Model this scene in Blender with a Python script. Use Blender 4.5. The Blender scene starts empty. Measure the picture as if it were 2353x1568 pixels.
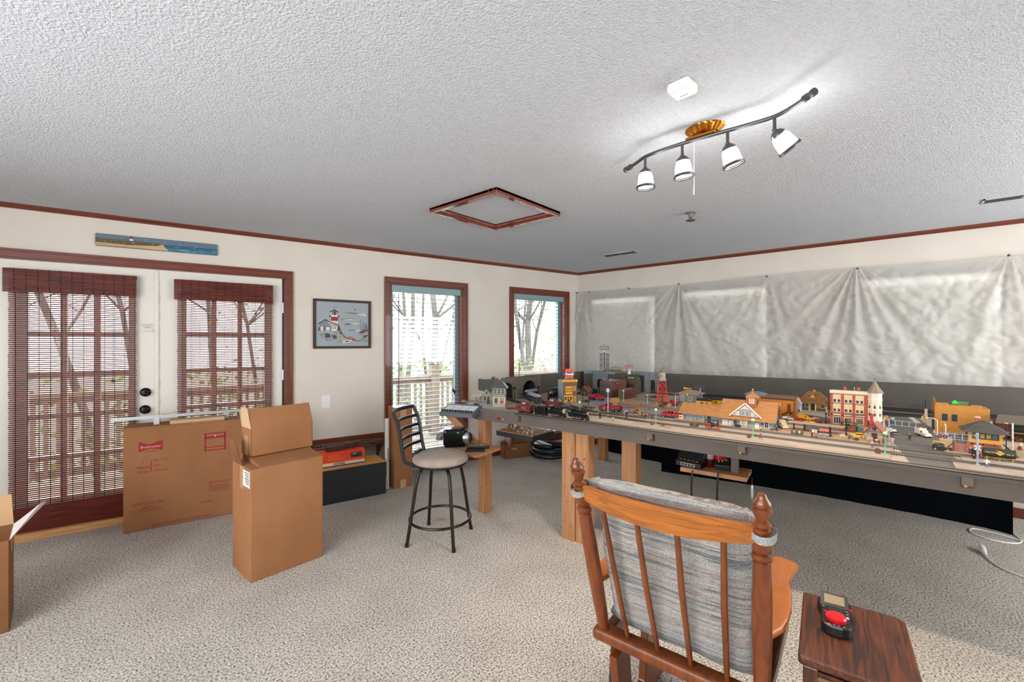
import bpy, math, random
from math import pi, sin, cos, radians, sqrt, atan2
from mathutils import Vector, Matrix, noise
random.seed(7)
scene = bpy.context.scene
COL = scene.collection
HALF = pi / 2

# ------------------------------------------------------------------ materials
MATS = {}


def lin(c):
    if isinstance(c, str):
        c = c.lstrip('#')
        c = [int(c[i:i + 2], 16) / 255 for i in (0, 2, 4)]
    return tuple(x / 12.92 if x <= .04045 else ((x + .055) / 1.055) ** 2.4 for x in c[:3]) + (1,)


def M(name, col='#808080', rough=.6, metal=0, spec=.5, emit=0, kind=None, col2=None, scale=20, bump=0, stretch=(1, 1, 1),
      trans=0, alpha=1, amount=1.0, detail=4, bscale=None, coat=0, transl=0):
    """procedural material, cached by name; kind: noise | wood | brick | stripe | speck"""
    if name in MATS:
        return MATS[name]
    m = bpy.data.materials.new(name)
    m.use_nodes = True
    nt = m.node_tree
    N, L = nt.nodes, nt.links
    b = N['Principled BSDF']
    b.inputs['Base Color'].default_value = lin(col)
    b.inputs['Roughness'].default_value = rough
    b.inputs['Metallic'].default_value = metal
    b.inputs['Specular IOR Level'].default_value = spec
    b.inputs['Transmission Weight'].default_value = trans
    b.inputs['Alpha'].default_value = alpha
    b.inputs['Coat Weight'].default_value = coat
    if emit:
        b.inputs['Emission Color'].default_value = lin(col)
        b.inputs['Emission Strength'].default_value = emit
    if kind:
        tc = N.new('ShaderNodeTexCoord')
        mp = N.new('ShaderNodeMapping')
        mp.inputs['Scale'].default_value = stretch
        L.new(tc.outputs['Object'], mp.inputs['Vector'])
        mix = N.new('ShaderNodeMix')
        mix.data_type = 'RGBA'
        mix.inputs[6].default_value = lin(col)
        mix.inputs[7].default_value = lin(col2 or col)
        if kind == 'brick':
            t = N.new('ShaderNodeTexBrick')
            t.inputs['Color1'].default_value = lin(col)
            t.inputs['Color2'].default_value = lin(col2 or col)
            c_ = lin(col)
            t.inputs['Mortar'].default_value = (c_[0] * .8 + .05, c_[1] * .8 + .045, c_[2] * .8 + .04, 1)
            t.inputs['Scale'].default_value = scale
            t.inputs['Mortar Size'].default_value = .03
            L.new(mp.outputs[0], t.inputs['Vector'])
            L.new(t.outputs['Color'], b.inputs['Base Color'])
            src = t.outputs['Fac']
        else:
            if kind == 'wood':
                t = N.new('ShaderNodeTexNoise')
                t.inputs['Distortion'].default_value = 1.2
            elif kind == 'stripe':
                t = N.new('ShaderNodeTexNoise')
            elif kind == 'speck':
                t = N.new('ShaderNodeTexVoronoi')
            else:
                t = N.new('ShaderNodeTexNoise')
            t.inputs['Scale'].default_value = scale
            if 'Detail' in t.inputs:
                t.inputs['Detail'].default_value = detail
            L.new(mp.outputs[0], t.inputs['Vector'])
            src = t.outputs[0]
            rp = N.new('ShaderNodeMapRange')
            lo, hi = {'wood': (.35, .65), 'stripe': (.4, .6), 'speck': (.1, .7)}.get(kind, (.38, .62))
            rp.inputs['From Min'].default_value = lo
            rp.inputs['From Max'].default_value = hi
            rp.inputs['To Max'].default_value = amount
            L.new(src, rp.inputs['Value'])
            L.new(rp.outputs[0], mix.inputs[0])
            L.new(mix.outputs[2], b.inputs['Base Color'])
            src = rp.outputs[0]
        if bump:
            bp = N.new('ShaderNodeBump')
            bp.inputs['Strength'].default_value = bump
            bp.inputs['Distance'].default_value = .01
            if bscale:
                t2 = N.new('ShaderNodeTexNoise')
                t2.inputs['Scale'].default_value = bscale
                t2.inputs['Detail'].default_value = 3
                L.new(tc.outputs['Object'], t2.inputs['Vector'])
                src = t2.outputs[0]
            L.new(src, bp.inputs['Height'])
            L.new(bp.outputs[0], b.inputs['Normal'])
    if transl:
        out = N['Material Output']
        tr = N.new('ShaderNodeBsdfTranslucent')
        tr.inputs['Color'].default_value = lin(col)
        mx = N.new('ShaderNodeMixShader')
        mx.inputs[0].default_value = transl
        L.new(b.outputs[0], mx.inputs[1])
        L.new(tr.outputs[0], mx.inputs[2])
        L.new(mx.outputs[0], out.inputs['Surface'])
    MATS[name] = m
    return m


def mat_of(m):
    if isinstance(m, str):
        return MATS[m] if m in MATS else M('paint_' + m.lstrip('#'), m)
    return m


# ------------------------------------------------------------------ mesh builder
class MB:
    def __init__(s):
        s.v, s.f, s.mi, s.sm, s.mats = [], [], [], [], []
        s.cur = None

    def m(s, mat):
        s.cur = mat_of(mat)
        return s

    def _slot(s, mat):
        mt = mat_of(mat) if mat is not None else s.cur
        if mt not in s.mats:
            s.mats.append(mt)
        return s.mats.index(mt)

    def add(s, vs, fs, mat=None, smooth=False):
        k = s._slot(mat)
        o = len(s.v)
        s.v += [tuple(p) for p in vs]
        for f in fs:
            s.f.append([o + i for i in f])
            s.mi.append(k)
            s.sm.append(smooth)
        return s

    def box(s, x0, y0, z0, x1, y1, z1, mat=None):
        if x0 > x1: x0, x1 = x1, x0
        if y0 > y1: y0, y1 = y1, y0
        if z0 > z1: z0, z1 = z1, z0
        return s.add([(x0, y0, z0), (x1, y0, z0), (x1, y1, z0), (x0, y1, z0), (x0, y0, z1), (x1, y0, z1), (x1, y1, z1), (x0, y1, z1)],
                     [(0, 3, 2, 1), (4, 5, 6, 7), (0, 1, 5, 4), (1, 2, 6, 5), (2, 3, 7, 6), (3, 0, 4, 7)], mat)

    def cbox(s, cx, cy, cz, sx, sy, sz, mat=None):
        return s.box(cx - sx / 2, cy - sy / 2, cz - sz / 2, cx + sx / 2, cy + sy / 2, cz + sz / 2, mat)

    def beam(s, p, q, w, h=None, mat=None, up=(0, 0, 1)):
        """rectangular bar from p to q, w wide and h high"""
        h = h or w
        p, q = Vector(p), Vector(q)
        d = (q - p).normalized()
        u = Vector(up)
        if abs(d.dot(u)) > .98:
            u = Vector((1, 0, 0))
        a = d.cross(u).normalized() * (w / 2)
        b = a.cross(d).normalized() * (h / 2)
        vs = [p - a - b, p + a - b, p + a + b, p - a + b, q - a - b, q + a - b, q + a + b, q - a + b]
        return s.add(vs, [(0, 1, 2, 3), (7, 6, 5, 4), (0, 4, 5, 1), (1, 5, 6, 2), (2, 6, 7, 3), (3, 7, 4, 0)], mat)

    def tube(s, pts, r, n=10, mat=None, caps=True, smooth=True):
        pts = [Vector(p) for p in pts]
        rs = r if hasattr(r, '__len__') else [r] * len(pts)
        vs, fs = [], []
        ref = None
        for i, p in enumerate(pts):
            d = (pts[min(i + 1, len(pts) - 1)] - pts[max(i - 1, 0)])
            if d.length < 1e-9:
                d = Vector((0, 0, 1))
            d.normalize()
            if ref is None:
                ref = Vector((1, 0, 0)) if abs(d.x) < .9 else Vector((0, 1, 0))
            a = (ref - d * ref.dot(d))
            if a.length < 1e-6:
                a = d.orthogonal()
            a.normalize()
            ref = a
            b = d.cross(a)
            for k in range(n):
                t = 2 * pi * k / n
                vs.append(p + (a * cos(t) + b * sin(t)) * rs[i])
        for i in range(len(pts) - 1):
            for k in range(n):
                k2 = (k + 1) % n
                fs.append((i * n + k, i * n + k2, (i + 1) * n + k2, (i + 1) * n + k))
        s.add(vs, fs, mat, smooth)
        if caps:
            o = len(pts) - 1
            s.add(vs[:n], [tuple(range(n))[::-1]], mat)
            s.add(vs[o * n:], [tuple(range(n))], mat)
        return s

    def cyl(s, p, q, r, r2=None, n=12, mat=None, smooth=True):
        return s.tube([p, q], [r, r if r2 is None else r2], n, mat, True, smooth)

    def lathe(s, prof, c=(0, 0, 0), n=16, mat=None, axis='z', smooth=True):
        """profile of (radius, height) turned about an axis through c"""
        vs, fs = [], []
        for r, h in prof:
            for k in range(n):
                t = 2 * pi * k / n
                a, b = r * cos(t), r * sin(t)
                p = {'z': (a, b, h), 'x': (h, a, b), 'y': (b, h, a)}[axis]
                vs.append((c[0] + p[0], c[1] + p[1], c[2] + p[2]))
        for i in range(len(prof) - 1):
            for k in range(n):
                k2 = (k + 1) % n
                fs.append((i * n + k, i * n + k2, (i + 1) * n + k2, (i + 1) * n + k))
        s.add(vs, fs, mat, smooth)
        if prof[0][0] > 1e-5:
            s.add(vs[:n], [tuple(range(n))[::-1]], mat)
        if prof[-1][0] > 1e-5:
            s.add(vs[-n:], [tuple(range(n))], mat)
        return s

    def ball(s, c, r, n=10, mat=None, sc=(1, 1, 1)):
        k = max(4, n // 2)
        vs, fs = [], []
        for i in range(k + 1):
            t = pi * i / k
            for j in range(n):
                a = 2 * pi * j / n
                vs.append((c[0] + r * sc[0] * sin(t) * cos(a), c[1] + r * sc[1] * sin(t) * sin(a), c[2] - r * sc[2] * cos(t)))
        for i in range(k):
            for j in range(n):
                j2 = (j + 1) % n
                fs.append((i * n + j, i * n + j2, (i + 1) * n + j2, (i + 1) * n + j))
        return s.add(vs, fs, mat, True)

    def prism(s, poly, a, b, axis='z', mat=None):
        """2D polygon extruded along an axis from a to b; poly in (x,y) | (x,z) for axis y | (y,z) for axis x"""
        n = len(poly)
        f = {'z': lambda p, h: (p[0], p[1], h), 'y': lambda p, h: (p[0], h, p[1]), 'x': lambda p, h: (h, p[0], p[1])}[axis]
        vs = [f(p, a) for p in poly] + [f(p, b) for p in poly]
        fs = [tuple(range(n))[::-1], tuple(range(n, 2 * n))]
        fs += [(i, (i + 1) % n, n + (i + 1) % n, n + i) for i in range(n)]
        return s.add(vs, fs, mat)

    def torus(s, c, R, r, n=24, k=8, mat=None, axis='z'):
        vs, fs = [], []
        for i in range(n):
            t = 2 * pi * i / n
            for j in range(k):
                u = 2 * pi * j / k
                a, b, h = (R + r * cos(u)) * cos(t), (R + r * cos(u)) * sin(t), r * sin(u)
                p = {'z': (a, b, h), 'x': (h, a, b), 'y': (a, h, b)}[axis]
                vs.append((c[0] + p[0], c[1] + p[1], c[2] + p[2]))
        for i in range(n):
            for j in range(k):
                fs.append((i * k + j, ((i + 1) % n) * k + j, ((i + 1) % n) * k + (j + 1) % k, i * k + (j + 1) % k))
        return s.add(vs, fs, mat, True)

    def grid(s, f, nu, nv, mat=None, smooth=True):
        vs = [f(i / nu, j / nv) for j in range(nv + 1) for i in range(nu + 1)]
        fs = [(j * (nu + 1) + i, j * (nu + 1) + i + 1, (j + 1) * (nu + 1) + i + 1, (j + 1) * (nu + 1) + i) for j in range(nv) for i in range(nu)]
        return s.add(vs, fs, mat, smooth)

    def text(s, txt, h, mtx, mat=None, depth=.0004, align='CENTER', bold=0, sx=1, space=1):
        """lettering of cap height about h, lying in the local xy plane of mtx"""
        cu = bpy.data.curves.new('lettering', 'FONT')
        cu.body = txt
        cu.size = h / .7
        cu.align_x = align
        cu.align_y = 'CENTER'
        cu.extrude = depth
        cu.offset = bold * h
        cu.space_character = space
        cu.resolution_u = 2
        o = bpy.data.objects.new('lettering', cu)
        me = o.to_mesh()
        S = Matrix.Diagonal((sx, 1, 1, 1))
        vs = [mtx @ (S @ v.co) for v in me.vertices]
        fs = [tuple(p.vertices) for p in me.polygons]
        s.add(vs, fs, mat)
        o.to_mesh_clear()
        bpy.data.objects.remove(o)
        bpy.data.curves.remove(cu)
        return s

    def xf(s, mtx, start=0):
        for i in range(start, len(s.v)):
            s.v[i] = tuple(mtx @ Vector(s.v[i]))
        return s

    def build(s, name, parent=None, loc=None, rz=0, bevel=0, label=None, seg=2, weld=False):
        me = bpy.data.meshes.new(name)
        me.from_pydata(s.v, [], s.f)
        for m_ in s.mats:
            me.materials.append(m_)
        me.polygons.foreach_set('material_index', s.mi)
        me.polygons.foreach_set('use_smooth', s.sm)
        me.update()
        if any(s.sm):
            me.set_sharp_from_angle(angle=radians(38))
        o = bpy.data.objects.new(name, me)
        COL.objects.link(o)
        if parent:
            o.parent = parent
        if loc:
            o.location = loc
        if rz:
            o.rotation_euler[2] = rz
        if bevel:
            b = o.modifiers.new('bevel', 'BEVEL')
            b.width = bevel
            b.segments = seg
            b.limit_method = 'ANGLE'
            b.angle_limit = radians(40)
        if label:
            o['label'] = label
        return o


def tag(o, label, cat, group=None, kind=None):
    o['label'] = label
    o['category'] = cat
    if group: o['group'] = group
    if kind: o['kind'] = kind
    return o


def thing(name, label, cat, loc=(0, 0, 0), rz=0, group=None):
    o = bpy.data.objects.new(name, None)
    o.empty_display_size = .05
    COL.objects.link(o)
    o.location = loc
    o.rotation_euler[2] = rz
    return tag(o, label, cat, group)


def struct(o):
    o['kind'] = 'structure'
    return o


def kids(o):
    return [c for c in COL.objects if c.parent == o]


def dup(root, loc, rz=0, label=None, group=None):
    r = root.copy()
    COL.objects.link(r)
    r.location = loc
    r.rotation_euler[2] = rz
    if label: r['label'] = label
    if group: r['group'] = group
    for ch in kids(root):
        c = ch.copy()
        COL.objects.link(c)
        c.parent = r
        for g in kids(ch):
            d = g.copy()
            COL.objects.link(d)
            d.parent = c
    return r


def TM(o, x, y):
    """matrix with origin o and the given x and y axes (lettering planes)"""
    x, y = Vector(x).normalized(), Vector(y).normalized()
    z = x.cross(y)
    return Matrix(((x.x, y.x, z.x, o[0]), (x.y, y.y, z.y, o[1]), (x.z, y.z, z.z, o[2]), (0, 0, 0, 1)))

# ------------------------------------------------------------------ camera
H, ZT = 1.47, .90
cam = bpy.data.cameras.new('camera')
cam.sensor_width = 36
cam.lens = 15.299
cam.shift_y = 2 / 2353
cam.clip_start = .05
co = bpy.data.objects.new('camera', cam)
COL.objects.link(co)
co.location = (0, 0, H)
co.rotation_euler = (HALF, 0, radians(41.021 - 90))
scene.camera = co

# ------------------------------------------------------------------ room materials
M('wall_paint', '#d9d1c6', .75, kind='noise', col2='#d5cdc1', scale=3, bump=.04, bscale=220)
m = M('ceiling_texture', '#c9ccd2', .95, kind='noise', col2='#c2c5cb', scale=60, bump=.8, bscale=115, spec=.1)
m.node_tree.nodes['Bump'].inputs['Distance'].default_value = .009
M('trim_wood', '#783019', .4, kind='wood', col2='#5a2110', scale=9, stretch=(.4, .4, 12), coat=.3)
M('trim_wood_h', '#783019', .4, kind='wood', col2='#5a2110', scale=9, stretch=(.4, 12, 12), coat=.3)
M('trim_gloss', '#8a3b26', .12, kind='wood', col2='#60261a', scale=9, stretch=(3, 3, 12), coat=1)
M('door_white', '#dcd8cf', .4)
M('white_plastic', '#e6e6e4', .4)
M('white_metal', '#dfe2e4', .35)
M('black_metal', '#141416', .35)
M('bronze_knob', '#1b1a19', .25, .7)
M('bamboo', '#7a2c1b', .5, kind='noise', col2='#2c0c07', scale=9, stretch=(.6, 6, 60), spec=.3)
M('string_dark', '#1b1216', .9)
M('vinyl', '#7f9a9c', .4)
M('slat_white', '#7f8d96', .45)
M('cord_black', '#151515', .6)
M('bare_pine', '#d3a26d', .55, kind='wood', col2='#bd8753', scale=8, stretch=(1, 12, 12))


def glass_mat(name, tint=(1, 1, 1, 1), refl=.06):
    m = bpy.data.materials.new(name)
    m.use_nodes = True
    nt = m.node_tree
    nt.nodes.remove(nt.nodes['Principled BSDF'])
    t = nt.nodes.new('ShaderNodeBsdfTransparent')
    t.inputs[0].default_value = tint
    g = nt.nodes.new('ShaderNodeBsdfGlossy')
    g.inputs['Roughness'].default_value = .02
    x = nt.nodes.new('ShaderNodeMixShader')
    x.inputs[0].default_value = refl
    nt.links.new(t.outputs[0], x.inputs[1])
    nt.links.new(g.outputs[0], x.inputs[2])
    nt.links.new(x.outputs[0], nt.nodes['Material Output'].inputs[0])
    MATS[name] = m
    return m


glass_mat('window_glass')


def carpet():
    m = bpy.data.materials.new('carpet')
    m.use_nodes = True
    nt = m.node_tree
    N, L = nt.nodes, nt.links
    b = N['Principled BSDF']
    b.inputs['Roughness'].default_value = .95
    b.inputs['Specular IOR Level'].default_value = .05
    tc = N.new('ShaderNodeTexCoord')
    a = N.new('ShaderNodeTexNoise')
    a.inputs['Scale'].default_value = 105
    a.inputs['Detail'].default_value = 5
    a.inputs['Roughness'].default_value = .7
    big = N.new('ShaderNodeTexNoise')
    big.inputs['Scale'].default_value = 3.2
    big.inputs['Detail'].default_value = 2
    r = N.new('ShaderNodeValToRGB')
    e = r.color_ramp.elements
    e[0].position, e[0].color = .40, lin('#6f685f')
    e[1].position, e[1].color = .58, lin('#e9e5de')
    k = r.color_ramp.elements.new(.47)
    k.color = lin('#c0b9af')
    mx = N.new('ShaderNodeMix')
    mx.data_type = 'RGBA'
    mx.blend_type = 'MULTIPLY'
    mx.inputs[0].default_value = .22
    for n in (a, big):
        L.new(tc.outputs['Object'], n.inputs['Vector'])
    L.new(a.outputs[0], r.inputs[0])
    L.new(r.outputs[0], mx.inputs[6])
    rr = N.new('ShaderNodeMapRange')
    rr.inputs['From Min'].default_value, rr.inputs['From Max'].default_value = .35, .6
    rr.inputs['To Min'].default_value = .55
    L.new(big.outputs[0], rr.inputs[0])
    L.new(rr.outputs[0], mx.inputs[7])
    L.new(mx.outputs[2], b.inputs['Base Color'])
    bp = N.new('ShaderNodeBump')
    bp.inputs['Strength'].default_value = 1
    bp.inputs['Distance'].default_value = .008
    L.new(a.outputs[0], bp.inputs['Height'])
    L.new(bp.outputs[0], b.inputs['Normal'])
    MATS['carpet'] = m


carpet()

# ------------------------------------------------------------------ shell
YA, XB, XL, YN, ZC = 4.738, 5.511, -1.75, -2.3, 2.49
YC, XC = 3.495, 4.487          # the far corner: world y, and position along the left wall
SKEW = radians(-14.173)        # the left wall stands 104 degrees to the right wall
TH = .16


def wall(name, axis, at, out, a0, a1, holes, mat='wall_paint'):
    """wall on plane axis=at, thickness out, spanning a0..a1, with rectangular holes (p0,p1,z0,z1)"""
    us = sorted({a0, a1} | {h[0] for h in holes} | {h[1] for h in holes})
    mb = MB()
    for u0, u1 in zip(us, us[1:]):
        spans = [(0, ZC)]
        for h in holes:
            if h[0] <= u0 and u1 <= h[1]:
                spans = [(0, h[2]), (h[3], ZC)]
        for z0, z1 in spans:
            if z1 - z0 > .001:
                if axis == 'y':
                    mb.box(u0, at, z0, u1, at + out, z1, mat)
                else:
                    mb.box(at, u0, z0, at + out, u1, z1, mat)
    return struct(mb.build(name))


PLAN = [(XL - .1, YN - .1), (XB + .1, YN - .1), (XB + .1, YC + .03), (XL - .1, 5.4)]
struct(MB().prism(PLAN, -.1, 0, 'z', 'carpet').build('floor'))
struct(MB().prism(PLAN, ZC, ZC + .1, 'z', 'ceiling_texture').build('ceiling'))


def wall_frame(before):
    """turn everything built since into the frame of the skewed left wall"""
    for o in list(COL.objects):
        if o not in before and o.parent is None:
            o.location = Matrix.Rotation(SKEW, 4, 'Z') @ o.location
            o.rotation_euler[2] += SKEW
DOOR = (-1.32, .596, 0, 2.083)
W1 = (1.649, 2.548, .14, 2.122)
W2 = (3.318, 4.226, .14, 2.13)
BW = [(2.315, 3.233, .9, 2.06), (1.039, 1.929, .9, 2.07), (-.694, .195, .9, 2.055)]
wall('wall_right', 'x', XB, TH, YN, YC, BW)
REARX, REARY = (-.9, 2.9, .75, 2.15), (2.0, 5.2, .75, 2.15)  # unseen openings added in the back walls to let fill light in
wall('wall_rear', 'x', XL, -TH, YN, 5.33, [REARX])
wall('wall_near', 'y', YN, -TH, XL - TH, XB + TH, [REARY])
# crown trim and baseboards
prof = [(0, 0), (-.012, 0), (-.02, .012), (-.034, .022), (-.034, .034), (0, .034)]
struct(MB().prism([(XB + p[0], ZC - .034 + p[1]) for p in prof], YN, YC, 'y', 'trim_wood_h').build('trim_2'))
struct(MB().box(XB - .016, YN, 0, XB, YC, .085, 'trim_wood_h').build('baseboard_right', bevel=.004))
BEFORE = set(COL.objects)
wall('wall_left', 'y', YA, TH, -3.1, XC + .2, [DOOR, W1, W2])
struct(MB().prism([(YA + p[0], ZC - .034 + p[1]) for p in prof], -2.95, XC - .01, 'x', 'trim_wood_h').build('trim_1'))
bb = MB()
for x0, x1 in ((-3, -1.4), (.67, 1.58), (2.62, 3.245), (4.3, XC)):
    bb.box(x0, YA - .016, 0, x1, YA, .085, 'trim_wood_h')
struct(bb.build('baseboard_left', bevel=.004))


# ------------------------------------------------------------------ windows of the left wall
def casing(mb, x0, x1, z0, z1, w, y, mat='trim_wood'):
    """moulded casing round an opening in the left wall, mitred at the corners"""
    for (d0, d1, t) in ((0, w, .014), (.012, w, .02), (w - .02, w, .028)):
        mb.box(x0 - d1, y - t, z0, x0 - d0, y, z1 + d0, mat)
        mb.box(x1 + d0, y - t, z0, x1 + d1, y, z1 + d0, mat)
        mb.box(x0 - d1, y - t, z1 + d0, x1 + d1, y, z1 + d1, mat)


def window(n, w):
    x0, x1, z0, z1 = w
    mb = MB()
    casing(mb, x0, x1, z0 - .066, z1, .068, YA)
    mb.box(x0 - .068, YA - .02, z0 - .07, x1 + .068, YA, z0, 'trim_wood')
    for a, b in ((x0, x0 + .012), (x1 - .012, x1)):
        mb.box(a, YA, z0, b, YA + .085, z1, 'trim_wood')
    mb.box(x0, YA, z1 - .012, x1, YA + .085, z1, 'trim_wood')
    mb.box(x0, YA, z0, x1, YA + .085, z0 + .012, 'trim_wood')
    o = struct(mb.build('window_%d' % n, bevel=.003))
    f = MB()
    a0, a1, c0, c1 = x0 + .012, x1 - .012, z0 + .012, z1 - .012
    for q in ((a0, c0, a0 + .045, c1), (a1 - .045, c0, a1, c1), (a0, c0, a1, c0 + .05), (a0, c1 - .05, a1, c1)):
        f.box(q[0], YA + .085, q[1], q[2], YA + .13, q[3], 'vinyl')
    f.build('sash', o, label='grey-green vinyl sash')
    MB().box(a0 + .04, YA + .105, c0 + .045, a1 - .04, YA + .109, c1 - .045, 'window_glass').build('glass_pane', o)
    return o


window(1, W1)
window(2, W2)


def slat_blind(w, label):
    x0, x1, z0, z1 = w
    x0, x1 = x0 + .016, x1 - .016
    y = YA + .046
    t = thing('window_blind', label, 'blind', ((x0 + x1) / 2, y, z0), 0, 'white slatted blinds')
    hw = (x1 - x0) / 2
    h = z1 - z0 - .013
    MB().box(-hw, -.042, h - .075, hw, .028, h, 'vinyl').build('valance', t, bevel=.003, label='grey-green valance')
    s = MB()
    z, k = .05, 0
    while z < h - .09:
        s.box(-hw + .004, -.025, z, hw - .004, .025, z + .0038, 'slat_white')
        z += .0495
    s.build('slats', t)
    MB().box(-hw + .004, -.022, .016, hw - .004, .022, .034, 'slat_white').build('bottom_rail', t)
    c = MB()
    for u in (-.8, -.25, .3, .8):
        for d in (-.027, .027):
            c.box(u * hw - .001, d - .0005, .03, u * hw + .001, d + .0005, h - .05, 'cord_black')
    c.build('ladder_cord', t)
    MB().cyl((-hw + .085, -.035, h - .09), (-hw + .085, -.035, h - 1.33 if hw < .48 else h - 1.33), .0045, n=8, mat='cord_black').build('tilt_wand', t)
    p = MB()
    p.cyl((hw - .1, -.035, h - .09), (hw - .1, -.035, h - 1.2), .002, n=6, mat='cord_black')
    p.lathe([(.004, 0), (.011, .01), (.009, .04), (.003, .05)], (hw - .1, -.035, h - 1.25), 8, 'cord_black')
    p.lathe([(.004, 0), (.011, .01), (.009, .04), (.003, .05)], (hw - .085, -.04, h - 1.275), 8, 'cord_black')
    p.build('pull_cord', t)
    return t


slat_blind(W1, 'open white slatted blind in the window behind the bar stool')
slat_blind(W2, 'open white slatted blind in the corner window beside the grey sheet')

# ------------------------------------------------------------------ French door
mb = MB()
casing(mb, DOOR[0], DOOR[1], 0, DOOR[3], .074, YA)
struct(mb.build('trim_3', bevel=.003))
d = MB()
d.box(DOOR[0], YA + .1, 0, DOOR[0] + .02, YA + TH, DOOR[3], 'door_white')
d.box(DOOR[1] - .014, YA + .0, 0, DOOR[1], YA + TH, DOOR[3], 'black_metal')
d.box(DOOR[0], YA + .1, DOOR[3] - .012, DOOR[1], YA + TH, DOOR[3], 'door_white')
struct(d.build('trim_4'))


def door_leaf(n, x0, x1, gx0, gx1):
    y0, y1 = YA + .012, YA + .056
    z0, z1, gz0, gz1 = .035, DOOR[3] - .002, .27, 1.86
    m = MB().m('door_white')
    m.box(x0, y0, z0, gx0, y1, z1)
    m.box(gx1, y0, z0, x1, y1, z1)
    m.box(gx0, y0, z0, gx1, y1, gz0)
    m.box(gx0, y0, gz1, gx1, y1, z1)
    o = struct(m.build('door_%d' % n))
    q = MB().m('door_white')
    for k in (1, 2):
        x = gx0 + (gx1 - gx0) * k / 3
        q.box(x - .019, y0 + .006, gz0, x + .019, y1 - .006, gz1)
    for k in (1, 2, 3, 4):
        z = gz0 + (gz1 - gz0) * k / 5 - .01
        q.box(gx0, y0 + .006, z - .018, gx1, y1 - .006, z + .018)
    q.build('muntins', o)
    MB().box(gx0, YA + .032, gz0, gx1, YA + .036, gz1, 'window_glass').build('glass_pane', o)
    return o


dl = door_leaf(1, DOOR[0] + .022, -.366, -1.119, -.547)
dr = door_leaf(2, -.356, DOOR[1] - .016, -.165, .43)
MB().box(-.383, YA + .002, .035, -.353, YA + .012, DOOR[3] - .014, 'door_white').build('astragal', dl, bevel=.003)
wv = MB()
wv.tube([(-.349 + .004 * sin(k * 1.3), YA + .009, .5 + k * .03) for k in range(50)], .003, 6, 'door_white')
wv.build('weather_strip', dr)
for x, z in ((-.44, 1.048), (-.443, .903)):
    k = MB()
    k.lathe([(.037, 0), (.037, -.006), (.03, -.012), (.012, -.016), (.012, -.035), (.024, -.044), (.027, -.055), (.022, -.063), (0, -.065)],
            (x, YA + .012, z), 20, 'bronze_knob', 'y')
    k.build('door_knob' if z < 1 else 'dead_bolt', dl, label='black round knob' if z < 1 else 'black dead bolt thumb turn')
for z in (.25, 1.1, 1.75):
    MB().cyl((DOOR[1] - .012, YA - .004, z), (DOOR[1] - .012, YA - .004, z + .1), .008, n=8, mat='white_metal').build('hinge', dr, label='steel hinge')
n_ = MB()
n_.add([(-.468, YA + .0105, 1.552), (-.39, YA + .0105, 1.552), (-.39, YA + .0105, 1.626), (-.468, YA + .0105, 1.626)], [(0, 1, 2, 3)], '#d9d5cb')
n_.add([(-.468, YA + .0102, 1.552), (-.39, YA - .004, 1.552), (-.39, YA + .0102, 1.58)], [(0, 1, 2)], '#d9d5cb')
nt_ = tag(n_.build('paper_note'), 'small paper note stuck on the white door above the knobs', 'note')
q_ = MB()
q_.text('DO NOT', .013, TM((-.429, YA + .0098, 1.61), (1, 0, 0), (0, 0, 1)), '#6c6a68', .0002)
q_.text('OPEN', .013, TM((-.429, YA + .0098, 1.59), (1, 0, 0), (0, 0, 1)), '#6c6a68', .0002)
q_.build('lettering', nt_)


def bamboo(x0, x1, z0, z1, vx0, vx1, label, dense):
    y = YA - .026
    t = thing('bamboo_blind', label, 'blind', ((x0 + x1) / 2, y, z0), 0, 'bamboo blinds on the door')
    hw, h = (x1 - x0) / 2, z1 - z0
    v = MB()
    z = h - .005
    while z > h - .175:
        v.box(-hw - .022, -.03 + random.uniform(-.003, .003), z - .0095, hw + .004, -.026, z, 'bamboo')
        z -= .0108
    v.box(-hw - .022, -.024, h - .03, hw + .004, .022, h - .002, 'bamboo')
    v.build('valance', t)
    s = MB()
    z = h - .1
    while z > dense:
        dy = random.uniform(-.0015, .0015)
        s.box(-hw + random.uniform(-.003, .002), .0 + dy, z - .0092, hw + random.uniform(-.002, .003), .003 + dy, z, 'bamboo')
        z -= .0152
    s.build('slats', t)
    b = MB()
    z = dense + .003
    while z > .0:
        b.box(-hw, -.004, z - .012, hw, .004, z, 'bamboo')
        z -= .0122
    b.build('bottom_band', t)
    c = MB()
    x = -hw + .035
    while x < hw:
        c.box(x - .0012, -.003, .01, x + .0012, .006, h - .1, 'string_dark')
        c.box(x - .0012, -.033, h - .175, x + .0012, -.03, h, 'string_dark')
        x += .0605
    c.build('weave_strings', t)
    p = MB()
    p.cyl((hw - .14, -.012, h - .17), (hw - .14, -.012, h - .84), .0015, n=6, mat='string_dark')
    p.lathe([(.004, 0), (.01, .012), (.004, .03)], (hw - .14, -.012, h - .87), 8, '#5b4632')
    p.build('pull_cord', t)
    return t


bamboo(-1.207, -.496, .062, 2.012, 0, 0, 'long red-brown bamboo blind on the left door leaf', .17)
bamboo(-.226, .492, .10, 2.008, 0, 0, 'red-brown bamboo blind on the door behind the printed carton', .2)
tag(MB().box(-1.32, YA - .075, 0, -.3, YA - .03, .055, 'bare_pine').build('threshold_board', bevel=.004), 'unpainted pine board lying along the foot of the door', 'board')

# switch plate
sw = thing('light_switch', 'white light switch plate on the wall beside the door casing', 'switch', (.98, YA, .86))
MB().box(-.043, -.007, -.066, .043, 0, .066, 'white_plastic').build('plate', sw, bevel=.003)
MB().box(-.005, -.016, -.012, .005, -.006, .004, 'white_plastic').build('toggle', sw, bevel=.001)

wall_frame(BEFORE)

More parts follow.
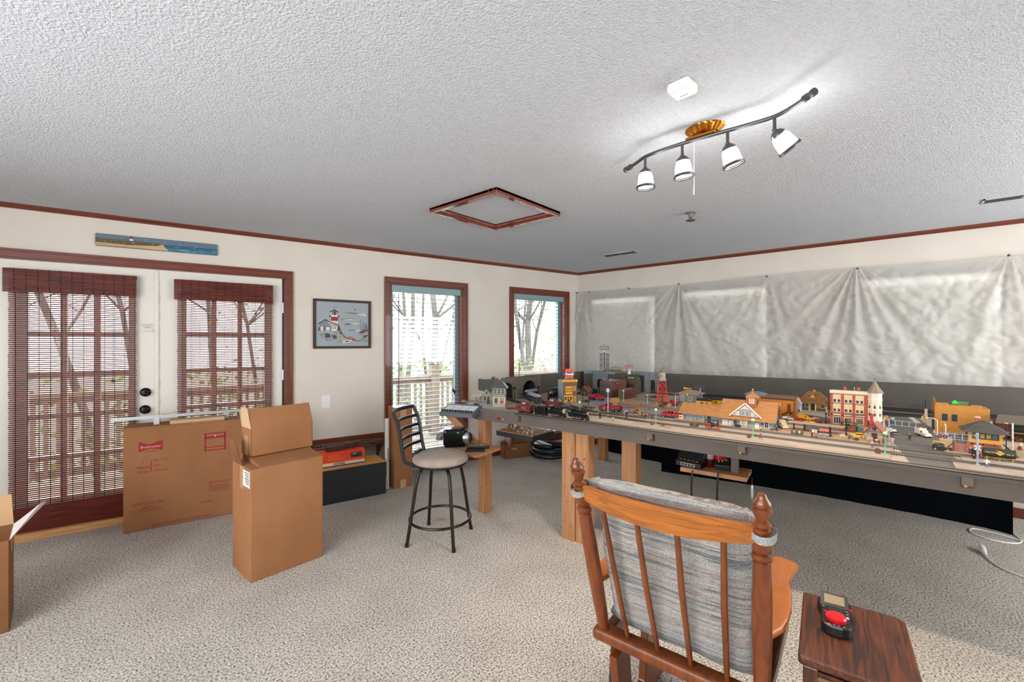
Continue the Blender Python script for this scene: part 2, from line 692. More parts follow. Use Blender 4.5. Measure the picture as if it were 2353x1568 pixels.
# ------------------------------------------------------------------ ceiling fittings
fr = thing('hatch_frame', 'square glossy red-brown frame around the ceiling hatch', 'frame', (2.455, 2.302, ZC))
W_, D_ = .365, .35
k = MB()
for (o0, o1, t) in ((0, .075, .02), (.0, .03, .034), (.055, .075, .012)):
    a, b, c, e = W_ - o0, W_ - o1, D_ - o0, D_ - o1
    k.box(-a, -c, -t, a, -e, 0, 'trim_gloss')
    k.box(-a, e, -t, a, c, 0, 'trim_gloss')
    k.box(-a, -e, -t, -b, e, 0, 'trim_gloss')
    k.box(b, -e, -t, a, e, 0, 'trim_gloss')
k.build('moulding', fr, bevel=.003)
MB().box(-.295, -.28, -.004, .295, .28, -.001, 'ceiling_texture').build('hatch_panel', fr)


def register(x0, x1, y0, y1, label):
    t = thing('ceiling_vent', label, 'vent', ((x0 + x1) / 2, (y0 + y1) / 2, ZC), 0, 'ceiling vents')
    a, b = abs(x1 - x0) / 2, abs(y1 - y0) / 2
    f = MB()
    for q in ((-a, -b, a, -b + .012), (-a, b - .012, a, b), (-a, -b, -a + .012, b), (a - .012, -b, a, b)):
        f.box(q[0], q[1], -.008, q[2], q[3], 0, '#bcbec0')
    f.box(-a + .012, -.006, -.008, a - .012, .006, 0, '#bcbec0')
    f.build('vent_frame', t)
    MB().box(-a + .012, -b + .012, -.002, a - .012, b - .012, -.0005, '#2d2d2d').build('backing', t)
    s = MB()
    n = 8
    for i in range(n):
        x = -a + .02 + (2 * a - .04) * i / (n - 1)
        s.beam((x, -b + .012, -.006), (x, b - .012, -.006), .009, .0015, '#5c5c5c', up=(-.6, 0, .8))
    s.build('louvres', t)


register(4.54, 4.67, 2.15, 2.56, 'ceiling vent near the room corner, above the tall radio tower')
register(4.56, 4.69, -.9, -.5, 'ceiling vent at the right, past the track light')
dt = thing('carbon_monoxide_detector', 'white square alarm box on the ceiling beside the track light', 'alarm', (1.7387, 0.6205, ZC), radians(-6))
MB().box(-.045, -.045, -.04, .045, .045, 0, 'white_plastic').build('cover', dt, bevel=.012, seg=3)
dz_ = MB()
for i in (-1, 0, 1):
    dz_.box(.012, i * .011 - .003, -.0408, .016, i * .011 + .003, -.0395, '#202020')
dz_.build('indicator_slots', dt)
sp = thing('sprinkler_head', 'small grey sprinkler head in the ceiling above the town', 'sprinkler', (3.5046, 1.1865, ZC))
MB().lathe([(.04, 0), (.04, -.006), (.018, -.012), (.018, -.04)], n=16, mat='#777777').build('escutcheon', sp)
MB().lathe([(.006, -.04), (.006, -.06), (.035, -.062), (.035, -.066), (0, -.066)], n=16, mat='#4a4a4a').build('deflector', sp)

# ------------------------------------------------------------------ sheet hung on the right wall
M('sheet_cloth', '#dddbd6', .85, spec=.1, transl=.45, kind='noise', col2='#d6d4cf', scale=2, bump=.7, bscale=13)
PINS = [3.47, 3.269, 2.655, 1.988, 1.026, .246, -.741]


def sheet_pt(u, v):
    y = -1.9 + u * 5.39
    z0 = .86
    top = 2.195 + .012 * sin(y * 2.1)
    z = z0 + v * (top - z0)
    s = 0
    for i, (p, am) in enumerate(((1.99, 1), (.26, 1), (3.35, .55), (-.75, .4), (1.03, .25))):
        dy, dz = y - p, top + .06 - z
        r = sqrt(dy * dy + dz * dz)
        th = atan2(dy, dz)
        env = min(1, r * 2.2) * math.exp(-(th / .75) ** 2) * math.exp(-r * .55)
        s += am * env * (.026 * sin(th * 17 + i) + .02 * sin(th * 33 + 2 * i) + .012 * cos(th * 7))
    nz = noise.noise(Vector((y * 3.2, z * 3.2, 1))) * .018 + noise.noise(Vector((y * 9, z * 7 + y * 4, 5))) * .010 + noise.noise(Vector((y * 21, z * 24, 8))) * .007 + abs(noise.noise(Vector((y * 7 + z * 5, z * 7 - y * 5, 11)))) * .026 + abs(noise.noise(Vector((y * 11 - z * 6, z * 12 + y * 6, 17)))) * .012
    s += nz * min(1, (1 - v) * 5 + .15)
    if abs(z - 1.40) < .012:
        s += .004
    return (XB - .045 - max(-.03, s * .9) - .012 * (1 - v), y, z)


sh = MB().grid(sheet_pt, 560, 180, 'sheet_cloth').build('hanging_sheet')
tag(sh, 'large wrinkled pale grey sheet pinned along the right wall', 'sheet')
for i, y in enumerate(PINS):
    p = MB().lathe([(.003, 0), (.003, -.02), (.009, -.022), (.006, -.03), (.009, -.036), (0, -.037)], (0, 0, 0), 10, '#1e2f6e', 'x').build('push_pin')
    p.location = (XB - .043, y, 2.19)
    tag(p, 'small blue push pin holding up the top edge of the grey sheet', 'pin', 'push pins along the sheet')
    p.rotation_euler[2] = 0
# windows behind the sheet, their blinds drawn
for i, h in enumerate(BW):
    mb = MB()
    for q in ((h[0] - .07, h[0]), (h[1], h[1] + .07)):
        mb.box(XB - .018, q[0], h[2] - .07, XB, q[1], h[3] + .07, 'trim_wood')
    mb.box(XB - .018, h[0], h[3], XB, h[1], h[3] + .07, 'trim_wood')
    mb.box(XB - .018, h[0], h[2] - .07, XB, h[1], h[2], 'trim_wood')
    w = struct(mb.build('window_%d' % (i + 3)))
    MB().box(XB + .1, h[0], h[2], XB + .104, h[1], h[3], 'window_glass').build('glass_pane', w)
    MB().box(XB + .03, h[0] + .03, h[2], XB + .034, h[1], h[3] - .045, M('shade_cloth', '#d8d8d4', .8, transl=.16)).build('roller_shade', w)
# unseen window bars, added behind the camera for the fill lights
for i, (ax, h) in enumerate((('x', REARX), ('y', REARY))):
    mb = MB()
    n = 3
    for k in range(n + 1):
        u = h[0] + (h[1] - h[0]) * k / n
        if ax == 'x': mb.box(XL - .1, u - .03, h[2], XL - .04, u + .03, h[3], 'door_white')
        else: mb.box(u - .03, YN - .1, h[2], u + .03, YN - .04, h[3], 'door_white')
    struct(mb.build('window_%d' % (i + 6)))

# ------------------------------------------------------------------ outside
M('deck_wood', '#85796a', .8, kind='wood', col2='#706556', scale=5, stretch=(1, 14, 14))
M('bark', '#66635e', .9, kind='noise', col2='#504d48', scale=12, stretch=(1, 1, .25), bump=.3)
M('leaf', '#6d7a42', .7, transl=.3)
M('ground_litter', '#7d796d', .95, kind='noise', col2='#6d6e58', scale=1.3)
BEFORE = set(COL.objects)
struct(MB().box(-25, 5.0, -1.6, 35, 60, -1.5, 'ground_litter').build('ground_outside'))
dk = MB()
for i in range(15):
    y = YA + TH + .02 + i * .143
    dk.box(-4, y, -.16, 7, y + .135, -.12, 'deck_wood')
struct(dk.build('deck_outside'))
YR = 6.9
rl = thing('deck_railing', 'weathered wooden deck railing with balusters outside the windows', 'railing', (1.2, YR, -.12))
MB().box(-4, -.07, .97, 5, .07, 1.01, 'deck_wood').build('top_rail', rl)
MB().box(-4, -.02, .9, 5, .02, .97, 'deck_wood').build('upper_rail', rl)
MB().box(-4, -.02, .08, 5, .02, .16, 'deck_wood').build('lower_rail', rl)
b = MB()
for i in range(90):
    b.box(-4 + i * .1, -.035, .08, -3.965 + i * .1, -.0, .92, 'deck_wood')
b.build('balusters', rl)['kind'] = 'stuff'
for x in (-3.9, -1.6, .2, 1.95, 3.4, 4.9):
    k = MB()
    k.box(x - .07, -.11, -.02, x + .07, .03, 1.22, 'deck_wood')
    k.box(x - .1, -.14, 1.22, x + .1, .06, 1.26, 'deck_wood')
    k.build('post', rl)


def tree(x, y, h, r, seed, label, lean=.05):
    rnd = random.Random(seed)
    mb = MB()

    def limb(p, d, ln, r, lev):
        pts, rs = [p], [r]
        n = 5
        for i in range(n):
            d = (d + Vector((rnd.uniform(-1, 1), rnd.uniform(-1, 1), rnd.uniform(-.4, .6))) * .13).normalized()
            p = p + d * ln / n
            pts.append(p)
            rs.append(r * (1 - .7 * (i + 1) / n) if lev else r * (1 - .5 * (i + 1) / n))
        mb.tube(pts, rs, 7 if lev == 0 else 4, 'bark', False)
        if lev < 3:
            for k in range(7 if lev == 0 else 4):
                i = rnd.randint(1 if lev else 2, n)
                a = rnd.uniform(0, 2 * pi)
                dd = (d * .55 + Vector((cos(a), sin(a), rnd.uniform(-.1, .7)))).normalized()
                limb(pts[i], dd, ln * rnd.uniform(.3, .5), rs[i] * .5, lev + 1)
    limb(Vector((0, 0, 0)), Vector((lean, 0, 1)).normalized(), h, r, 0)
    o = mb.build('bare_tree', loc=(x, y, -1.5))
    return tag(o, label, 'tree', 'bare trees beyond the deck')


tree(4.9788, 11, 9, .105, 3, 'bare grey tree, thickest trunk seen through the window behind the stool', .1)
tree(8.6064, 11, 9, .12, 8, 'bare grey tree, thickest trunk seen through the corner window', 0)
for i, (x, y) in enumerate(((3.4, 12), (4.4, 15), (6.5, 14), (2.4, 14), (8.6, 15), (10.3, 15), (9, 12), (0, 14), (-2, 13), (-4, 14), (12, 17), (1.2, 11.4), (4.0, 10.4), (5.6, 12.5), (6.1, 11.3), (7.6, 12.4), (4.9, 13.2), (9.6, 13.4), (8.1, 10.8), (-1, 11.5), (-3, 11), (10.6, 12))):
    tree(x, y, random.uniform(7, 10), random.uniform(.035, .085), 20 + i, 'thin bare tree in the woods beyond the deck', random.uniform(-.1, .1))


def leaves(n, box, name, label):
    mb = MB()
    for i in range(n):
        c = Vector([random.uniform(a, b) for a, b in box])
        if noise.noise(c * .9) < -.05: continue
        a, e = random.uniform(0, 6.3), random.uniform(-.8, .8)
        u = Vector((cos(a), sin(a), e)).normalized() * random.uniform(.04, .09)
        v = u.orthogonal().normalized() * random.uniform(.025, .05)
        mb.add([c - u, c + v, c + u, c - v], [(0, 1, 2, 3)], 'leaf')
    tag(mb.build(name), label, 'foliage', kind='stuff')


leaves(6000, ((-3, 11), (7.9, 10.5), (-1.4, 1.0)), 'shrub_foliage', 'yellow-green spring leaves of the shrubs beyond the deck railing')
leaves(1200, ((0, 12), (10, 13), (0, 3)), 'tree_foliage', 'sparse young leaves high among the bare trees outside')

wall_frame(BEFORE)

# ------------------------------------------------------------------ light
world = bpy.data.worlds.new('overcast_sky')
scene.world = world
world.use_nodes = True
bg = world.node_tree.nodes['Background']
bg.inputs[0].default_value = (.93, .97, 1, 1)
bg.inputs[1].default_value = 7.0


def area(name, loc, rot, sx, sy, power, col):
    l = bpy.data.lights.new(name, 'AREA')
    l.shape = 'RECTANGLE'
    l.size, l.size_y = sx, sy
    l.energy = power
    l.color = col
    o = bpy.data.objects.new(name, l)
    COL.objects.link(o)
    o.location = loc
    o.rotation_euler = rot
    return o


# fill lights added outside the unseen openings behind the camera
area('rear_fill_light', (XL - .2, 1.0, 1.45), (0, -HALF, 0), 1.4, 3.8, 78, (1, .99, .98))
area('near_fill_light', (3.6, YN - .2, 1.45), (HALF, 0, 0), 3.2, 1.4, 32, (1, .99, .98))
sun = bpy.data.lights.new('sky_patch_fill', 'SUN')      # wide lamp added as a bright sky patch, beyond the left wall
sun.energy = 5
sun.angle = radians(50)
sun.color = (1, .98, .95)
so = bpy.data.objects.new('sky_patch_fill', sun)
COL.objects.link(so)
so.rotation_euler = Vector((0, 0, -1)).rotation_difference(Matrix.Rotation(SKEW, 3, 'Z') @ Vector((.15, -1, -.75))).to_euler()
vs = scene.view_settings
vs.view_transform = 'Standard'
vs.look = 'None'
vs.gamma = 1
vs.use_curve_mapping = False
vs.exposure = 0
scene.cycles.use_denoising = True
scene.cycles.max_bounces = 10
scene.cycles.diffuse_bounces = 6
scene.cycles.transparent_max_bounces = 24
scene.cycles.caustics_reflective = False
scene.cycles.caustics_refractive = False
scene.cycles.sample_clamp_indirect = 8

# ------------------------------------------------------------------ furniture materials
M('cardboard', '#9f6f4b', .8, kind='noise', col2='#946542', scale=3, stretch=(1, 1, .5), bump=.05, bscale=60, spec=.2)
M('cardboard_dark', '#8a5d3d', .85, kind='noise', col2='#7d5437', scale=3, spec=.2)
M('cardboard_edge', '#cfae8a', .9)
M('packing_tape', '#c19a72', .18, spec=.7)
M('clear_tape', '#d9c8b4', .15, spec=.8)
M('red_print', '#9a2231', .8)
M('black_card', '#15171b', .5, kind='noise', col2='#1c1f25', scale=4)
M('gold_card', '#d39a4c', .55)
M('oak', '#a8621f', .3, kind='wood', col2='#864811', scale=9, stretch=(6, .5, 9), coat=.4, detail=6)
M('maple_turned', '#7c3d15', .32, kind='wood', col2='#602e10', scale=6, stretch=(4, 4, .7), coat=.2)
M('dark_wood', '#653014', .45, kind='wood', col2='#2c1409', scale=9, stretch=(.5, 7, 7), coat=.08, detail=6)
M('dark_wood_y', '#5a2a12', .4, kind='wood', col2='#2b140b', scale=7, stretch=(7, 7, .7), coat=.3)
M('post_pine', '#b5845c', .6, kind='wood', col2='#9c6c46', scale=5, stretch=(7, 7, .4))
M('post_pine_y', '#b5845c', .6, kind='wood', col2='#9c6c46', scale=5, stretch=(7, .5, 7))
M('fascia_paint', '#655b54', .6, kind='noise', col2='#5f564f', scale=6)
M('board_paint', '#55514a', .8, kind='noise', col2='#504c45', scale=4)
M('navy_cloth', '#04070d', .95, spec=.1)
M('black_plastic', '#17181b', .35)
M('black_gloss', '#0c0d0f', .12)
M('screen_tan', '#8a7b5e', .3)
M('red_button', '#c4121a', .25)
M('stool_metal', '#2c2723', .35, .6)
M('stool_back_paint', '#1d2329', .4, .3)
M('suede', '#8f8078', .8, kind='noise', col2='#a3958d', scale=5, spec=.2)
M('nickel', '#5f5f60', .35, .8)
M('bronze_brass', '#b8752c', .25, 1)
M('hose_rubber', '#15191d', .3)
M('steel', '#b8bcc0', .25, .9)
M('alu', '#c8ccd0', .35, .6)
M('tan_cloth', '#c3a583', .9)

# ------------------------------------------------------------------ track light
def smooth_line(p, n):
    out = []
    for i in range(len(p) - 1):
        p0, p1, p2, p3 = [p[max(0, min(len(p) - 1, i + j))] for j in (-1, 0, 1, 2)]
        for k in range(n):
            t = k / n
            out.append(tuple(.5 * (2 * b + (c - a) * t + (2 * a - 5 * b + 4 * c - d) * t * t + (3 * b - a - 3 * c + d) * t ** 3) for a, b, c, d in zip(p0, p1, p2, p3)))
    return out + [tuple(p[-1])]


tl = thing('track_light', 'wavy four-head track light on the ceiling with a ribbed bronze canopy', 'light', (0, 0, 0))
bar = [(2.199, 1.072), (2.16, 1.005), (2.121, .944), (2.103, .85), (2.096, .749), (2.096, .645), (2.100, .55), (2.103, .46), (2.098, .367), (2.062, .30), (2.009, .239)]
ZBAR = 2.415
sm = smooth_line(bar, 4)
MB().tube([(x, y, ZBAR) for x, y in sm], .0085, 10, 'nickel').build('track_bar', tl)
for a, b in ((sm[2], sm[0]), (sm[-3], sm[-1])):
    e = MB()
    d = (Vector((b[0], b[1], 0)) - Vector((a[0], a[1], 0))).normalized()
    p = Vector((b[0], b[1], ZBAR))
    e.tube([p - d * .02, p, p + d * .004, p + d * .018, p + d * .02, p + d * .032, p + d * .034], [.014, .014, .011, .011, .015, .015, .004], 12, 'nickel')
    e.build('end_cap', tl)
c = MB()
n = 48
prof = [(.085, ZC), (.082, ZC - .008), (.06, ZC - .032), (.052, ZC - .034), (0, ZC - .036)]
vs, fs = [], []
for r, z in prof:
    for k in range(n):
        t = 2 * pi * k / n
        rr = r * (1 + (.025 if k % 2 else -.02) * (1 if .055 < r < .084 else 0))
        vs.append((2.165 + rr * .8 * cos(t), .668 + rr * 1.05 * sin(t), z))
for i in range(len(prof) - 1):
    for k in range(n):
        k2 = (k + 1) % n
        fs.append((i * n + k, (i + 1) * n + k, (i + 1) * n + k2, i * n + k2))
c.add(vs, fs, 'bronze_brass')
c.build('canopy', tl)
b = MB()
b.beam((2.155, .668, ZC - .036), (2.11, .668, ZBAR + .012), .03, .008, 'bronze_brass')
b.box(2.085, .60, ZBAR + .006, 2.115, .73, ZBAR + .016, 'bronze_brass')
b.cyl((2.165, .668, ZC - .035), (2.165, .668, ZC - .046), .01, .006, 10, 'bronze_brass')
b.build('bracket', tl)
M('lit_glass', '#fffdf8', .4, emit=26)
RV = Vector((.6563, -.7545, 0))
HEADS = [((2.121, .944), Vector((0, 0, -1)) + RV * .02), ((2.098, .749), Vector((0, 0, -1)) + RV * .08), ((2.102, .55), Vector((0, 0, -1)) + RV * .3), ((2.098, .367), Vector((.1, -.1, -1)) + RV * .75)]
for i, ((x, y), d) in enumerate(HEADS):
    d.normalize()
    top = Vector((x, y, ZBAR - .06))
    st = MB()
    st.cyl((x, y, ZBAR), (x, y, ZBAR - .055), .007, n=8, mat='nickel')
    st.ball(top, .011, 10, 'nickel')
    h = st.build('lamp_head', tl)
    q = Vector((0, 0, -1)).rotation_difference(d).to_matrix().to_4x4()
    mt = Matrix.Translation(top) @ q
    MB().lathe([(.008, 0), (.02, -.006), (.028, -.016), (.03, -.026)], n=18, mat='nickel').xf(mt).build('cap', h)
    MB().lathe([(.029, -.026), (.035, -.045), (.038, -.07), (.040, -.09)], n=20, mat='lit_glass').xf(mt).build('glass_shade', h, label='glowing white glass shade')
    k = MB()
    k.torus((0, 0, -.092), .043, .004, 22, 6, 'nickel')
    k.torus((0, 0, -.099), .044, .004, 22, 6, 'nickel')
    k.xf(mt).build('rim', h)
    l = bpy.data.lights.new('lamp_beam', 'SPOT')
    l.energy = 34
    l.color = (1, .8, .58)
    l.spot_size = radians(115)
    l.spot_blend = .7
    l.shadow_soft_size = .03
    o = bpy.data.objects.new('lamp_beam', l)
    COL.objects.link(o)
    o.location = top + d * .115
    o.rotation_euler = Vector((0, 0, -1)).rotation_difference(d).to_euler()
pc = MB()
pc.cyl((2.13, .705, ZBAR), (2.13, .705, 2.17), .0012, n=6, mat='white_plastic')
pc.build('pull_chain', tl)

# ------------------------------------------------------------------ things along the left wall
BEFORE = set(COL.objects)
pt = thing('painted_board', 'long narrow painted board of a red and white lighthouse on a dune, above the door', 'painting', (-.3435, YA, 2.29), 0)
pt.rotation_euler[1] = radians(-.6)
MB().box(-.4, -.022, -.049, .4, 0, .049, '#5d7080').build('board', pt, bevel=.004)
k = MB()


def flat(mb, poly, y, mat, ox=0, oz=0, t=.0004):
    mb.prism([(ox + p[0], oz + p[1]) for p in poly], y, y - t, 'y', mat)


Y0 = -.022
flat(k, [(-.4, -.047), (.03, -.047), (.02, -.01), (0, .008), (-.1, .012), (-.2, .018), (-.3, .012), (-.4, .016)], Y0, '#4d5335')
flat(k, [(-.397, -.046), (.06, -.046), (.03, -.016), (.02, .004), (-.02, -.014), (-.2, -.026), (-.397, -.022)], Y0 - .0005, '#c9a378')
flat(k, [(-.4, -.045), (-.06, -.046), (-.1, -.034), (-.25, -.036), (-.4, -.03)], Y0 - .001, '#b98f66')
for i in range(60):
    x, z = random.uniform(-.39, -.04), random.uniform(-.018, .01)
    k.box(x, Y0 - .0016, z, x + .008, Y0 - .0008, z + .004, random.choice(['#a8486a', '#c06a86', '#3c4428', '#5a6238', '#8a3a56']))
flat(k, [(.03, -.02), (.4, -.02), (.4, .006), (.02, .004)], Y0, '#1f5574')
flat(k, [(.04, -.047), (.4, -.047), (.4, -.02), (.03, -.02)], Y0 - .0003, '#2f6f86')
for i in range(14):
    x, z = random.uniform(.08, .36), random.uniform(-.042, -.008)
    k.box(x, Y0 - .0014, z, x + random.uniform(.02, .05), Y0 - .0004, z + .0015, '#a8c2c6')
flat(k, [(-.195, .012), (-.17, .012), (-.173, .026), (-.192, .026)], Y0 - .0012, '#e8e4da')
flat(k, [(-.192, .026), (-.173, .026), (-.175, .038), (-.19, .038)], Y0 - .0012, '#a02022')
flat(k, [(-.192, .038), (-.173, .038), (-.177, .047), (-.188, .047)], Y0 - .0012, '#26221f')
flat(k, [(-.225, .013), (-.2, .013), (-.2, .02), (-.212, .026), (-.225, .02)], Y0 - .0012, '#8c4b42')
for x, z in ((-.1, .03), (.03, .03), (.13, .022), (.24, .003)):
    k.box(x, Y0 - .001, z, x + .012, Y0 - .0002, z + .0016, '#e8e8e8')
k.build('painted_scene', pt)

pf = thing('framed_picture', 'dark framed needlework picture of a lighthouse, cottage and harbour', 'picture', (1.141, YA, 1.654))
W_, Z_ = .287, .2525
k = MB()
for q in ((-W_, -Z_, W_, -Z_ + .024), (-W_, Z_ - .024, W_, Z_), (-W_, -Z_ + .024, -W_ + .024, Z_ - .024), (W_ - .024, -Z_ + .024, W_, Z_ - .024)):
    k.box(q[0], -.028, q[1], q[2], 0, q[3], '#3a241c')
k.build('frame', pf, bevel=.004)
MB().box(-W_ + .02, -.012, -Z_ + .02, W_ - .02, -.004, Z_ - .02, M('linen', '#a2abb0', .9, kind='noise', col2='#99a2a8', scale=90)).build('linen_ground', pf)
k = MB()
Y0 = -.012
S = lambda pts: [((x - 535) / 635 * .53, (745 - z) / 550 * .455) for x, z in pts]
Y_ = [Y0]


def st(pts, mat):
    flat(k, S(pts), Y_[0], mat, t=.0005)
    Y_[0] -= .00012


st([(395, 660), (478, 660), (475, 705), (395, 705)], '#93242c')
st([(395, 705), (475, 705), (473, 745), (398, 720)], '#d6cdbc')
st([(400, 715), (470, 745), (462, 760)], '#93242c')
st([(375, 638), (492, 638), (490, 660), (377, 660)], '#2a3038')
st([(392, 630), (475, 630), (475, 655), (392, 655)], '#ded8c8')
st([(397, 590), (474, 590), (472, 632), (397, 632)], '#39424c')
for x in (397, 415, 455, 470):
    st([(x, 590), (x + 6, 590), (x + 6, 632), (x, 632)], '#d9d2c0')
st([(372, 592), (435, 565), (497, 598), (480, 598), (430, 585), (385, 596)], '#39342f')
st([(433, 530), (437, 530), (437, 570), (433, 570)], '#39342f')
st([(245, 745), (320, 690), (350, 695), (470, 775), (440, 775), (330, 715), (260, 750)], '#26303a')
st([(262, 750), (322, 700), (410, 775), (410, 830), (258, 830)], '#7d848a')
st([(335, 700), (465, 772), (400, 778)], '#a8b0b4')
st([(400, 778), (470, 776), (466, 830), (402, 830)], '#ded7c8')
st([(275, 780), (308, 780), (306, 828), (275, 828)], '#d8ccb8')
st([(312, 775), (324, 775), (324, 826), (312, 826)], '#2c4656')
st([(338, 785), (378, 785), (378, 826), (338, 826)], '#ded7c8')
st([(415, 783), (425, 783), (425, 806), (415, 806)], '#2b2e33')
st([(440, 783), (450, 783), (450, 806), (440, 806)], '#2b2e33')
st([(245, 830), (258, 775), (272, 830)], '#274a50')
st([(462, 830), (482, 740), (512, 830)], '#2d525a')
for x0, z0, n in ((260, 870, 10), (410, 840, 8), (470, 900, 8), (760, 930, 6), (270, 900, 6)):
    for i in range(n):
        x, z = x0 + random.uniform(0, 80), z0 + random.uniform(-10, 40)
        st([(x, z), (x + 14, z - 6), (x + 20, z + 4), (x + 6, z + 8)], random.choice(['#8b8f55', '#6c7a52', '#a9a268']))
st([(325, 870), (350, 860), (380, 870), (388, 915), (325, 918)], '#274a5c')
st([(395, 880), (455, 885), (460, 930), (430, 935)], '#5b4833')
st([(488, 838), (520, 838), (525, 880), (500, 870)], '#5b4833')
st([(525, 860), (560, 905), (690, 945), (740, 950), (840, 880), (835, 895), (740, 962), (640, 950), (545, 910)], '#6d5a44')
st([(592, 818), (690, 812), (690, 820), (600, 824)], '#33606a')
st([(680, 815), (750, 815), (740, 832), (700, 830)], '#cfc9bc')
st([(762, 810), (842, 812), (838, 835), (770, 838)], '#94323a')
for x, a, b in ((745, 685, 815), (780, 710, 815), (806, 735, 815), (818, 730, 815), (830, 760, 815)):
    st([(x - 2, a), (x + 2, a), (x + 2, b), (x - 2, b)], '#2b333b')
st([(730, 835), (810, 838), (800, 850), (740, 848)], '#20262c')
for x in (735, 752, 770):
    st([(x, 845), (x + 3, 845), (x + 3, 880), (x, 880)], '#20262c')
st([(780, 890), (840, 872), (835, 885), (785, 915)], '#5b5140')
st([(595, 905), (640, 900), (685, 930), (660, 942), (610, 925)], '#a52f38')
for x in (615, 637, 659):
    st([(x, 908), (x + 8, 912), (x + 8, 928), (x, 922)], '#e6e0d4')
st([(515, 965), (570, 940), (640, 938), (650, 950), (600, 980), (530, 985)], '#c8c2b4')
st([(560, 958), (605, 954), (605, 966), (560, 968)], '#3a3a3a')
for i in range(12):
    x, z = random.choice([(345, 935), (390, 940), (450, 960), (485, 960)])
    x, z = x + random.uniform(-10, 25), z + random.uniform(-5, 20)
    st([(x, z), (x + 9, z - 5), (x + 12, z + 6)], '#b03744')
for pts, m in (([(535, 600), (640, 592), (700, 600), (850, 610), (700, 618)], '#6f7a84'), ([(690, 612), (800, 600), (838, 625), (800, 642), (720, 622)], '#ccc0ac'),
               ([(480, 685), (600, 668), (690, 672), (560, 694)], '#7c868e'), ([(520, 690), (620, 678), (685, 684), (600, 696)], '#cfc2ac'),
               ([(545, 750), (600, 732), (650, 742), (590, 756)], '#5d6a76'), ([(610, 742), (680, 725), (765, 735), (680, 748)], '#ccc0ac'),
               ([(665, 555), (680, 548), (692, 556), (678, 562)], '#2e3438')):
    st(pts, m)
k.build('stitched_scene', pf)

# big printed carton
YF, X0, X1, HB = 4.425, -.542, .6, .808
bc = thing('printed_carton', 'wide flat cardboard carton with dark red printing, standing before the door', 'carton', ((X0 + X1) / 2, YF, 0))
hw = (X1 - X0) / 2
MB().box(-hw, 0, .002, hw, .224, HB - .012, 'cardboard').build('carton_body', bc, bevel=.006)
k = MB()
k.box(-hw + .003, .003, HB - .012, hw - .003, .11, HB - .003, 'cardboard')
k.box(-hw + .003, .114, HB - .012, hw - .003, .221, HB - .003, 'cardboard')
k.build('top_flap', bc)
k = MB()
xc = (X0 + X1) / 2


def put(txt, u, v, h, sx=1, bold=.009, align='CENTER', mat='red_print', y=0):
    x, z = u - xc, v
    k.text(txt, h, TM((x, -.0006 - y, z), (1, 0, 0), (0, 0, 1)), mat, .0003, align, bold, sx)


def fl(poly, mat='red_print', y=0):
    flat(k, [(p[0] - xc, p[1]) for p in poly], -.0003 - y, mat, t=.0003)


fl([-0.4506, 0.6915] and [(-0.4506, 0.6915), (-0.3849, 0.6644), (-0.3049, 0.6917), (-0.3049, 0.6138), (-0.3849, 0.6337), (-0.4506, 0.6114)])
put('Budweiser', -0.3783, 0.6471, .018, 1.15, .012, mat='cardboard_edge', y=.0006)
put('KING OF BEERS', -0.3797, 0.6107, .007)
a, b, c, d = (-0.0336, 0.7092), (0.1144, 0.7081), (0.1144, 0.5583), (-0.0336, 0.561)
L_, R_, T_, B_ = a[0], b[0], (a[1] + b[1]) / 2, (c[1] + d[1]) / 2
for q in ((L_, B_, L_ + .012, T_), (R_ - .012, B_, R_, T_), (L_, T_ - .01, R_, T_), (L_, T_ - .047, R_, T_ - .028), (L_, B_ + .026, R_, B_ + .034), (L_, B_, R_, B_ + .009)):
    fl([(q[0], q[1]), (q[2], q[1]), (q[2], q[3]), (q[0], q[3])])
k.lathe([(.013, -.0004), (.013, -.0009)], ((L_ + R_) / 2 - xc, 0, T_ - .026), 16, 'red_print', 'y')
k.lathe([(.008, -.0010), (.008, -.0013)], ((L_ + R_) / 2 - xc, 0, T_ - .026), 16, 'cardboard_edge', 'y')
put('1', -0.4255, 0.5274, .019)
put('ITEM NO.', -0.4255, 0.4885, .018, .82)
put('054-686', -0.4242, 0.4533, .018, .84)
a = (-0.3749, 0.4921)
fl([(a[0] - .004, a[1] - .043), (a[0] + .002, a[1] - .043), (a[0] + .002, a[1] + .043), (a[0] - .004, a[1] + .043)])
put('Palm Tree', -0.3638, 0.5365, .0175, .84, align='LEFT')
put('Neon', -0.3638, 0.4944, .0175, .84, align='LEFT')
put('w/Dimmer', -0.3638, 0.456, .0175, .84, align='LEFT')
put('IMPORTANT!!', 0.0668, 0.2915, .016, 1.02)
for i, t in enumerate(('THIS SIGN MUST BE HANDLED', 'WITH CARE AT ALL TIMES AND', 'KEPT UPRIGHT WHEN MOVED', 'OR STORED IN THIS CARTON')):
    a = (0.0668, 0.2658)
    put(t, a[0], a[1] - i * .0145, .0085, .85, .01)
put('DATE MFG.', -0.0129, 0.1411, .012, 1.14)
put('GHN NEON, INC.', -0.3928, 0.2052, .021, .86)
for i, (t, w) in enumerate((('25 COLUMBIA', .8), ('ALISO VIEJO, CA 92656', .8), ('(714)643-7026 FAX(714)643-9508', .78))):
    a = (-0.3928, 0.1831)
    put(t, a[0], a[1] - .004 - i * .0155, .0105, w, .01)
put('ANHEUSER BUSCH, INC. ST. LOUIS, MO.', -0.1807, 0.0261, .0175, .87)
k.build('printing', bc)
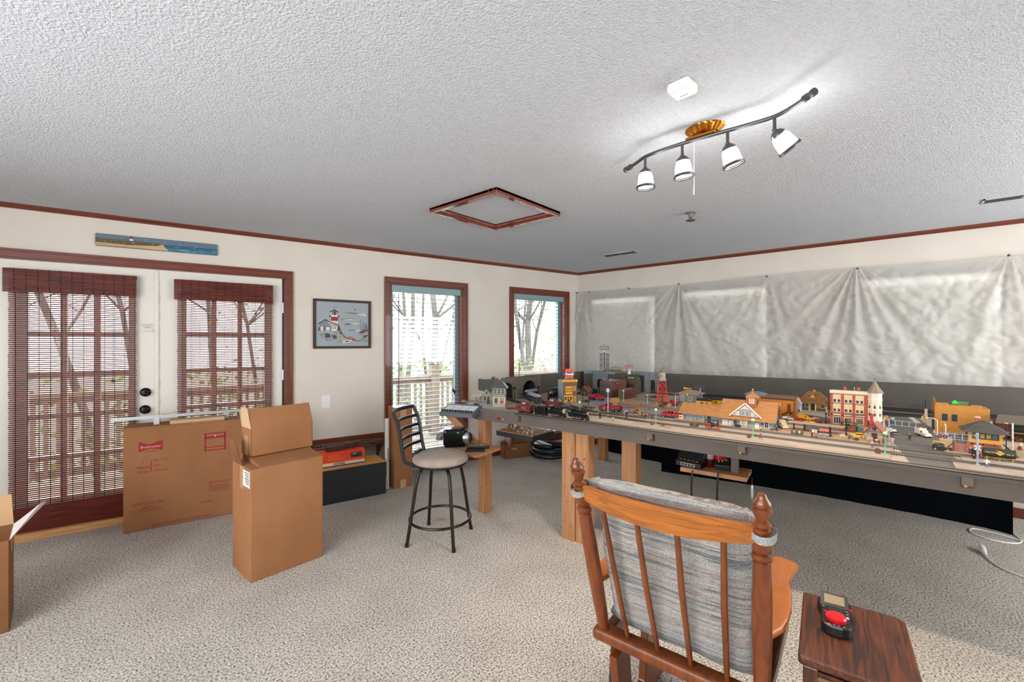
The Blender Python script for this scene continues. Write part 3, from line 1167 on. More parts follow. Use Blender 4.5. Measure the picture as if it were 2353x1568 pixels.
# rack and folded cloth on it
rk = thing('metal_rack', 'long pale metal rack lying on the printed carton', 'rack', (-.02, 4.53, HB - .003))
k = MB()
k.box(-.60, -.035, .052, .52, .035, .066, 'alu')
k.box(-.60, -.035, .062, .52, -.031, .075, 'alu')
k.build('rail', rk)
for i in range(5):
    x = -.55 + i * .25
    MB().box(x, -.02, .066, x + .05, .02, .071, '#5f666e').build('clip', rk)
for x in (-.33, .14):
    MB().box(x - .018, -.02, 0, x + .018, .02, .052, 'alu').build('foot', rk)
cl = MB()
for i in range(4):
    cl.grid(lambda u, v, i=i: (-.18 + .36 * u, -.06 + .12 * v, .007 + i * .0085 + .002 * sin(u * 9 + i) + .004 * sin(v * pi)), 20, 6, 'tan_cloth')
cl.box(-.178, -.058, 0, .178, .058, .032, 'tan_cloth')
cl.cyl((-.18, -.06, .016), (.185, -.06, .018), .0155, n=10, mat='tan_cloth')
o = cl.build('folded_cloth', loc=(-.08, 4.49, HB - .003))
tag(o, 'folded tan cloth lying on the printed carton under the metal rack', 'cloth')

# black cartons, orange box
for i, (z, lab) in enumerate(((0, 'flat black carton on the carpet, lower of the two by the bamboo blind wall'), (.156, 'flat black carton with a gold top, upper of the two'))):
    t = thing('black_carton', lab, 'carton', (1.105, 4.32, z), 0, 'stacked black cartons')
    g = .0 if i == 0 else .004
    MB().box(-.3 - g, -.155 - g, 0, .3 + g, .155 + g, .152, 'black_card').build('carton_body', t, bevel=.003)
    MB().box(-.3, -.155, .152, .3, .155, .156, 'gold_card' if i else 'black_card').build('carton_top', t)
ob = thing('orange_train_box', 'orange and cream toy train box with a picture of a locomotive, on the black carton', 'box', (.99, 4.30, .312))
k = MB()
k.box(-.23, -.075, .045, .23, .075, .14, '#e0431a')
k.box(-.23, -.075, 0, .23, .075, .045, '#e8cba0')
k.box(-.2305, -.0755, .004, .2305, -.07, .016, '#27346b')
k.build('box_body', ob)
k = MB()
k.text('LIONEL', .021, TM((.0, -.0762, .03), (1, 0, 0), (0, 0, 1)), '#27346b', .0003, 'CENTER', .03, 1.1)
k.box(.10, -.0765, .07, .205, -.0755, .115, '#3a3638')
k.box(.115, -.077, .078, .19, -.0763, .095, '#14161a')
k.box(.12, -.0772, .095, .15, -.0763, .108, '#8d9196')
for i in range(4):
    k.box(-.1, -.0765, .068 + i * .013, .05 - i * .02, -.0757, .071 + i * .013, '#f08a60')
k.build('printing', ob)
for i, (x, y, w, d, h, rz, lab) in enumerate(((-.02, .0, .17, .06, .045, .12, 'brown wooden block nearest the front of the orange box'), (.115, .03, .1, .05, .05, .05, 'brown wooden block in the middle on the orange box'), (.19, .045, .075, .05, .055, -.05, 'brown wooden block at the right rear of the orange box'))):
    o = MB().box(-w / 2, -d / 2, 0, w / 2, d / 2, h, M('brown_block', '#54271a', .5, kind='wood', col2='#3d1a11', scale=8)).build('wooden_block', loc=(.99 + x, 4.30 + y, .452), rz=rz, bevel=.003)
    tag(o, lab, 'block', 'brown blocks on the orange box')
ws = thing('wall_ledge', 'dark wooden ledge along the wall beneath the light switch', 'shelf', (1.21, YA, .42))
MB().box(-.38, -.2, -.02, .36, 0, 0, 'trim_wood_h').build('ledge_board', ws)
MB().box(-.38, -.02, 0, .36, 0, .06, 'trim_wood_h').build('back_strip', ws)
for x in (-.3, .28):
    MB().prism([(-.18, -.02), (0, -.02), (0, -.2)], x, x + .02, 'x', 'trim_wood_h').build('bracket', ws)


def track_mesh(mb, x0, x1, w=.045, ties=True):
    n = int(abs(x1 - x0) / .021)
    for i in range(n):
        x = x0 + (x1 - x0) * (i + .5) / n
        mb.box(x - .0045, -w / 2 - .006, 0, x + .0045, w / 2 + .006, .005, '#2b241f')
    for y in (-w / 2 + .004, 0, w / 2 - .004):
        mb.box(x0, y - .0013, .005, x1, y + .0013, .011, '#6d6257')


for i, (x0, x1, y, z, lab) in enumerate(((-.36, .33, -.06, 0, 'long loose toy track section at the back of the wall ledge'), (-.3, .36, -.12, 0, 'long loose toy track section in the middle of the wall ledge'), (-.37, .22, -.17, 0, 'loose toy track section at the front of the wall ledge'), (-.33, .2, -.09, .0115, 'loose toy track section lying over the others on the wall ledge'))):
    mb = MB()
    track_mesh(mb, x0, x1)
    tag(mb.build('track_section', loc=(1.21, YA + y, .42 + z), rz=.01 * i), lab, 'track', 'loose track sections on the ledge')

tb = thing('tall_carton', 'tall narrow cardboard carton with taped top beside the window', 'carton', (1.605, 4.313, 0))
MB().box(-.097, -.082, 0, .097, .082, .81, 'cardboard').build('carton_body', tb, bevel=.004)
k = MB()
k.box(-.03, -.0835, .70, .03, -.082, .81, 'packing_tape')
k.box(-.03, -.0835, 0, .03, -.082, .08, 'packing_tape')
k.box(-.09, -.08, .81, .09, .08, .8115, 'clear_tape')
k.build('tape', tb)
tu = thing('mailing_tube', 'white mailing tube with a green stripe standing against the tall carton', 'tube', (1.462, 4.30, 0))
MB().lathe([(.0225, 0), (.0225, .70), (.0205, .70), (.0205, .69), (0, .69)], n=20, mat='#d8d4cd').build('tube_wall', tu)
k = MB()
k.prism([(.0232 * sin(t), -.0232 * cos(t)) for t in (0, .2, .4, .4, .2, 0)][:3] + [(.0225 * sin(t), -.0225 * cos(t)) for t in (.4, .2, 0)], .27, .41, 'z', '#2f7d68')
k.build('label', tu)
# small open carton and hose under the layout, by the wall
sc_ = thing('open_carton', 'small open cardboard carton on the carpet by the wall under the layout', 'carton', (3.23, 4.56, 0), radians(-10.5))
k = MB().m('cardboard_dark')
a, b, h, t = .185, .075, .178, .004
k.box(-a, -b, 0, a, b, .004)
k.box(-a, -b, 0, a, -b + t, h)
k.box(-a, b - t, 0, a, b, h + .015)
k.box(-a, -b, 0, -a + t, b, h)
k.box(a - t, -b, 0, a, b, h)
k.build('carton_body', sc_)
k = MB()
k.box(-.09, -b - .0012, .115, -.02, -b, .122, '#d8cfc2')
k.box(-.1, -b - .0012, .109, -.085, -b, .118, '#d8cfc2')
k.build('label', sc_)
oc = tag(MB().box(-.03, -.02, .003, .03, 0, .055, 'white_plastic').box(-.012, -.034, .014, .012, -.02, .04, 'white_plastic').build('power_adapter', loc=(2.81, YA - .017, .02), bevel=.006), 'white plug adapter on the baseboard under the layout corner', 'adapter')
wall_frame(BEFORE)

# ------------------------------------------------------------------ hose, floor things
pts = []
for i in range(150):
    t = i / 149 * 2.6 * 2 * pi
    r = .24 + .018 * sin(t * .7) - .012 * t / 6.3
    pts.append((r * cos(t) * .95, r * sin(t) * 1.05, .032 + .045 * t / 6.28 + .012 * sin(t * 1.3)))
pts += [(.02, .27, .15), (.12, .26, .1), (.26, .2, .05)]
o = MB().tube(pts, .031, 10, 'hose_rubber').build('vacuum_hose', loc=(4.56, 3.30, 0))
tag(o, 'thick black vacuum hose coiled on the carpet behind the layout', 'hose')

tc = thing('tall_moving_carton', 'large upright cardboard carton on the carpet, a small carton on top', 'carton', (1.176, 3.10, 0))
a, b, h = .2235, .165, .688
MB().box(-a, -b, 0, a, b, h, 'cardboard').build('carton_body', tc, bevel=.004)
k = MB().m('cardboard')
k.prism([(-b + .002, h), (-b + .002, h + .004), (.03, h + .03), (.1, h + .034), (b - .004, h + .034), (b - .002, h)], -a + .06, a - .002, 'x')
k.build('top_flap', tc)
k = MB()
k.add([(-a, -.02, h), (-a, b, h), (-a - .022, b + .0, h + .15), (-a - .02, .04, h + .14)], [(0, 1, 2, 3)], 'cardboard_dark')
k.add([(-a + .003, -.02, h), (-a + .003, b, h), (-a - .018, b, h + .15), (-a - .016, .04, h + .14)], [(3, 2, 1, 0)], 'cardboard_edge')
k.build('side_flap', tc)
k = MB()
k.box(-a - .001, -.045, h - .14, -a, .02, h, 'packing_tape')
k.box(-a - .0022, -.155, h - .115, -a - .001, -.04, h - .015, '#e4e2de')
for i in range(6):
    k.box(-a - .003, -.145, h - .03 - i * .013, -a - .0022, -.07 - .01 * (i % 3), h - .025 - i * .013, '#55585c')
k.build('shipping_label', tc, label='white shipping label and tape')
sb = thing('small_open_carton', 'small open cardboard carton resting on top of the large upright carton', 'carton', (1.217, 3.215, .723), radians(1))
a, b, h = .2, .085, .18
k = MB().m('cardboard')
k.box(-a, -b, 0, a, b, .004)
k.box(-a, -b, 0, a, -b + .004, h)
k.box(-a, b - .004, 0, a, b, h)
k.box(-a, -b, 0, -a + .004, b, h)
k.box(a - .004, -b, 0, a, b, h)
k.build('carton_body', sb)
k = MB().m('cardboard')
k.add([(-a, -b, h), (a, -b, h), (a - .004, -b + .06, h + .125), (-a + .004, -b + .06, h + .125)], [(0, 1, 2, 3)])
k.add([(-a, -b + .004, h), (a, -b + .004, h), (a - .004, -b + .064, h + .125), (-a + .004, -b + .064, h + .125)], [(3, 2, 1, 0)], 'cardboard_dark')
k.build('front_flap', sb)
k = MB().m('cardboard_edge')
k.add([(-a, -b, h), (-a, b, h), (-a - .006, b, h + .13), (-a - .006, -b + .055, h + .13)], [(0, 3, 2, 1)])
k.build('side_flap', sb)
k = MB().m('cardboard_edge')
k.add([(a, -b, h), (a, b, h), (a + .004, b, h + .12), (a + .004, -b + .06, h + .13)], [(0, 1, 2, 3)])
k.add([(a - .012, b - .002, h), (-a, b - .002, h), (-a, b + .05, h + .1), (a - .012, b + .05, h + .1)], [(0, 1, 2, 3)])
k.build('rear_flap', sb)
MB().box(-a - .001, -.03, 0, -a, .03, h - .05, 'packing_tape').build('tape', sb)

lc = thing('open_moving_carton', 'open cardboard carton with a pale flap at the left edge of the room', 'carton', (-.225, 3.53, 0), radians(-3))
a, b, h = .225, .145, .463
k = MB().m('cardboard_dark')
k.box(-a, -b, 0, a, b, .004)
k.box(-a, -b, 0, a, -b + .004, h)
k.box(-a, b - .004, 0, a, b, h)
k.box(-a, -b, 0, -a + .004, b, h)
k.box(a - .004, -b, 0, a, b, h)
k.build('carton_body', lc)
k = MB()
k.add([(a, -b, h), (a, b, h), (a + .125, b + .0, h + .09), (a + .11, b - .1, h + .12)], [(0, 1, 2, 3)], '#e2ddd8')
k.add([(a, -b, h - .003), (a, b, h - .003), (a + .125, b + .0, h + .087), (a + .11, b - .1, h + .117)], [(3, 2, 1, 0)], '#e2ddd8')
k.build('side_flap', lc, label='pale inner side of the flap')
k = MB()
k.add([(-a, b, h), (a, b, h), (a - .01, b + .03, h + .16), (-a, b + .03, h + .16)], [(0, 1, 2, 3)], 'packing_tape')
k.build('rear_flap', lc)
k = MB()
k.box(a, -.03, h - .1, a + .001, .03, h, 'packing_tape')
k.build('tape', lc)

# ------------------------------------------------------------------ bar stool
bs = thing('bar_stool', 'dark metal swivel bar stool with ladder back and round suede seat', 'stool', (2.112, 2.551, 0), radians(-61.6))
for sx in (-1, 1):
    for sy in (-1, 1):
        k = MB()
        p = [(sx * .178, sy * .195, 0), (sx * .155, sy * .168, .2), (sx * .135, sy * .142, .4), (sx * .12, sy * .125, .5), (sx * .1, sy * .105, .538), (sx * .06, sy * .06, .548)]
        k.tube(p, .0125, 10, 'stool_metal')
        k.cyl((sx * .178, sy * .195, 0), (sx * .177, sy * .194, .02), .0145, n=10, mat='black_plastic')
        k.build('leg', bs)
MB().torus((0, 0, .155), .225, .01, 40, 8, 'stool_metal').build('foot_ring', bs)
MB().lathe([(.1, .54), (.12, .548), (.12, .556), (.19, .558), (.2, .566), (.2, .574), (0, .575)], n=32, mat='stool_metal').build('swivel_plate', bs)
MB().lathe([(.195, .574), (.207, .585), (.208, .602), (.195, .622), (.16, .635), (.09, .641), (0, .642)], n=36, mat='suede').build('seat', bs)
bk = MB()
for sy in (-1, 1):
    bk.tube([(-.13, sy * .15, .565), (-.205, sy * .17, .60), (-.225, sy * .172, .68), (-.24, sy * .172, .78), (-.262, sy * .172, .88), (-.30, sy * .17, .955)], .0135, 8, 'stool_back_paint')
bk.build('back_post', bs)
for i, (z, x) in enumerate(((.955, -.298), (.885, -.266), (.815, -.249), (.745, -.236), (.68, -.226))):
    k = MB()
    for j in range(12):
        a0, a1 = -1 + j / 6, -1 + (j + 1) / 6
        xa, xb = x - .035 * (1 - a0 * a0), x - .035 * (1 - a1 * a1)
        hh_ = .022 if i else .026
        k.beam((xa, a0 * .172, z), (xb, a1 * .172, z), .012, hh_, 'stool_back_paint')
    k.build('top_rail' if i == 0 else 'back_slat', bs)
MB().box(-.19, -.045, .625, -.165, .045, .65, 'stool_back_paint').build('seat_bracket', bs)

# ------------------------------------------------------------------ glider rocker
gl = thing('glider_rocker', 'oak glider rocker seen from behind with striped tie-on cushions', 'chair', (1.2835, .536, 0), radians(2.5))
HW = .281


def bx(z):  # x of the back plane at height z
    return .162 * (1.07 - z) / .65


for s in (1, -1):
    prof = [(0, 1.072), (.007, 1.0715), (.0105, 1.068), (.0115, 1.063), (.014, 1.058), (.0195, 1.05), (.0235, 1.042), (.024, 1.035), (.020, 1.031), (.0245, 1.0275), (.025, 1.022), (.021, 1.011), (.0155, .999), (.015, .992), (.0195, .990), (.024, .985), (.0245, .978),
            (.0185, .973), (.024, .969), (.0255, .962), (.022, .953), (.0235, .94), (.0245, .905), (.018, .897), (.0245, .893), (.027, .885), (.0245, .877), (.018, .873), (.023, .869), (.022, .862), (.0225, .85), (.026, .75), (.026, .62), (.021, .42), (.017, .36)]
    vs, n = [], 22
    k = MB()
    fs = []
    for r, z in prof:
        for j in range(n):
            t = 2 * pi * j / n
            yo = s * (HW - .025 * (1.07 - z) / .65)
            vs.append((bx(z) + r * cos(t), yo + r * sin(t), z))
    for i in range(len(prof) - 1):
        for j in range(n):
            j2 = (j + 1) % n
            fs.append((i * n + j, (i + 1) * n + j, (i + 1) * n + j2, i * n + j2))
    k.add(vs, fs, 'maple_turned', True)
    k.build('back_post', gl)
k = MB()
NS = 24
vs, fs = [], []
for i in range(NS + 1):
    a = -1 + 2 * i / NS
    y = a * (HW - .012)
    bow = -.045 * (1 - a * a)
    zt, zb = .977 + .004 * (1 - a * a), .926 - .024 * (1 - a * a)
    for (x, z) in ((-.012, zb), (-.012, zt - .006), (-.005, zt), (.006, zt), (.013, zt - .006), (.013, zb)):
        vs.append((bx(z) + x + bow, y, z))
for i in range(NS):
    for j in range(6):
        j2 = (j + 1) % 6
        fs.append((i * 6 + j, i * 6 + j2, (i + 1) * 6 + j2, (i + 1) * 6 + j))
fs += [tuple(range(6))[::-1], tuple(range(NS * 6, NS * 6 + 6))]
k.add(vs, fs, 'oak', False)
k.build('crest_rail', gl)
for a in (-.66, -.22, .22, .66):
    k = MB()
    y = a * HW
    y2 = a * .245
    bow = -.045 * (1 - a * a)
    k.tube([(bx(.92) + bow, y, .92), (bx(.7) + bow * .8, (y + y2) / 2, .7), (bx(.41) + .0, y2, .41)], [.0085, .010, .0085], 10, 'maple_turned')
    k.build('spindle', gl)
k = MB()
k.box(.13, -.29, .375, .2, .29, .42, 'maple_turned')
k.build('rear_seat_rail', gl, bevel=.016, seg=4)
k = MB()
for s in (1, -1):
    k.box(.17, s * .25 - .02, .36, .66, s * .25 + .02, .41, 'maple_turned')
k.box(.62, -.27, .36, .67, .27, .41, 'maple_turned')
k.build('seat_frame', gl, bevel=.006)
ARM = [(1.4508, 0.2623), (1.5093, 0.2423), (1.5707, 0.2371), (1.6362, 0.2387), (1.7336, 0.2517), (1.817, 0.2704), (1.8941, 0.2709), (1.9537, 0.264), (1.9767, 0.2671), (1.9944, 0.2924), (2.0004, 0.3435)]
ca, sa = cos(radians(-2.5)), sin(radians(-2.5))
ARM = [((x - 1.2835) * ca - (y - .536) * sa, (x - 1.2835) * sa + (y - .536) * ca) for x, y in ARM]
ARM = [(x, y) for x, y in ARM] + [(ARM[-1][0] - .04, -.20), (.4, -.215), (.2, -.235), (.12, -.245)]
for s in (-1, 1):
    k = MB()
    poly = [(x, y * (1 if s < 0 else -1)) for x, y in ARM]
    if s > 0: poly = poly[::-1]
    k.prism(poly, .596, .62, 'z', M('arm_oak', '#ac601c', .3, kind='wood', col2='#9c5616', scale=3, stretch=(1, 5, 5), coat=.5))
    k.build('armrest', gl, bevel=.008, seg=3, label='paddle-shaped armrest')
    q = MB()
    q.cyl((.58, s * .25, .4), (.6, s * .255, .6), .018, .016, 12, 'maple_turned')
    q.cyl((.3, s * .25, .4), (.29, s * .255, .6), .013, .012, 12, 'maple_turned')
    q.build('arm_spindle', gl)
    # base with gliding links
    q = MB()
    q.prism([(.06, 0), (.7, 0), (.72, .04), (.58, .07), (.56, .3), (.5, .33), (.45, .3), (.42, .08), (.3, .075), (.27, .3), (.22, .34), (.15, .33), (.2, .1), (.08, .05)], s * .215 - .016, s * .215 + .016, 'y', 'maple_turned')
    q.build('base_side', gl, bevel=.005)
    q = MB()
    for x in (.22, .52):
        q.beam((x, s * .24, .37), (x - .03, s * .24, .14), .012, .03, '#1c1a1a')
    q.build('glide_link', gl)
MB().cyl((.3, -.22, .05), (.3, .22, .05), .016, n=10, mat='maple_turned').cyl((.6, -.22, .05), (.6, .22, .05), .016, n=10, mat='maple_turned').build('stretcher', gl)


def stripe_fabric():
    m = bpy.data.materials.new('striped_fabric')
    m.use_nodes = True
    nt = m.node_tree
    N, L = nt.nodes, nt.links
    b = N['Principled BSDF']
    b.inputs['Roughness'].default_value = .95
    b.inputs['Specular IOR Level'].default_value = .1
    tc = N.new('ShaderNodeTexCoord')
    mp = N.new('ShaderNodeMapping')
    mp.inputs['Scale'].default_value = (1.4, 1.0, 60)
    L.new(tc.outputs['Object'], mp.inputs['Vector'])
    a = N.new('ShaderNodeTexNoise')
    a.inputs['Scale'].default_value = 1
    a.inputs['Detail'].default_value = 5
    a.inputs['Roughness'].default_value = .75
    L.new(mp.outputs[0], a.inputs['Vector'])
    r = N.new('ShaderNodeValToRGB')
    r.color_ramp.interpolation = 'CONSTANT'
    e = r.color_ramp.elements
    cols = [(.0, '#565b60'), (.36, '#8b8a88'), (.42, '#686f75'), (.455, '#aaa398'), (.49, '#8a8084'), (.52, '#b3aca0'), (.55, '#8d9ba3'), (.575, '#b0a79d'), (.62, '#7a7074'), (.66, '#b5b0a5')]
    e[0].position, e[0].color = cols[0][0], lin(cols[0][1])
    e[1].position, e[1].color = cols[1][0], lin(cols[1][1])
    for p, c in cols[2:]:
        q = r.color_ramp.elements.new(p)
        q.color = lin(c)
    mp3 = N.new('ShaderNodeMapping')
    mp3.inputs['Scale'].default_value = (1.2, .5, 17)
    L.new(tc.outputs['Object'], mp3.inputs['Vector'])
    a2 = N.new('ShaderNodeTexNoise')
    a2.inputs['Scale'].default_value = 1
    a2.inputs['Detail'].default_value = 2
    L.new(mp3.outputs[0], a2.inputs['Vector'])
    mxa = N.new('ShaderNodeMix')
    mxa.inputs[0].default_value = .42
    L.new(a.outputs[0], mxa.inputs[2])
    L.new(a2.outputs[0], mxa.inputs[3])
    L.new(mxa.outputs[0], r.inputs[0])
    wv = N.new('ShaderNodeTexNoise')
    wv.inputs['Scale'].default_value = 1
    mp2 = N.new('ShaderNodeMapping')
    mp2.inputs['Scale'].default_value = (260, 260, 420)
    L.new(tc.outputs['Object'], mp2.inputs['Vector'])
    L.new(mp2.outputs[0], wv.inputs['Vector'])
    mr = N.new('ShaderNodeMapRange')
    mr.inputs['From Min'].default_value, mr.inputs['From Max'].default_value = .4, .6
    mr.inputs['To Min'].default_value = .62
    L.new(wv.outputs[0], mr.inputs[0])
    mx = N.new('ShaderNodeMix')
    mx.data_type = 'RGBA'
    mx.blend_type = 'MULTIPLY'
    mx.inputs[0].default_value = 1
    L.new(r.outputs[0], mx.inputs[6])
    L.new(mr.outputs[0], mx.inputs[7])
    L.new(mx.outputs[2], b.inputs['Base Color'])
    bp = N.new('ShaderNodeBump')
    bp.inputs['Strength'].default_value = .5
    bp.inputs['Distance'].default_value = .002
    L.new(wv.outputs[0], bp.inputs['Height'])
    L.new(bp.outputs[0], b.inputs['Normal'])
    MATS['striped_fabric'] = m


stripe_fabric()


def cush(u, v):
    """closed pillow: u round the section, v across"""
    t = u * 2 * pi
    a = -1 + 2 * v
    yy = a * .245
    hz, th = .28, .05
    e = (1 - abs(a) ** 6) ** .5 if abs(a) < 1 else 0
    c_, s_ = cos(t), sin(t)
    z = .715 + hz * (abs(c_) ** .35) * (1 if c_ > 0 else -1) * (.94 + .06 * e)
    x = bx(z) + .062 + th * (abs(s_) ** .6) * (1 if s_ > 0 else -1) * (.02 + .98 * e)
    w = noise.noise(Vector((yy * 9, z * 9, 3))) * .008 + noise.noise(Vector((yy * 22, z * 22, 9))) * .003
    return (x + w, yy * (1 + .02 * sin(z * 20)) * (1 - .06 * (.98 - z)), z + .006 * noise.noise(Vector((yy * 8, 2, c_))))


MB().grid(cush, 72, 48, 'striped_fabric').build('back_cushion', gl)
for s in (1, -1):
    k = MB()
    R_ = .031
    k.grid(lambda u, v: (bx(.955) + R_ * cos(u * 2 * pi), s * HW + R_ * sin(u * 2 * pi), .948 + .014 * cos(u * 2 * pi) + .022 * v), 24, 1, 'striped_fabric')
    k.beam((bx(.962) + R_, s * (HW - .01), .972), (bx(.98) + .055, s * .225, .988), .004, .024, 'striped_fabric')
    k.build('cushion_tie', gl)


def seatc(u, v):
    t = u * 2 * pi
    a = -1 + 2 * v
    e = (1 - abs(a) ** 6) ** .5 if abs(a) < 1 else 0
    c_, s_ = cos(t), sin(t)
    return (.43 + .22 * (abs(c_) ** .4) * (1 if c_ > 0 else -1), a * .25, .455 + .045 * (abs(s_) ** .6) * (1 if s_ > 0 else -1) * (.4 + .6 * e))


MB().grid(seatc, 48, 24, 'striped_fabric').build('seat_cushion', gl)

# ------------------------------------------------------------------ side table and handheld controller
stb = thing('side_table', 'dark walnut side table at the lower right beside the rocker', 'table', (1.692, .083, 0), radians(5.3))
a, b = .197, .137
k = MB()
ch = .022
k.prism([(-a + ch, -b), (a - ch, -b), (a, -b + ch), (a, b - ch * .3), (a - ch * .3, b), (-a + ch * .3, b), (-a, b - ch * .3), (-a, -b + ch)], .545, .57, 'z', 'dark_wood')
k.build('table_top', stb, bevel=.008, seg=3)
for sx in (-1, 1):
    for sy in (-1, 1):
        MB().box(sx * (a - .02) - .018, sy * (b - .03) - .018, 0, sx * (a - .02) + .018, sy * (b - .03) + .018, .545, 'dark_wood_y').build('leg', stb, bevel=.003)
for (x0, y0, x1, y1, nm) in ((-a + .006, -b + .045, -a + .018, b - .045, 'louvred_panel'), (a - .02, -b + .045, a - .01, b - .045, 'rear_panel')):
    k = MB()
    k.box(x0 + .004, y0, .12, x1, y1, .535, 'dark_wood_y')
    if nm == 'louvred_panel':
        for i in range(26):
            z = .13 + i * .0155
            k.beam((x0, y0, z), (x0, y1, z), .010, .007, M('louvre_wood', '#7a5a3a', .35), up=(-.7, 0, .7))
    k.build(nm, stb)
for s in (-1, 1):
    MB().box(-a + .03, s * (b - .03) - .005, .12, a - .03, s * (b - .03) + .005, .54, 'dark_wood_y').build('side_panel', stb)
rm = thing('handheld_controller', 'black handheld train controller with a big red knob on the side table', 'controller', (1.733, .134, .57), radians(7))
k = MB()
k.prism([(-.088, -.014), (-.082, -.03), (-.066, -.039), (.02, -.036), (.05, -.046), (.08, -.046), (.08, .046), (.05, .046), (.02, .036), (-.066, .039), (-.082, .03), (-.088, .014)], 0, .032, 'z', 'black_plastic')
k.build('body', rm, bevel=.005)
k = MB()
k.add([(.035, -.037, .032), (.085, -.037, .052), (.085, .037, .052), (.035, .037, .032), (.035, -.037, .03), (.085, -.037, .02), (.085, .037, .02), (.035, .037, .03)],
      [(0, 1, 2, 3), (0, 4, 5, 1), (1, 5, 6, 2), (2, 6, 7, 3)], 'black_plastic')
k.build('display_hood', rm)
MB().add([(.043, -.027, .0365), (.076, -.027, .0497), (.076, .027, .0497), (.043, .027, .0365)], [(0, 1, 2, 3)], 'screen_tan').build('screen', rm, label='tan display')
k = MB()
for i in range(4):
    for j in range(4):
        k.box(.002 + i * .0085, -.019 + j * .0095, .032, .0085 + i * .0085, -.0115 + j * .0095, .0345, '#2a2b2e')
k.build('keypad', rm)
k = MB()
for x, y, m in ((-.012, .026, 'red_button'), (.035, -.041, 'red_button'), (-.012, .014, '#9a9ea2'), (-.012, -.004, '#9a9ea2'), (-.015, -.02, '#9a9ea2'), (-.02, -.03, '#c8ccd0'), (.0, -.03, '#5a5c60'), (.018, -.03, '#5a5c60'), (.02, .03, '#5a5c60')):
    k.lathe([(.0045, .031), (.0045, .035), (0, .036)], (x, y, 0), 10, m)
k.build('buttons', rm)
MB().lathe([(.026, .031), (.0275, .036), (.0275, .043), (.024, .047), (0, .047)], (-.045, .0, 0), 28, 'red_button').build('knob', rm, label='big red knob')
k = MB()
for i, y in enumerate((-.018, -.006, .006, .018)):
    k.box(-.079, y - .003, .032, -.076, y + .003, .0325, '#8a8a8a')
k.build('markings', rm)

# ------------------------------------------------------------------ white cables on the floor
o = MB().tube(smooth_line([(4.7592, -0.7655, .006), (4.8575, -0.7359, .006), (4.9054, -0.6727, .006), (4.9403, -0.5887, .006), (4.9533, -0.5214, .006), (4.9383, -0.4801, .006), (4.8728, -0.4644, .006), (4.8089, -0.4835, .006), (4.7564, -0.5559, .006), (4.7574, -0.6313, .006), (4.7951, -0.6954, .006), (4.8682, -0.7271, .006), (4.9482, -0.7219, .006), (5.0412, -0.7046, .006)], 5), .0055, 8, 'white_plastic').build('white_cable')
tag(o, 'white cable looped on the carpet beside the end of the navy skirt', 'cable')
cb = thing('charger_cable', 'white cable ending in a plug on the carpet at the right edge', 'cable', (0, 0, 0))
MB().tube(smooth_line([(4.3868, -0.4904, .012), (4.2968, -0.5041, .007), (4.2244, -0.5322, .006), (4.1742, -0.5724, .006), (4.1405, -0.6273, .006), (4.1277, -0.6726, .006)], 5), .0055, 8, 'white_plastic').build('cord', cb)
k = MB()
k.tube([(4.4784, -0.4819, .03), (4.4473, -0.4848, .026), (4.3938, -0.4892, .014), (4.3729, -0.4929, .011)], [.017, .019, .012, .006], 10, 'white_plastic')
k.build('plug', cb)

# ------------------------------------------------------------------ layout table
FAS = [(2.632, 2.683), (2.695, 1.9), (2.75, -.42), (2.775, -1.5)]     # line of the front fascia


def fas(y):
    for (x0, y0), (x1, y1) in zip(FAS, FAS[1:]):
        if y >= y1:
            return x0 + (x1 - x0) * (y0 - y) / (y0 - y1)
    return FAS[-1][0]


TOP = [(2.65, 2.683), (2.76, 2.99), (3.17, 3.12), (3.45, 2.99), (4.92, 2.80), (5.10, -1.5), (2.79, -1.5), (2.765, -.42), (2.71, 1.9)]
lt = thing('layout_table', 'long grey-painted train layout table on pine posts filling the right of the room', 'table', (0, 0, 0))
MB().prism(TOP, ZT - .02, ZT, 'z', M('layout_ground', '#b5a594', .9, kind='noise', col2='#a89887', scale=7)).build('table_top', lt)
k = MB()
edge = [(3.17, 3.13), (2.755, 3.0), (2.632, 2.683)] + FAS[1:]
for (x0, y0), (x1, y1) in zip(edge, edge[1:]):
    k.beam((x0, y0, .852), (x1, y1, .852), .022, .098, 'fascia_paint')
k.build('fascia', lt)
for y in (2.235, 1.16, .63, -.25, -1.0):
    x = fas(y)
    q = MB()
    q.prism([(x - .012, .885), (x - .048, .885), (x - .044, .85), (x - .03, .836), (x - .012, .832)], y - .018, y + .018, 'y', 'fascia_paint')
    q.cyl((x - .03, y + .006, .842), (x - .05, y + .006, .848), .006, n=8, mat='#9c6a35')
    q.build('shelf_bracket', lt)
k = MB()
ys = [2.26, 1.9, 1.2, .4, -.42, -1.5]
for y0, y1 in zip(ys, ys[1:]):
    xa, xb = fas(y0) - .02, fas(y1) - .02
    k.beam((xa, y0, .8925), (xb, y1, .8925), .055, .015, '#4a4643')
k.build('track_shelf', lt)
POSTS = [(2.65, 2.61, 2.735, 2.69, 'corner post'), (2.71, 1.75, 2.80, 1.86, ''), (2.72, 1.64, 2.805, 1.745, ''), (2.96, 1.39, 3.05, 1.5, ''), (4.80, 2.66, 4.89, 2.76, ''), (4.95, -1.2, 5.04, -1.1, '')]
for x0, y0, x1, y1, lab in POSTS:
    q = MB().box(x0, y0, 0, x1, y1, .80, 'post_pine')
    for i in range(7):
        z = random.uniform(.08, .72)
        yy = random.uniform(y0 + .015, y1 - .015)
        q.lathe([(.005, x0 - .0004), (.005, x0 - .0006), (0, x0 - .0007)], (0, yy, z), 8, '#6b3b1c', 'x')
    q.build('post', lt, bevel=.003)
q = MB()
q.beam((2.64, 2.69, .30 + .27), (2.50, 2.9, .84), .04, .06, 'post_pine_y')
q.build('brace', lt)
k = MB()
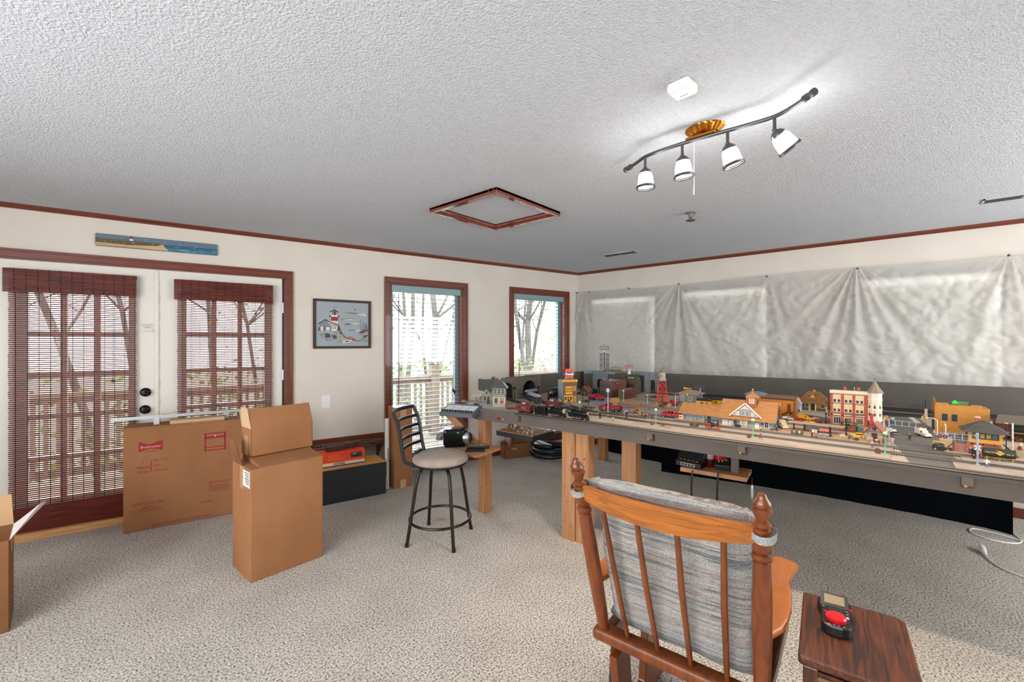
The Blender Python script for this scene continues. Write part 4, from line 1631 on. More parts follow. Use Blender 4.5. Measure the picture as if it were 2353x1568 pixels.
for (x, y) in ((2.632 + .018, 2.46), (2.632 + .022, 2.40)):
    pass
k.lathe([(.011, -.012), (.011, -.03), (0, -.032)], (fas(2.44), 2.44, .838), 12, '#9c1c20', 'x')
k.lathe([(.008, -.012), (.008, -.016), (0, -.018)], (fas(2.395), 2.395, .835), 12, '#b98a4d', 'x')
k.build('fascia_button', lt)

# backdrop boards round the layout
bd = thing('backdrop_board', 'grey-brown backdrop board standing along the far edge of the layout', 'board', (0, 0, 0))
k = MB()
segs = [((4.86, 2.80), (5.08, -1.5))]
for (a, b) in segs:
    k.add([(a[0], a[1], ZT), (b[0], b[1], ZT), (b[0], b[1], 1.125), (a[0], a[1], 1.105), (a[0] + .012, a[1], ZT), (b[0] + .012, b[1], ZT), (b[0] + .012, b[1], 1.125), (a[0] + .012, a[1], 1.105)],
          [(0, 3, 2, 1), (4, 5, 6, 7), (3, 7, 6, 2), (0, 4, 7, 3), (1, 2, 6, 5)], 'board_paint')
k.build('panel', bd)
q = MB()
q.beam((4.935, 1.52, ZT), (4.935, 1.52, 1.105), .03, .012, 'board_paint', up=(1, 0, 0))
q.build('seam_batten', bd)
bd2 = thing('side_backdrop', 'dark grey backdrop board along the window side of the layout', 'board', (0, 0, 0))
k = MB()
k.beam((3.62, 2.97, ZT + .105), (4.86, 2.82, ZT + .105), .012, .21, 'board_paint')
k.build('panel', bd2)
# black strip along the rear of the surface
k = MB()
k.prism([(4.70, 1.75), (4.50, 1.07), (4.43, .0), (4.47, -.22), (4.72, -.6), (4.9, -1.5), (5.07, -1.5), (4.93, 1.75)], ZT, ZT + .003, 'z', M('black_felt', '#0d0d0e', .95))
o = k.build('black_felt_strip')
tag(o, 'black felt strip on the layout in front of the grey backdrop', 'felt')

# skirts
def skirt(name, pts, label, z0=.004, z1=.87):
    P_ = []
    for (x0, y0), (x1, y1) in zip(pts, pts[1:]):
        n = max(2, int(sqrt((x1 - x0) ** 2 + (y1 - y0) ** 2) / .012))
        P_ += [(x0 + (x1 - x0) * i / n, y0 + (y1 - y0) * i / n) for i in range(n)]
    P_.append(pts[-1])
    m = len(P_) - 1

    def f(u, v):
        i = min(m, int(round(u * m)))
        x, y = P_[i]
        return (x + .004 * sin(i * .33) * (1 - v * .6), y, z0 + (z1 - z0) * v)
    o = MB().grid(f, m, 4, 'navy_cloth').build(name)
    tag(o, label, 'curtain')


skirt('table_skirt', [(4.82, 1.955), (4.95, 1.2), (5.05, .5), (5.06, -.2), (5.04, -.55), (4.98, -.70)], 'long dark navy skirt hanging under the far side of the layout')
skirt('black_drape', [(5.25, 2.95), (5.19, 2.4), (5.16, 1.9)], 'black drape behind the layout to the left of the navy skirt')

# ------------------------------------------------------------------ under and beside the table
pb = thing('control_board', 'square wooden board of tiny red and white pegs hung beneath the layout corner', 'board', (2.93, 2.40, .70), radians(1))
a, b = .15, .20
MB().box(-a, -b, -.045, a, b, -.004, '#22262b').build('tray', pb)
MB().box(-a + .004, -b + .004, -.004, a - .004, b - .004, 0, M('peg_ply', '#cc9252', .5, kind='wood', col2='#b47a3e', scale=6, stretch=(8, 1, 8))).build('playing_surface', pb)
for i in range(26):
    x, y = random.uniform(-a + .02, a - .06), random.uniform(-b + .03, b - .03)
    k = MB()
    k.cyl((x, y, 0), (x, y, .012), .003, n=6, mat='#d8d4d0')
    k.ball((x, y, .014), .0042, 8, random.choice(['#b3242c', '#d9d5d0', '#202226', '#b3242c']))
    k.build('peg', pb)
for x, y in ((-a + .02, b - .02), (a - .02, b - .02), (-a + .02, -b + .02), (a - .02, -b + .02)):
    MB().cyl((x, y, 0), (x, y, .105), .004, n=8, mat='steel').build('hanger_rod', pb)

cp = thing('switch_box', 'grey sloping switch panel with pale label cards at the left end of the layout', 'panel', (2.535, 2.80, .858), radians(-72))
# local: x along the panel, y away
k = MB()
k.prism([(-.1, -.02), (.09, -.02), (.09, .062), (.05, .062), (-.1, .012)], -.145, .17, 'x', '#5b6065')
k.build('housing', cp, bevel=.003)
sl = lambda x, u: (x, -.1 + .15 * u, .012 + .05 * u + .0012)
for i in range(4):
    x = -.13 + i * .074
    q = MB()
    q.add([sl(x, .35), sl(x + .07, .35), sl(x + .07, .92), sl(x, .92)], [(0, 1, 2, 3)], '#cfd4da')
    q.build('label_card', cp)
for i in range(12):
    x = -.13 + i * .0255
    p = Vector(sl(x, .16))
    MB().cyl(p, p + Vector((0, -.004, .016)), .006, .005, 8, 'black_gloss').build('knob', cp)

shf = thing('corner_shelf', 'small pine shelf screwed to the corner post under the layout', 'shelf', (0, 0, 0))
MB().prism([(2.29, 2.80), (2.33, 2.39), (2.64, 2.42), (2.652, 2.6), (2.652, 2.69), (2.60, 2.82)], .58, .6, 'z', 'post_pine_y').build('shelf_board', shf)
MB().beam((2.45, 2.55, .57), (2.655, 2.65, .50), .03, .02, 'post_pine_y').build('support', shf)
pj = thing('projector', 'squat black projector with a bulging glass lens on the pine corner shelf', 'projector', (2.4448, 2.7591, .6), radians(-40))
k = MB()
k.box(-.1, -.07, .006, .085, .07, .145, 'black_gloss')
k.build('body', pj, bevel=.022, seg=3)
MB().lathe([(.055, .06), (.06, .085), (.06, .105), (.05, .115)], (0, -.02, .07), 24, 'steel', 'x').build('lens_ring', pj)
MB().ball((.105, -.02, .07), .05, 20, M('lens_glass', '#1a2024', .03, spec=1), (.8, 1, 1)).build('lens', pj)
MB().tube([(-.1, .02, .09), (-.13, .02, .08), (-.13, .02, .05)], .03, 10, M('cloudy_plastic', '#6c7478', .2)).build('rear_cap', pj)
MB().beam((.08, .07, .07), (.09, .085, .17), .012, .02, 'black_plastic').build('antenna', pj)
MB().box(-.085, -.08, 0, .075, .08, .008, 'black_plastic').build('foot', pj)
MB().box(.01, -.071, .115, .03, -.069, .125, '#1f9a6a').build('indicator', pj)
mt_ = tag(MB().box(-.075, -.05, 0, .075, .05, .004, '#1d1f22').build('rubber_mat', loc=(2.4325, 2.5059, .6), rz=radians(-48)), 'thin black mat under the remote control on the pine corner shelf', 'mat')
rc = thing('remote_control', 'black remote control with coloured buttons on the mat beside the projector', 'remote', (2.4972, 2.537, .604), radians(-45))
MB().box(-.088, -.024, 0, .088, .024, .022, 'black_plastic').build('body', rc, bevel=.007, seg=3)
k = MB()
for i in range(10):
    for j in range(3):
        k.box(-.075 + i * .0155, -.016 + j * .012, .022, -.066 + i * .0155, -.009 + j * .012, .0245, random.choice(['#8d9196', '#6d7176', '#b9bcc0', '#b02a2a', '#3f8f4a', '#c9a63a', '#8d9196']))
k.build('buttons', rc)

hs = thing('hanging_shelf', 'narrow wooden shelf hung beneath the middle of the layout front', 'shelf', (0, 0, 0))
MB().prism([(2.765, 1.0), (2.80, .63), (3.01, .65), (2.97, 1.02)], .655, .68, 'z', 'post_pine_y').build('shelf_board', hs)
MB().box(2.86, .69, .68, 2.885, .73, .88, 'fascia_paint').box(2.9, .98, .68, 2.92, 1.0, .88, 'fascia_paint').build('hanger', hs)
cu = thing('command_unit', 'black layout command unit with a row of sockets on the hanging shelf', 'controller', (2.8812, 0.9563, .68), radians(-96))
k = MB()
k.prism([(-.085, 0), (.06, 0), (.06, .095), (.02, .108), (-.03, .085), (-.055, .045), (-.085, .03)], -.08, .08, 'x', 'black_plastic')
k.build('housing', cu, bevel=.004)
k = MB()
k.box(-.045, -.087, .006, .045, -.085, .024, '#b0b0b0')
for i in range(4):
    k.box(-.04 + i * .021, -.088, .009, -.024 + i * .021, -.0865, .021, '#101010')
k.build('socket_row', cu)
k = MB()
for i in range(5):
    k.box(-.06 + i * .026, -.0695, .0372, -.045 + i * .026, -.0625, .0415, '#8a6a3a')
k.build('markings', cu)
c2 = thing('cab_controller', 'small black throttle box with gold dials on the right of the hanging shelf', 'controller', (2.9298, 0.797, .68), radians(-75))
k = MB()
k.prism([(-.07, 0), (.07, 0), (.07, .055), (-.03, .05), (-.07, .03)], -.042, .042, 'x', 'black_plastic')
k.build('housing', c2, bevel=.004)
k = MB()
for x, y in ((-.02, -.045), (.0, -.035), (.02, -.02), (-.01, .0), (.012, .02)):
    k.lathe([(.007, .045), (.006, .058), (0, .059)], (x, y, 0), 10, 'bronze_brass')
k.build('dial', c2)
for (u, v, ub, vb, lab) in ((1594, 1080, 1586, 1160, 'left'), (1651, 1086, 1645, 1165, 'right')):
    pass
for i, (p, q, lab) in enumerate((((2.7067, 0.9035), (3.0079, 1.0212), 'black cord hanging from the command unit on the hanging shelf'), ((2.7621, 0.7731), (3.0561, 0.8689), 'black cord hanging from the small throttle box'))):
    z1 = .40 if i == 0 else .38
    o = MB().tube([(p[0], p[1], .69), (p[0] - .012, p[1], .675), (p[0] - .02, p[1], .62), (p[0] - .02, p[1] + .003, .5), (p[0] - .02, p[1] + .005, .3), (p[0] - .03, p[1] + .02, .06), (p[0] - .06, p[1] + .06, .008), (p[0] - .2, p[1] + .1, .008)], .006, 8, 'black_plastic').build('black_cable')
    tag(o, lab, 'cord')
bt = thing('oil_bottle', 'clear bottle of dark red oil with a black cap on the hanging shelf', 'bottle', (2.908, 0.8658, .68))
MB().lathe([(.024, 0), (.026, .004), (.026, .05), (.0255, .052)], n=18, mat=M('red_oil', '#5a0c10', .1)).build('oil', bt)
MB().lathe([(.0265, .05), (.0265, .075), (.02, .09), (.013, .096)], n=18, mat=M('clear_plastic', '#cbb9b0', .1, alpha=.55)).build('bottle_neck', bt)
MB().lathe([(.013, .094), (.013, .13), (.009, .14), (0, .142)], n=14, mat='black_plastic').build('cap', bt)
b2 = thing('glue_bottle', 'bright red squeeze bottle with a white tip behind the oil bottle', 'bottle', (2.925, .815, .68))
MB().lathe([(.024, 0), (.025, .004), (.025, .06), (.02, .085), (.008, .11)], n=18, mat='#a80f16').build('bottle_body', b2)
MB().lathe([(.008, .11), (.006, .125), (.0025, .14), (0, .141)], n=12, mat='white_plastic').build('tip', b2)
tl_ = thing('hanging_screwdriver', 'slim screwdriver hanging by a cord from the right end of the shelf', 'screwdriver', (2.86, .615, 0))
MB().tube([(0, .02, .67), (0, 0, .67), (0, 0, .625)], .003, 6, 'black_plastic').build('cord', tl_)
MB().lathe([(.002, .63), (.005, .625), (.0075, .615), (.0075, .56), (.003, .55), (.002, .54)], n=10, mat='alu').build('handle', tl_)
wr = MB()
for i in range(6):
    y0 = 2.44 + i * .012
    wr.tube([(2.86 + .03 * i, y0, .80), (2.84 + .02 * i, y0 + .08, .62 - .03 * i), (2.9, y0 + .12, .58), (2.98, y0 + .15, .68), (3.05, y0 + .18, .80)], .0018, 5, random.choice(['#b9b4b0', '#8b2a30', '#2a2a2e', '#c7b9a8']))
tag(wr.build('loose_wiring'), 'loose thin wires drooping beneath the layout beside the peg board', 'wires')

# ------------------------------------------------------------------ helpers for the miniature town
RZ = -HALF


def marks(mb, mt, w, h, words, mat):
    """rows of tiny strokes where the photo shows lettering too small to read; words: letters per word"""
    rnd = random.Random(str(words))
    n = sum(words) + len(words) - 1
    s = len(mb.v)
    x, c = -w / 2, w / n
    for k in words:
        for i in range(k):
            for q in range(2):
                xx = x + c * (.15 + .42 * q)
                mb.box(xx, -h / 2, 0, xx + c * .22, h / 2 * rnd.choice((1, 1, .2)), .0004, mat)
            z = rnd.choice((-.38, 0, .38)) * h
            mb.box(x + c * .15, z - h * .1, 0, x + c * .8, z + h * .1, .0004, mat)
            x += c
        x += c
    return mb.xf(mt, s)


M('toy_brick', '#7d3320', .8, kind='brick', col2='#6e2b1a', scale=110)
M('toy_brick_bright', '#a8472a', .8, kind='brick', col2='#a03f24', scale=90)
M('toy_brick_shaded', '#55302f', .8, kind='brick', col2='#4c2a2a', scale=110)  # factory brick with the shaded tone put into its colour
M('toy_brick_olive', '#4d4a30', .8, kind='brick', col2='#57402c', scale=110)
M('toy_brick_pink', '#a8645a', .8, kind='brick', col2='#9a564e', scale=80)
M('toy_stone', '#6f675c', .9, kind='noise', col2='#5e574e', scale=60, bump=.5)
M('toy_stone_pale', '#8d9296', .9, kind='noise', col2='#7c8288', scale=50, bump=.4)
M('toy_shingle', '#a8774c', .85, kind='noise', col2='#976639', scale=30, stretch=(1, 1, 8), bump=.15)
M('toy_shingle_brown', '#8d5f34', .85, kind='noise', col2='#7d5129', scale=30, bump=.15)
M('toy_slate', '#4f4b47', .8, kind='noise', col2='#454240', scale=40)
M('rust_red', '#6d2420', .55)
M('loco_black', '#101113', .35, .3)
M('loco_grey', '#24262a', .4, .4)
M('rail_metal', '#8a8076', .35, .8)
M('tie_brown', '#2b221b', .9)
M('toy_yellow', '#e0a01c', .45)
M('toy_cream', '#d8cbaf', .6)
M('toy_skin', '#d2a184', .6)
M('signal_red', '#c2141c', .3)
M('toy_glass', '#26292e', .15)
M('toy_glass_warm', '#8a744a', .3)
M('road_grey', '#6b6863', .9, kind='noise', col2='#625f5a', scale=12)
M('road_blue', '#8f949c', .85, kind='noise', col2='#878c95', scale=10)
M('walk_tan', '#b3967a', .85, kind='noise', col2='#a98c70', scale=10)
M('walk_pale', '#aa9c90', .85, kind='noise', col2='#a09286', scale=10)
M('lamp_green', '#5fa86a', .5)


def mini(name, label, cat, xy, rz=RZ, group=None, z=ZT):
    return thing(name, label, cat, (xy[0], xy[1], z), rz, group)


FRONT = lambda x, y, z: TM((x, y, z), (1, 0, 0), (0, 0, 1))
RIGHT = lambda x, y, z: TM((x, y, z), (0, 1, 0), (0, 0, 1))
LEFT = lambda x, y, z: TM((x, y, z), (0, -1, 0), (0, 0, 1))


def win(t, mt, w, h, frame='#d8d2c4', pane='toy_glass', cols=2, rows=2, b=None, name='window', shade=0):
    b = b or min(w, h) * .14
    m = MB()
    m.box(-w / 2, 0, 0, w / 2, h, .0012, frame)
    m.box(-w / 2 + b, b, .0010, w / 2 - b, h - b, .0016, pane)
    if shade:
        m.box(-w / 2 + b, b + (h - 2 * b) * (1 - shade), .0014, w / 2 - b, h - b, .0018, '#cdb87a')
    for i in range(1, cols):
        x = -w / 2 + b + (w - 2 * b) * i / cols
        m.box(x - b * .22, b, .001, x + b * .22, h - b, .0021, frame)
    for i in range(1, rows):
        z = b + (h - 2 * b) * i / rows
        m.box(-w / 2 + b, z - b * .22, .001, w / 2 - b, z + b * .22, .0021, frame)
    return m.xf(mt).build(name, t)


def gable(t, x0, x1, y0, y1, z, rise, mat, along='x', ov=.006, th=.003, name='roof', gmat=None, wmat=None):
    m = MB()
    if along == 'x':
        ym = (y0 + y1) / 2
        for s, ye in ((-1, y0 - ov), (1, y1 + ov)):
            zz = z - ov * rise / ((y1 - y0) / 2)
            m.prism([(ye, zz), (ym, z + rise), (ym, z + rise + th), (ye, zz + th)] if s < 0 else [(ym, z + rise), (ye, zz), (ye, zz + th), (ym, z + rise + th)], x0 - ov, x1 + ov, 'x', mat)
        r = m.build(name, t)
        if wmat: MB().prism([(y0, z), (y1, z), (ym, z + rise)], x0, x1, 'x', wmat).build('gable_wall', t)
    else:
        xm = (x0 + x1) / 2
        for s, xe in ((-1, x0 - ov), (1, x1 + ov)):
            zz = z - ov * rise / ((x1 - x0) / 2)
            m.prism([(xe, zz), (xm, z + rise), (xm, z + rise + th), (xe, zz + th)] if s < 0 else [(xm, z + rise), (xe, zz), (xe, zz + th), (xm, z + rise + th)], y0 - ov, y1 + ov, 'y', mat)
        r = m.build(name, t)
        if wmat: MB().prism([(x0, z), (x1, z), (xm, z + rise)], y0, y1, 'y', wmat).build('gable_wall', t)
    return r


def hip(t, x0, x1, y0, y1, z, rise, mat, ridge=.3, ov=.008, name='roof'):
    x0, x1, y0, y1 = x0 - ov, x1 + ov, y0 - ov, y1 + ov
    xm, ym, hr = (x0 + x1) / 2, (y0 + y1) / 2, (x1 - x0) * ridge / 2
    v = [(x0, y0, z), (x1, y0, z), (x1, y1, z), (x0, y1, z), (xm - hr, ym, z + rise), (xm + hr, ym, z + rise),
         (x0, y0, z - .002), (x1, y0, z - .002), (x1, y1, z - .002), (x0, y1, z - .002)]
    f = [(0, 1, 5, 4), (1, 2, 5), (2, 3, 4, 5), (3, 0, 4), (9, 8, 7, 6), (6, 7, 1, 0), (7, 8, 2, 1), (8, 9, 3, 2), (9, 6, 0, 3)]
    return MB().add(v, f, mat).build(name, t)


def flat_roof(t, w, d, h, wall, top='#7d7a76', para=.006, name='roof'):
    m = MB()
    m.box(.002, .002, h - .002, w - .002, d - .002, h, top)
    return m.build(name, t)


def walls(t, w, d, h, mat, para=.006):
    m = MB().m(mat)
    m.box(0, 0, 0, w, d, h - para if para else h)
    if para:
        m.box(0, 0, h - para, w, .003, h)
        m.box(0, d - .003, h - para, w, d, h)
        m.box(0, .003, h - para, .003, d - .003, h)
        m.box(w - .003, .003, h - para, w, d - .003, h)
    return m.build('walls', t)


def wheels(t, xs, y, r, wd, hub, tyre='#17171a', name='wheel', spokes=0):
    for x in xs:
        for s in (-1, 1):
            m = MB()
            m.lathe([(r, s * y - wd / 2), (r, s * y + wd / 2)], (x, 0, r), 12, tyre, 'y')
            m.lathe([(r * .62, s * y + s * wd * .5), (r * .5, s * y + s * wd * .62)], (x, 0, r), 10, hub, 'y')
            m.build(name, t)


def auto(name, label, xy, rz, L, kind, body, bed=None, hub='#8a8a8a', cat='car', group='toy vehicles in the town', roof=None, z=ZT):
    t = mini(name, label, cat, xy, rz, group, z)
    h = L / 2
    if kind in ('sedan', 'wagon'):
        W = L * .19
        k = MB().m(body)
        k.prism([(-h, L * .1), (-h * .92, L * .2), (-h * .5, L * .24), (h * .55, L * .24), (h * .93, L * .2), (h, L * .1), (h * .95, L * .07), (-h * .95, L * .07)], -W, W, 'y')
        k.build('body', t, bevel=L * .02)
        c = MB()
        e = -h * (.9 if kind == 'wagon' else .62)
        c.prism([(e, L * .23), (e * .9, L * .35), (h * .02, L * .36), (h * .22, L * .23)], -W * .84, W * .84, 'y', roof or body)
        c.prism([(e * .93, L * .245), (e * .86, L * .33), (-h * .0, L * .335), (h * .14, L * .245)], -W * .86, W * .86, 'y', 'toy_glass')
        c.prism([(e * .98, L * .345), (e * .9, L * .37), (h * .0, L * .372), (h * .04, L * .345)], -W * .82, W * .82, 'y', roof or body)
        c.build('cabin', t)
        b = MB()
        b.box(h * .97, -W, L * .09, h * 1.04, W, L * .13, '#c9c9c9')
        b.build('bumper', t)
        b = MB()
        b.box(-h * 1.04, -W, L * .09, -h * .97, W, L * .13, '#c9c9c9')
        b.build('bumper', t)
        wheels(t, (-h * .6, h * .58), W * .92, L * .09, L * .05, hub)
    else:
        W = L * .17
        MB().box(-h, -W * .7, L * .08, h * .9, W * .7, L * .13, '#202022').build('chassis', t)
        k = MB().m(body)
        k.prism([(h * .36, L * .1), (h * .36, L * .25), (h * .55, L * .27), (h * .9, L * .25), (h * .97, L * .18), (h * .97, L * .1)], -W * .7, W * .7, 'y')
        k.prism([(h * .4, L * .1), (h * .45, L * .17), (h * .8, L * .2), (h * .99, L * .14), (h * .99, L * .1)], -W, W, 'y')
        k.build('hood', t, bevel=L * .012)
        c = MB()
        c.prism([(-h * .05, L * .1), (-h * .05, L * .37), (h * .26, L * .38), (h * .42, L * .24), (h * .42, L * .1)], -W * .85, W * .85, 'y', body)
        c.prism([(h * .02, L * .25), (h * .02, L * .34), (h * .23, L * .35), (h * .34, L * .25)], -W * .87, W * .87, 'y', 'toy_glass')
        c.build('cab', t, bevel=L * .008)
        if kind == 'tank':
            q = MB()
            q.cyl((-h * .98, 0, L * .22), (-h * .12, 0, L * .22), L * .13, None, 16, bed or body)
            for i in range(4):
                q.lathe([(L * .03, L * .34), (L * .03, L * .37), (0, L * .375)], (-h * (.85 - i * .2), 0, 0), 8, bed or body)
            q.build('tank', t)
        elif kind == 'stake':
            q = MB()
            q.box(-h, -W, L * .13, -h * .1, W, L * .16, bed or body)
            for s in (-1, 1):
                q.box(-h, s * W - .001, L * .16, -h * .1, s * W + .001, L * .26, bed or body)
            q.box(-h - .001, -W, L * .16, -h + .001, W, L * .26, bed or body)
            q.build('bed', t)
        elif kind == 'box':
            MB().box(-h, -W * 1.05, L * .13, -h * .08, W * 1.05, L * .47, bed or body).build('cargo_box', t, bevel=L * .01)
        elif kind == 'flat':
            MB().box(-h, -W, L * .13, -h * .08, W, L * .16, bed or body).build('bed', t)
        wheels(t, (-h * .72, -h * .42, h * .66) if L > .1 else (-h * .6, h * .66), W * .9, L * .075, L * .05, hub)
    return t


# posable little figures: one skinned surface per pose
BONES = [('pelvis', 'chest', 0), ('chest', 'neck', 0), ('neck', 'head', 2), ('chest', 'shl', 0), ('chest', 'shr', 0), ('shl', 'ell', 0), ('shr', 'elr', 0), ('ell', 'hal', 3), ('elr', 'har', 3),
         ('pelvis', 'hil', 1), ('pelvis', 'hir', 1), ('hil', 'knl', 1), ('hir', 'knr', 1), ('knl', 'ftl', 1), ('knr', 'ftr', 1), ('ftl', 'tol', 4), ('ftr', 'tor', 4)]
REST = dict(pelvis=(0, 0, .5), chest=(0, 0, .72), neck=(0, 0, .83), head=(0, -.01, .93), shl=(.11, 0, .775), shr=(-.11, 0, .775), ell=(.16, 0, .61), elr=(-.16, 0, .61), hal=(.16, -.05, .46), har=(-.16, -.05, .46),
            hil=(.055, 0, .47), hir=(-.055, 0, .47), knl=(.065, -.01, .26), knr=(-.065, -.01, .26), ftl=(.07, .01, .04), ftr=(-.07, .01, .04), tol=(.075, -.07, .02), tor=(-.075, -.07, .02))
RAD = dict(pelvis=.085, chest=.1, neck=.042, head=.07, shl=.048, shr=.048, ell=.038, elr=.038, hal=.03, har=.03, hil=.07, hir=.07, knl=.048, knr=.048, ftl=.036, ftr=.036, tol=.028, tor=.028)
POSES = dict(stand={}, walk=dict(knl=(.06, -.09, .27), ftl=(.06, -.13, .04), tol=(.06, -.21, .03), knr=(-.06, .05, .26), ftr=(-.06, .16, .06), tor=(-.06, .1, .02), hal=(.16, .08, .48), har=(-.16, -.14, .5)),
             akimbo=dict(ell=(.22, .03, .62), hal=(.1, -.05, .54), elr=(-.22, .03, .62), har=(-.1, -.05, .54)),
             point=dict(elr=(-.25, -.05, .74), har=(-.4, -.08, .75), knl=(.09, 0, .26), ftl=(.12, 0, .04), tol=(.13, -.07, .02), knr=(-.09, 0, .26), ftr=(-.12, 0, .04), tor=(-.13, -.07, .02)),
             sit=dict(pelvis=(0, 0, .3), chest=(0, .02, .52), neck=(0, 0, .63), head=(0, -.01, .73), shl=(.11, .02, .575), shr=(-.11, .02, .575), ell=(.15, -.03, .42), elr=(-.15, -.03, .42), hal=(.09, -.16, .36), har=(-.09, -.16, .36),
                      hil=(.055, -.02, .28), hir=(-.055, -.02, .28), knl=(.065, -.22, .29), knr=(-.065, -.22, .29), ftl=(.065, -.23, .05), ftr=(-.065, -.23, .05), tol=(.065, -.31, .03), tor=(-.065, -.31, .03)))
POSE_MESH = {}


def pose_mesh(p):
    if p in POSE_MESH: return POSE_MESH[p]
    J = dict(REST)
    J.update(POSES[p])
    names = list(J)
    me = bpy.data.meshes.new('pose')
    me.from_pydata([J[n] for n in names], [(names.index(a), names.index(b)) for a, b, _ in BONES], [])
    o = bpy.data.objects.new('pose', me)
    COL.objects.link(o)
    sk = o.modifiers.new('skin', 'SKIN')
    for i, n in enumerate(names):
        sv = me.skin_vertices[0].data[i]
        sv.radius = (RAD[n], RAD[n] * (.8 if n in ('chest', 'pelvis') else 1))
        sv.use_root = n == 'pelvis'
    sb_ = o.modifiers.new('sub', 'SUBSURF')
    sb_.levels = sb_.render_levels = 1
    dg = bpy.context.evaluated_depsgraph_get()
    ev = o.evaluated_get(dg)
    m2 = ev.to_mesh()
    vs = [tuple(v.co) for v in m2.vertices]
    fs = [tuple(f.vertices) for f in m2.polygons]
    ev.to_mesh_clear()
    bpy.data.objects.remove(o)
    reg = []
    for f in fs:
        c = sum((Vector(vs[i]) for i in f), Vector()) / len(f)
        best = None
        for a, b, r in BONES:
            A_, B_ = Vector(J[a]), Vector(J[b])
            t = max(0, min(1, (c - A_).dot(B_ - A_) / (B_ - A_).length_squared))
            dd = (c - A_ - (B_ - A_) * t).length / RAD[b]
            if best is None or dd < best[0]: best = (dd, r)
        r = best[1]
        if r == 2 and c.z > J['head'][2] + .02: r = 5
        reg.append(r)
    POSE_MESH[p] = (vs, fs, reg)
    return POSE_MESH[p]


def person(label, xy, pose='stand', rz=0, shirt='#8a8a8a', pants='#3a3d44', hat='#4a3528', h=.042, arms=None, z=ZT, lift=0):
    vs, fs, reg = pose_mesh(pose)
    cols = [mat_of(c) for c in (shirt, pants, 'toy_skin', arms or 'toy_skin', '#1b1a1a', hat)]
    me = bpy.data.meshes.new('person')
    me.from_pydata([(x * h, y * h, zz * h + lift) for x, y, zz in vs], [], fs)
    for c in cols: me.materials.append(c)
    me.polygons.foreach_set('material_index', reg)
    me.polygons.foreach_set('use_smooth', [True] * len(fs))
    o = bpy.data.objects.new('person', me)
    COL.objects.link(o)
    o.location = (xy[0], xy[1], z)
    o.rotation_euler[2] = RZ + rz
    return tag(o, label, 'figurine', 'tiny figures on the layout')


def lamp_post(label, xy, h, col, kind='globe', group='green lamp posts'):
    t = mini('street_lamp', label, 'lamp', xy, RZ, group)
    MB().lathe([(.011, 0), (.011, .002), (.008, .004), (.005, .012), (.0028, .02), (.0022, h * .8), (.003, h * .82)], n=10, mat=col).build('post', t)
    if kind == 'globe':
        MB().lathe([(.003, h * .82), (.005, h * .84), (.012, h * .86), (.013, h * .885), (.009, h * .9)], n=12, mat=col).build('shade', t)
        MB().ball((0, 0, h * .93), .009, 10, '#c8d0a8').build('globe', t)
    else:
        MB().lathe([(.003, h * .82), (.006, h * .85), (.0075, h * .93)], n=6, mat='#3a3a34').build('lantern', t)
        MB().lathe([(.0095, h * .93), (.004, h * .98), (.001, h)], n=6, mat=col).build('cap', t)
    return t


def barrel(label, xy, h, col='#5e3c26', group='barrels on the layout'):
    t = mini('barrel', label, 'barrel', xy, RZ, group)
    MB().lathe([(h * .3, 0), (h * .36, h * .3), (h * .37, h * .5), (h * .36, h * .7), (h * .3, h), (h * .27, h * .97), (0, h * .97)], n=14, mat=col).build('staves', t)
    m = MB()
    for z in (.15, .33, .67, .85):
        m.torus((0, 0, h * z), h * (.335 if abs(z - .5) > .3 else .365), h * .018, 14, 5, '#2b2724')
    m.build('hoops', t)
    return t


def crossbuck(label, xy, h, size, rz=0, lights=True, col='#d8d8d4'):
    t = mini('crossing_sign', label, 'sign', xy, RZ + rz, 'railroad crossing signs')
    m = MB()
    m.lathe([(.008, 0), (.008, .004), (.0025, .006), (.0025, h)], n=10, mat=col)
    m.build('post', t)
    for s in (-1, 1):
        m = MB()
        m.beam((-size / 2, -.0035, h - size * .45 - s * size * .42), (size / 2, -.0035, h - size * .45 + s * size * .42), size * .19, .0015, '#e6dcc4', up=(0, 1, 0))
        m.build('crossbuck_arm', t)
    if lights:
        for s in (-1, 1):
            m = MB()
            m.lathe([(.0075, 0), (.0075, -.002)], (s * .0105, -.004, h - size * 1.12), 12, 'loco_black', 'y')
            m.lathe([(.0042, -.002), (.0042, -.0032), (0, -.0036)], (s * .0105, -.004, h - size * 1.12), 10, 'signal_red', 'y')
            m.build('flasher', t)
    return t


# ------------------------------------------------------------------ ground, roads, tracks
def patch(name, label, pts, mat, t, cat='road', group=None):
    o = MB().prism(pts, ZT, ZT + t, 'z', mat).build(name)
    return tag(o, label, cat, group)


patch('crossing_road', 'dark grey road crossing the tracks at the right of the town', [(3.2828, -0.0141), (2.823, -0.0639), (2.7618, -0.073), (2.7913, -0.2647), (3.2067, -0.2206), (3.5309, -0.2161), (3.9724, -0.2022), (4.432, -0.1602), (4.6947, -0.1011), (4.621, 0.049), (3.9747, 0.026)][::-1], 'road_grey', .0012)
patch('main_street', 'blue-grey street running from the yellow store past the freight house', [(3.7354, 2.3355), (3.4372, 2.0799), (3.2688, 1.6703), (3.1311, 1.3352), (3.2346, 1.1607), (3.5199, 1.2493), (3.7235, 1.5878), (3.8306, 1.8898), (3.9691, 2.2223)][::-1], 'road_blue', .0010)
patch('far_street', 'pale grey street behind the tan canopy and the red brick hotel', [(3.546, 0.5929), (3.461, 0.2996), (3.4716, 0.1252), (3.681, 0.1328), (4.0271, 0.3619), (4.1244, 0.5545), (3.8806, 0.678)][::-1], 'road_grey', .0008)
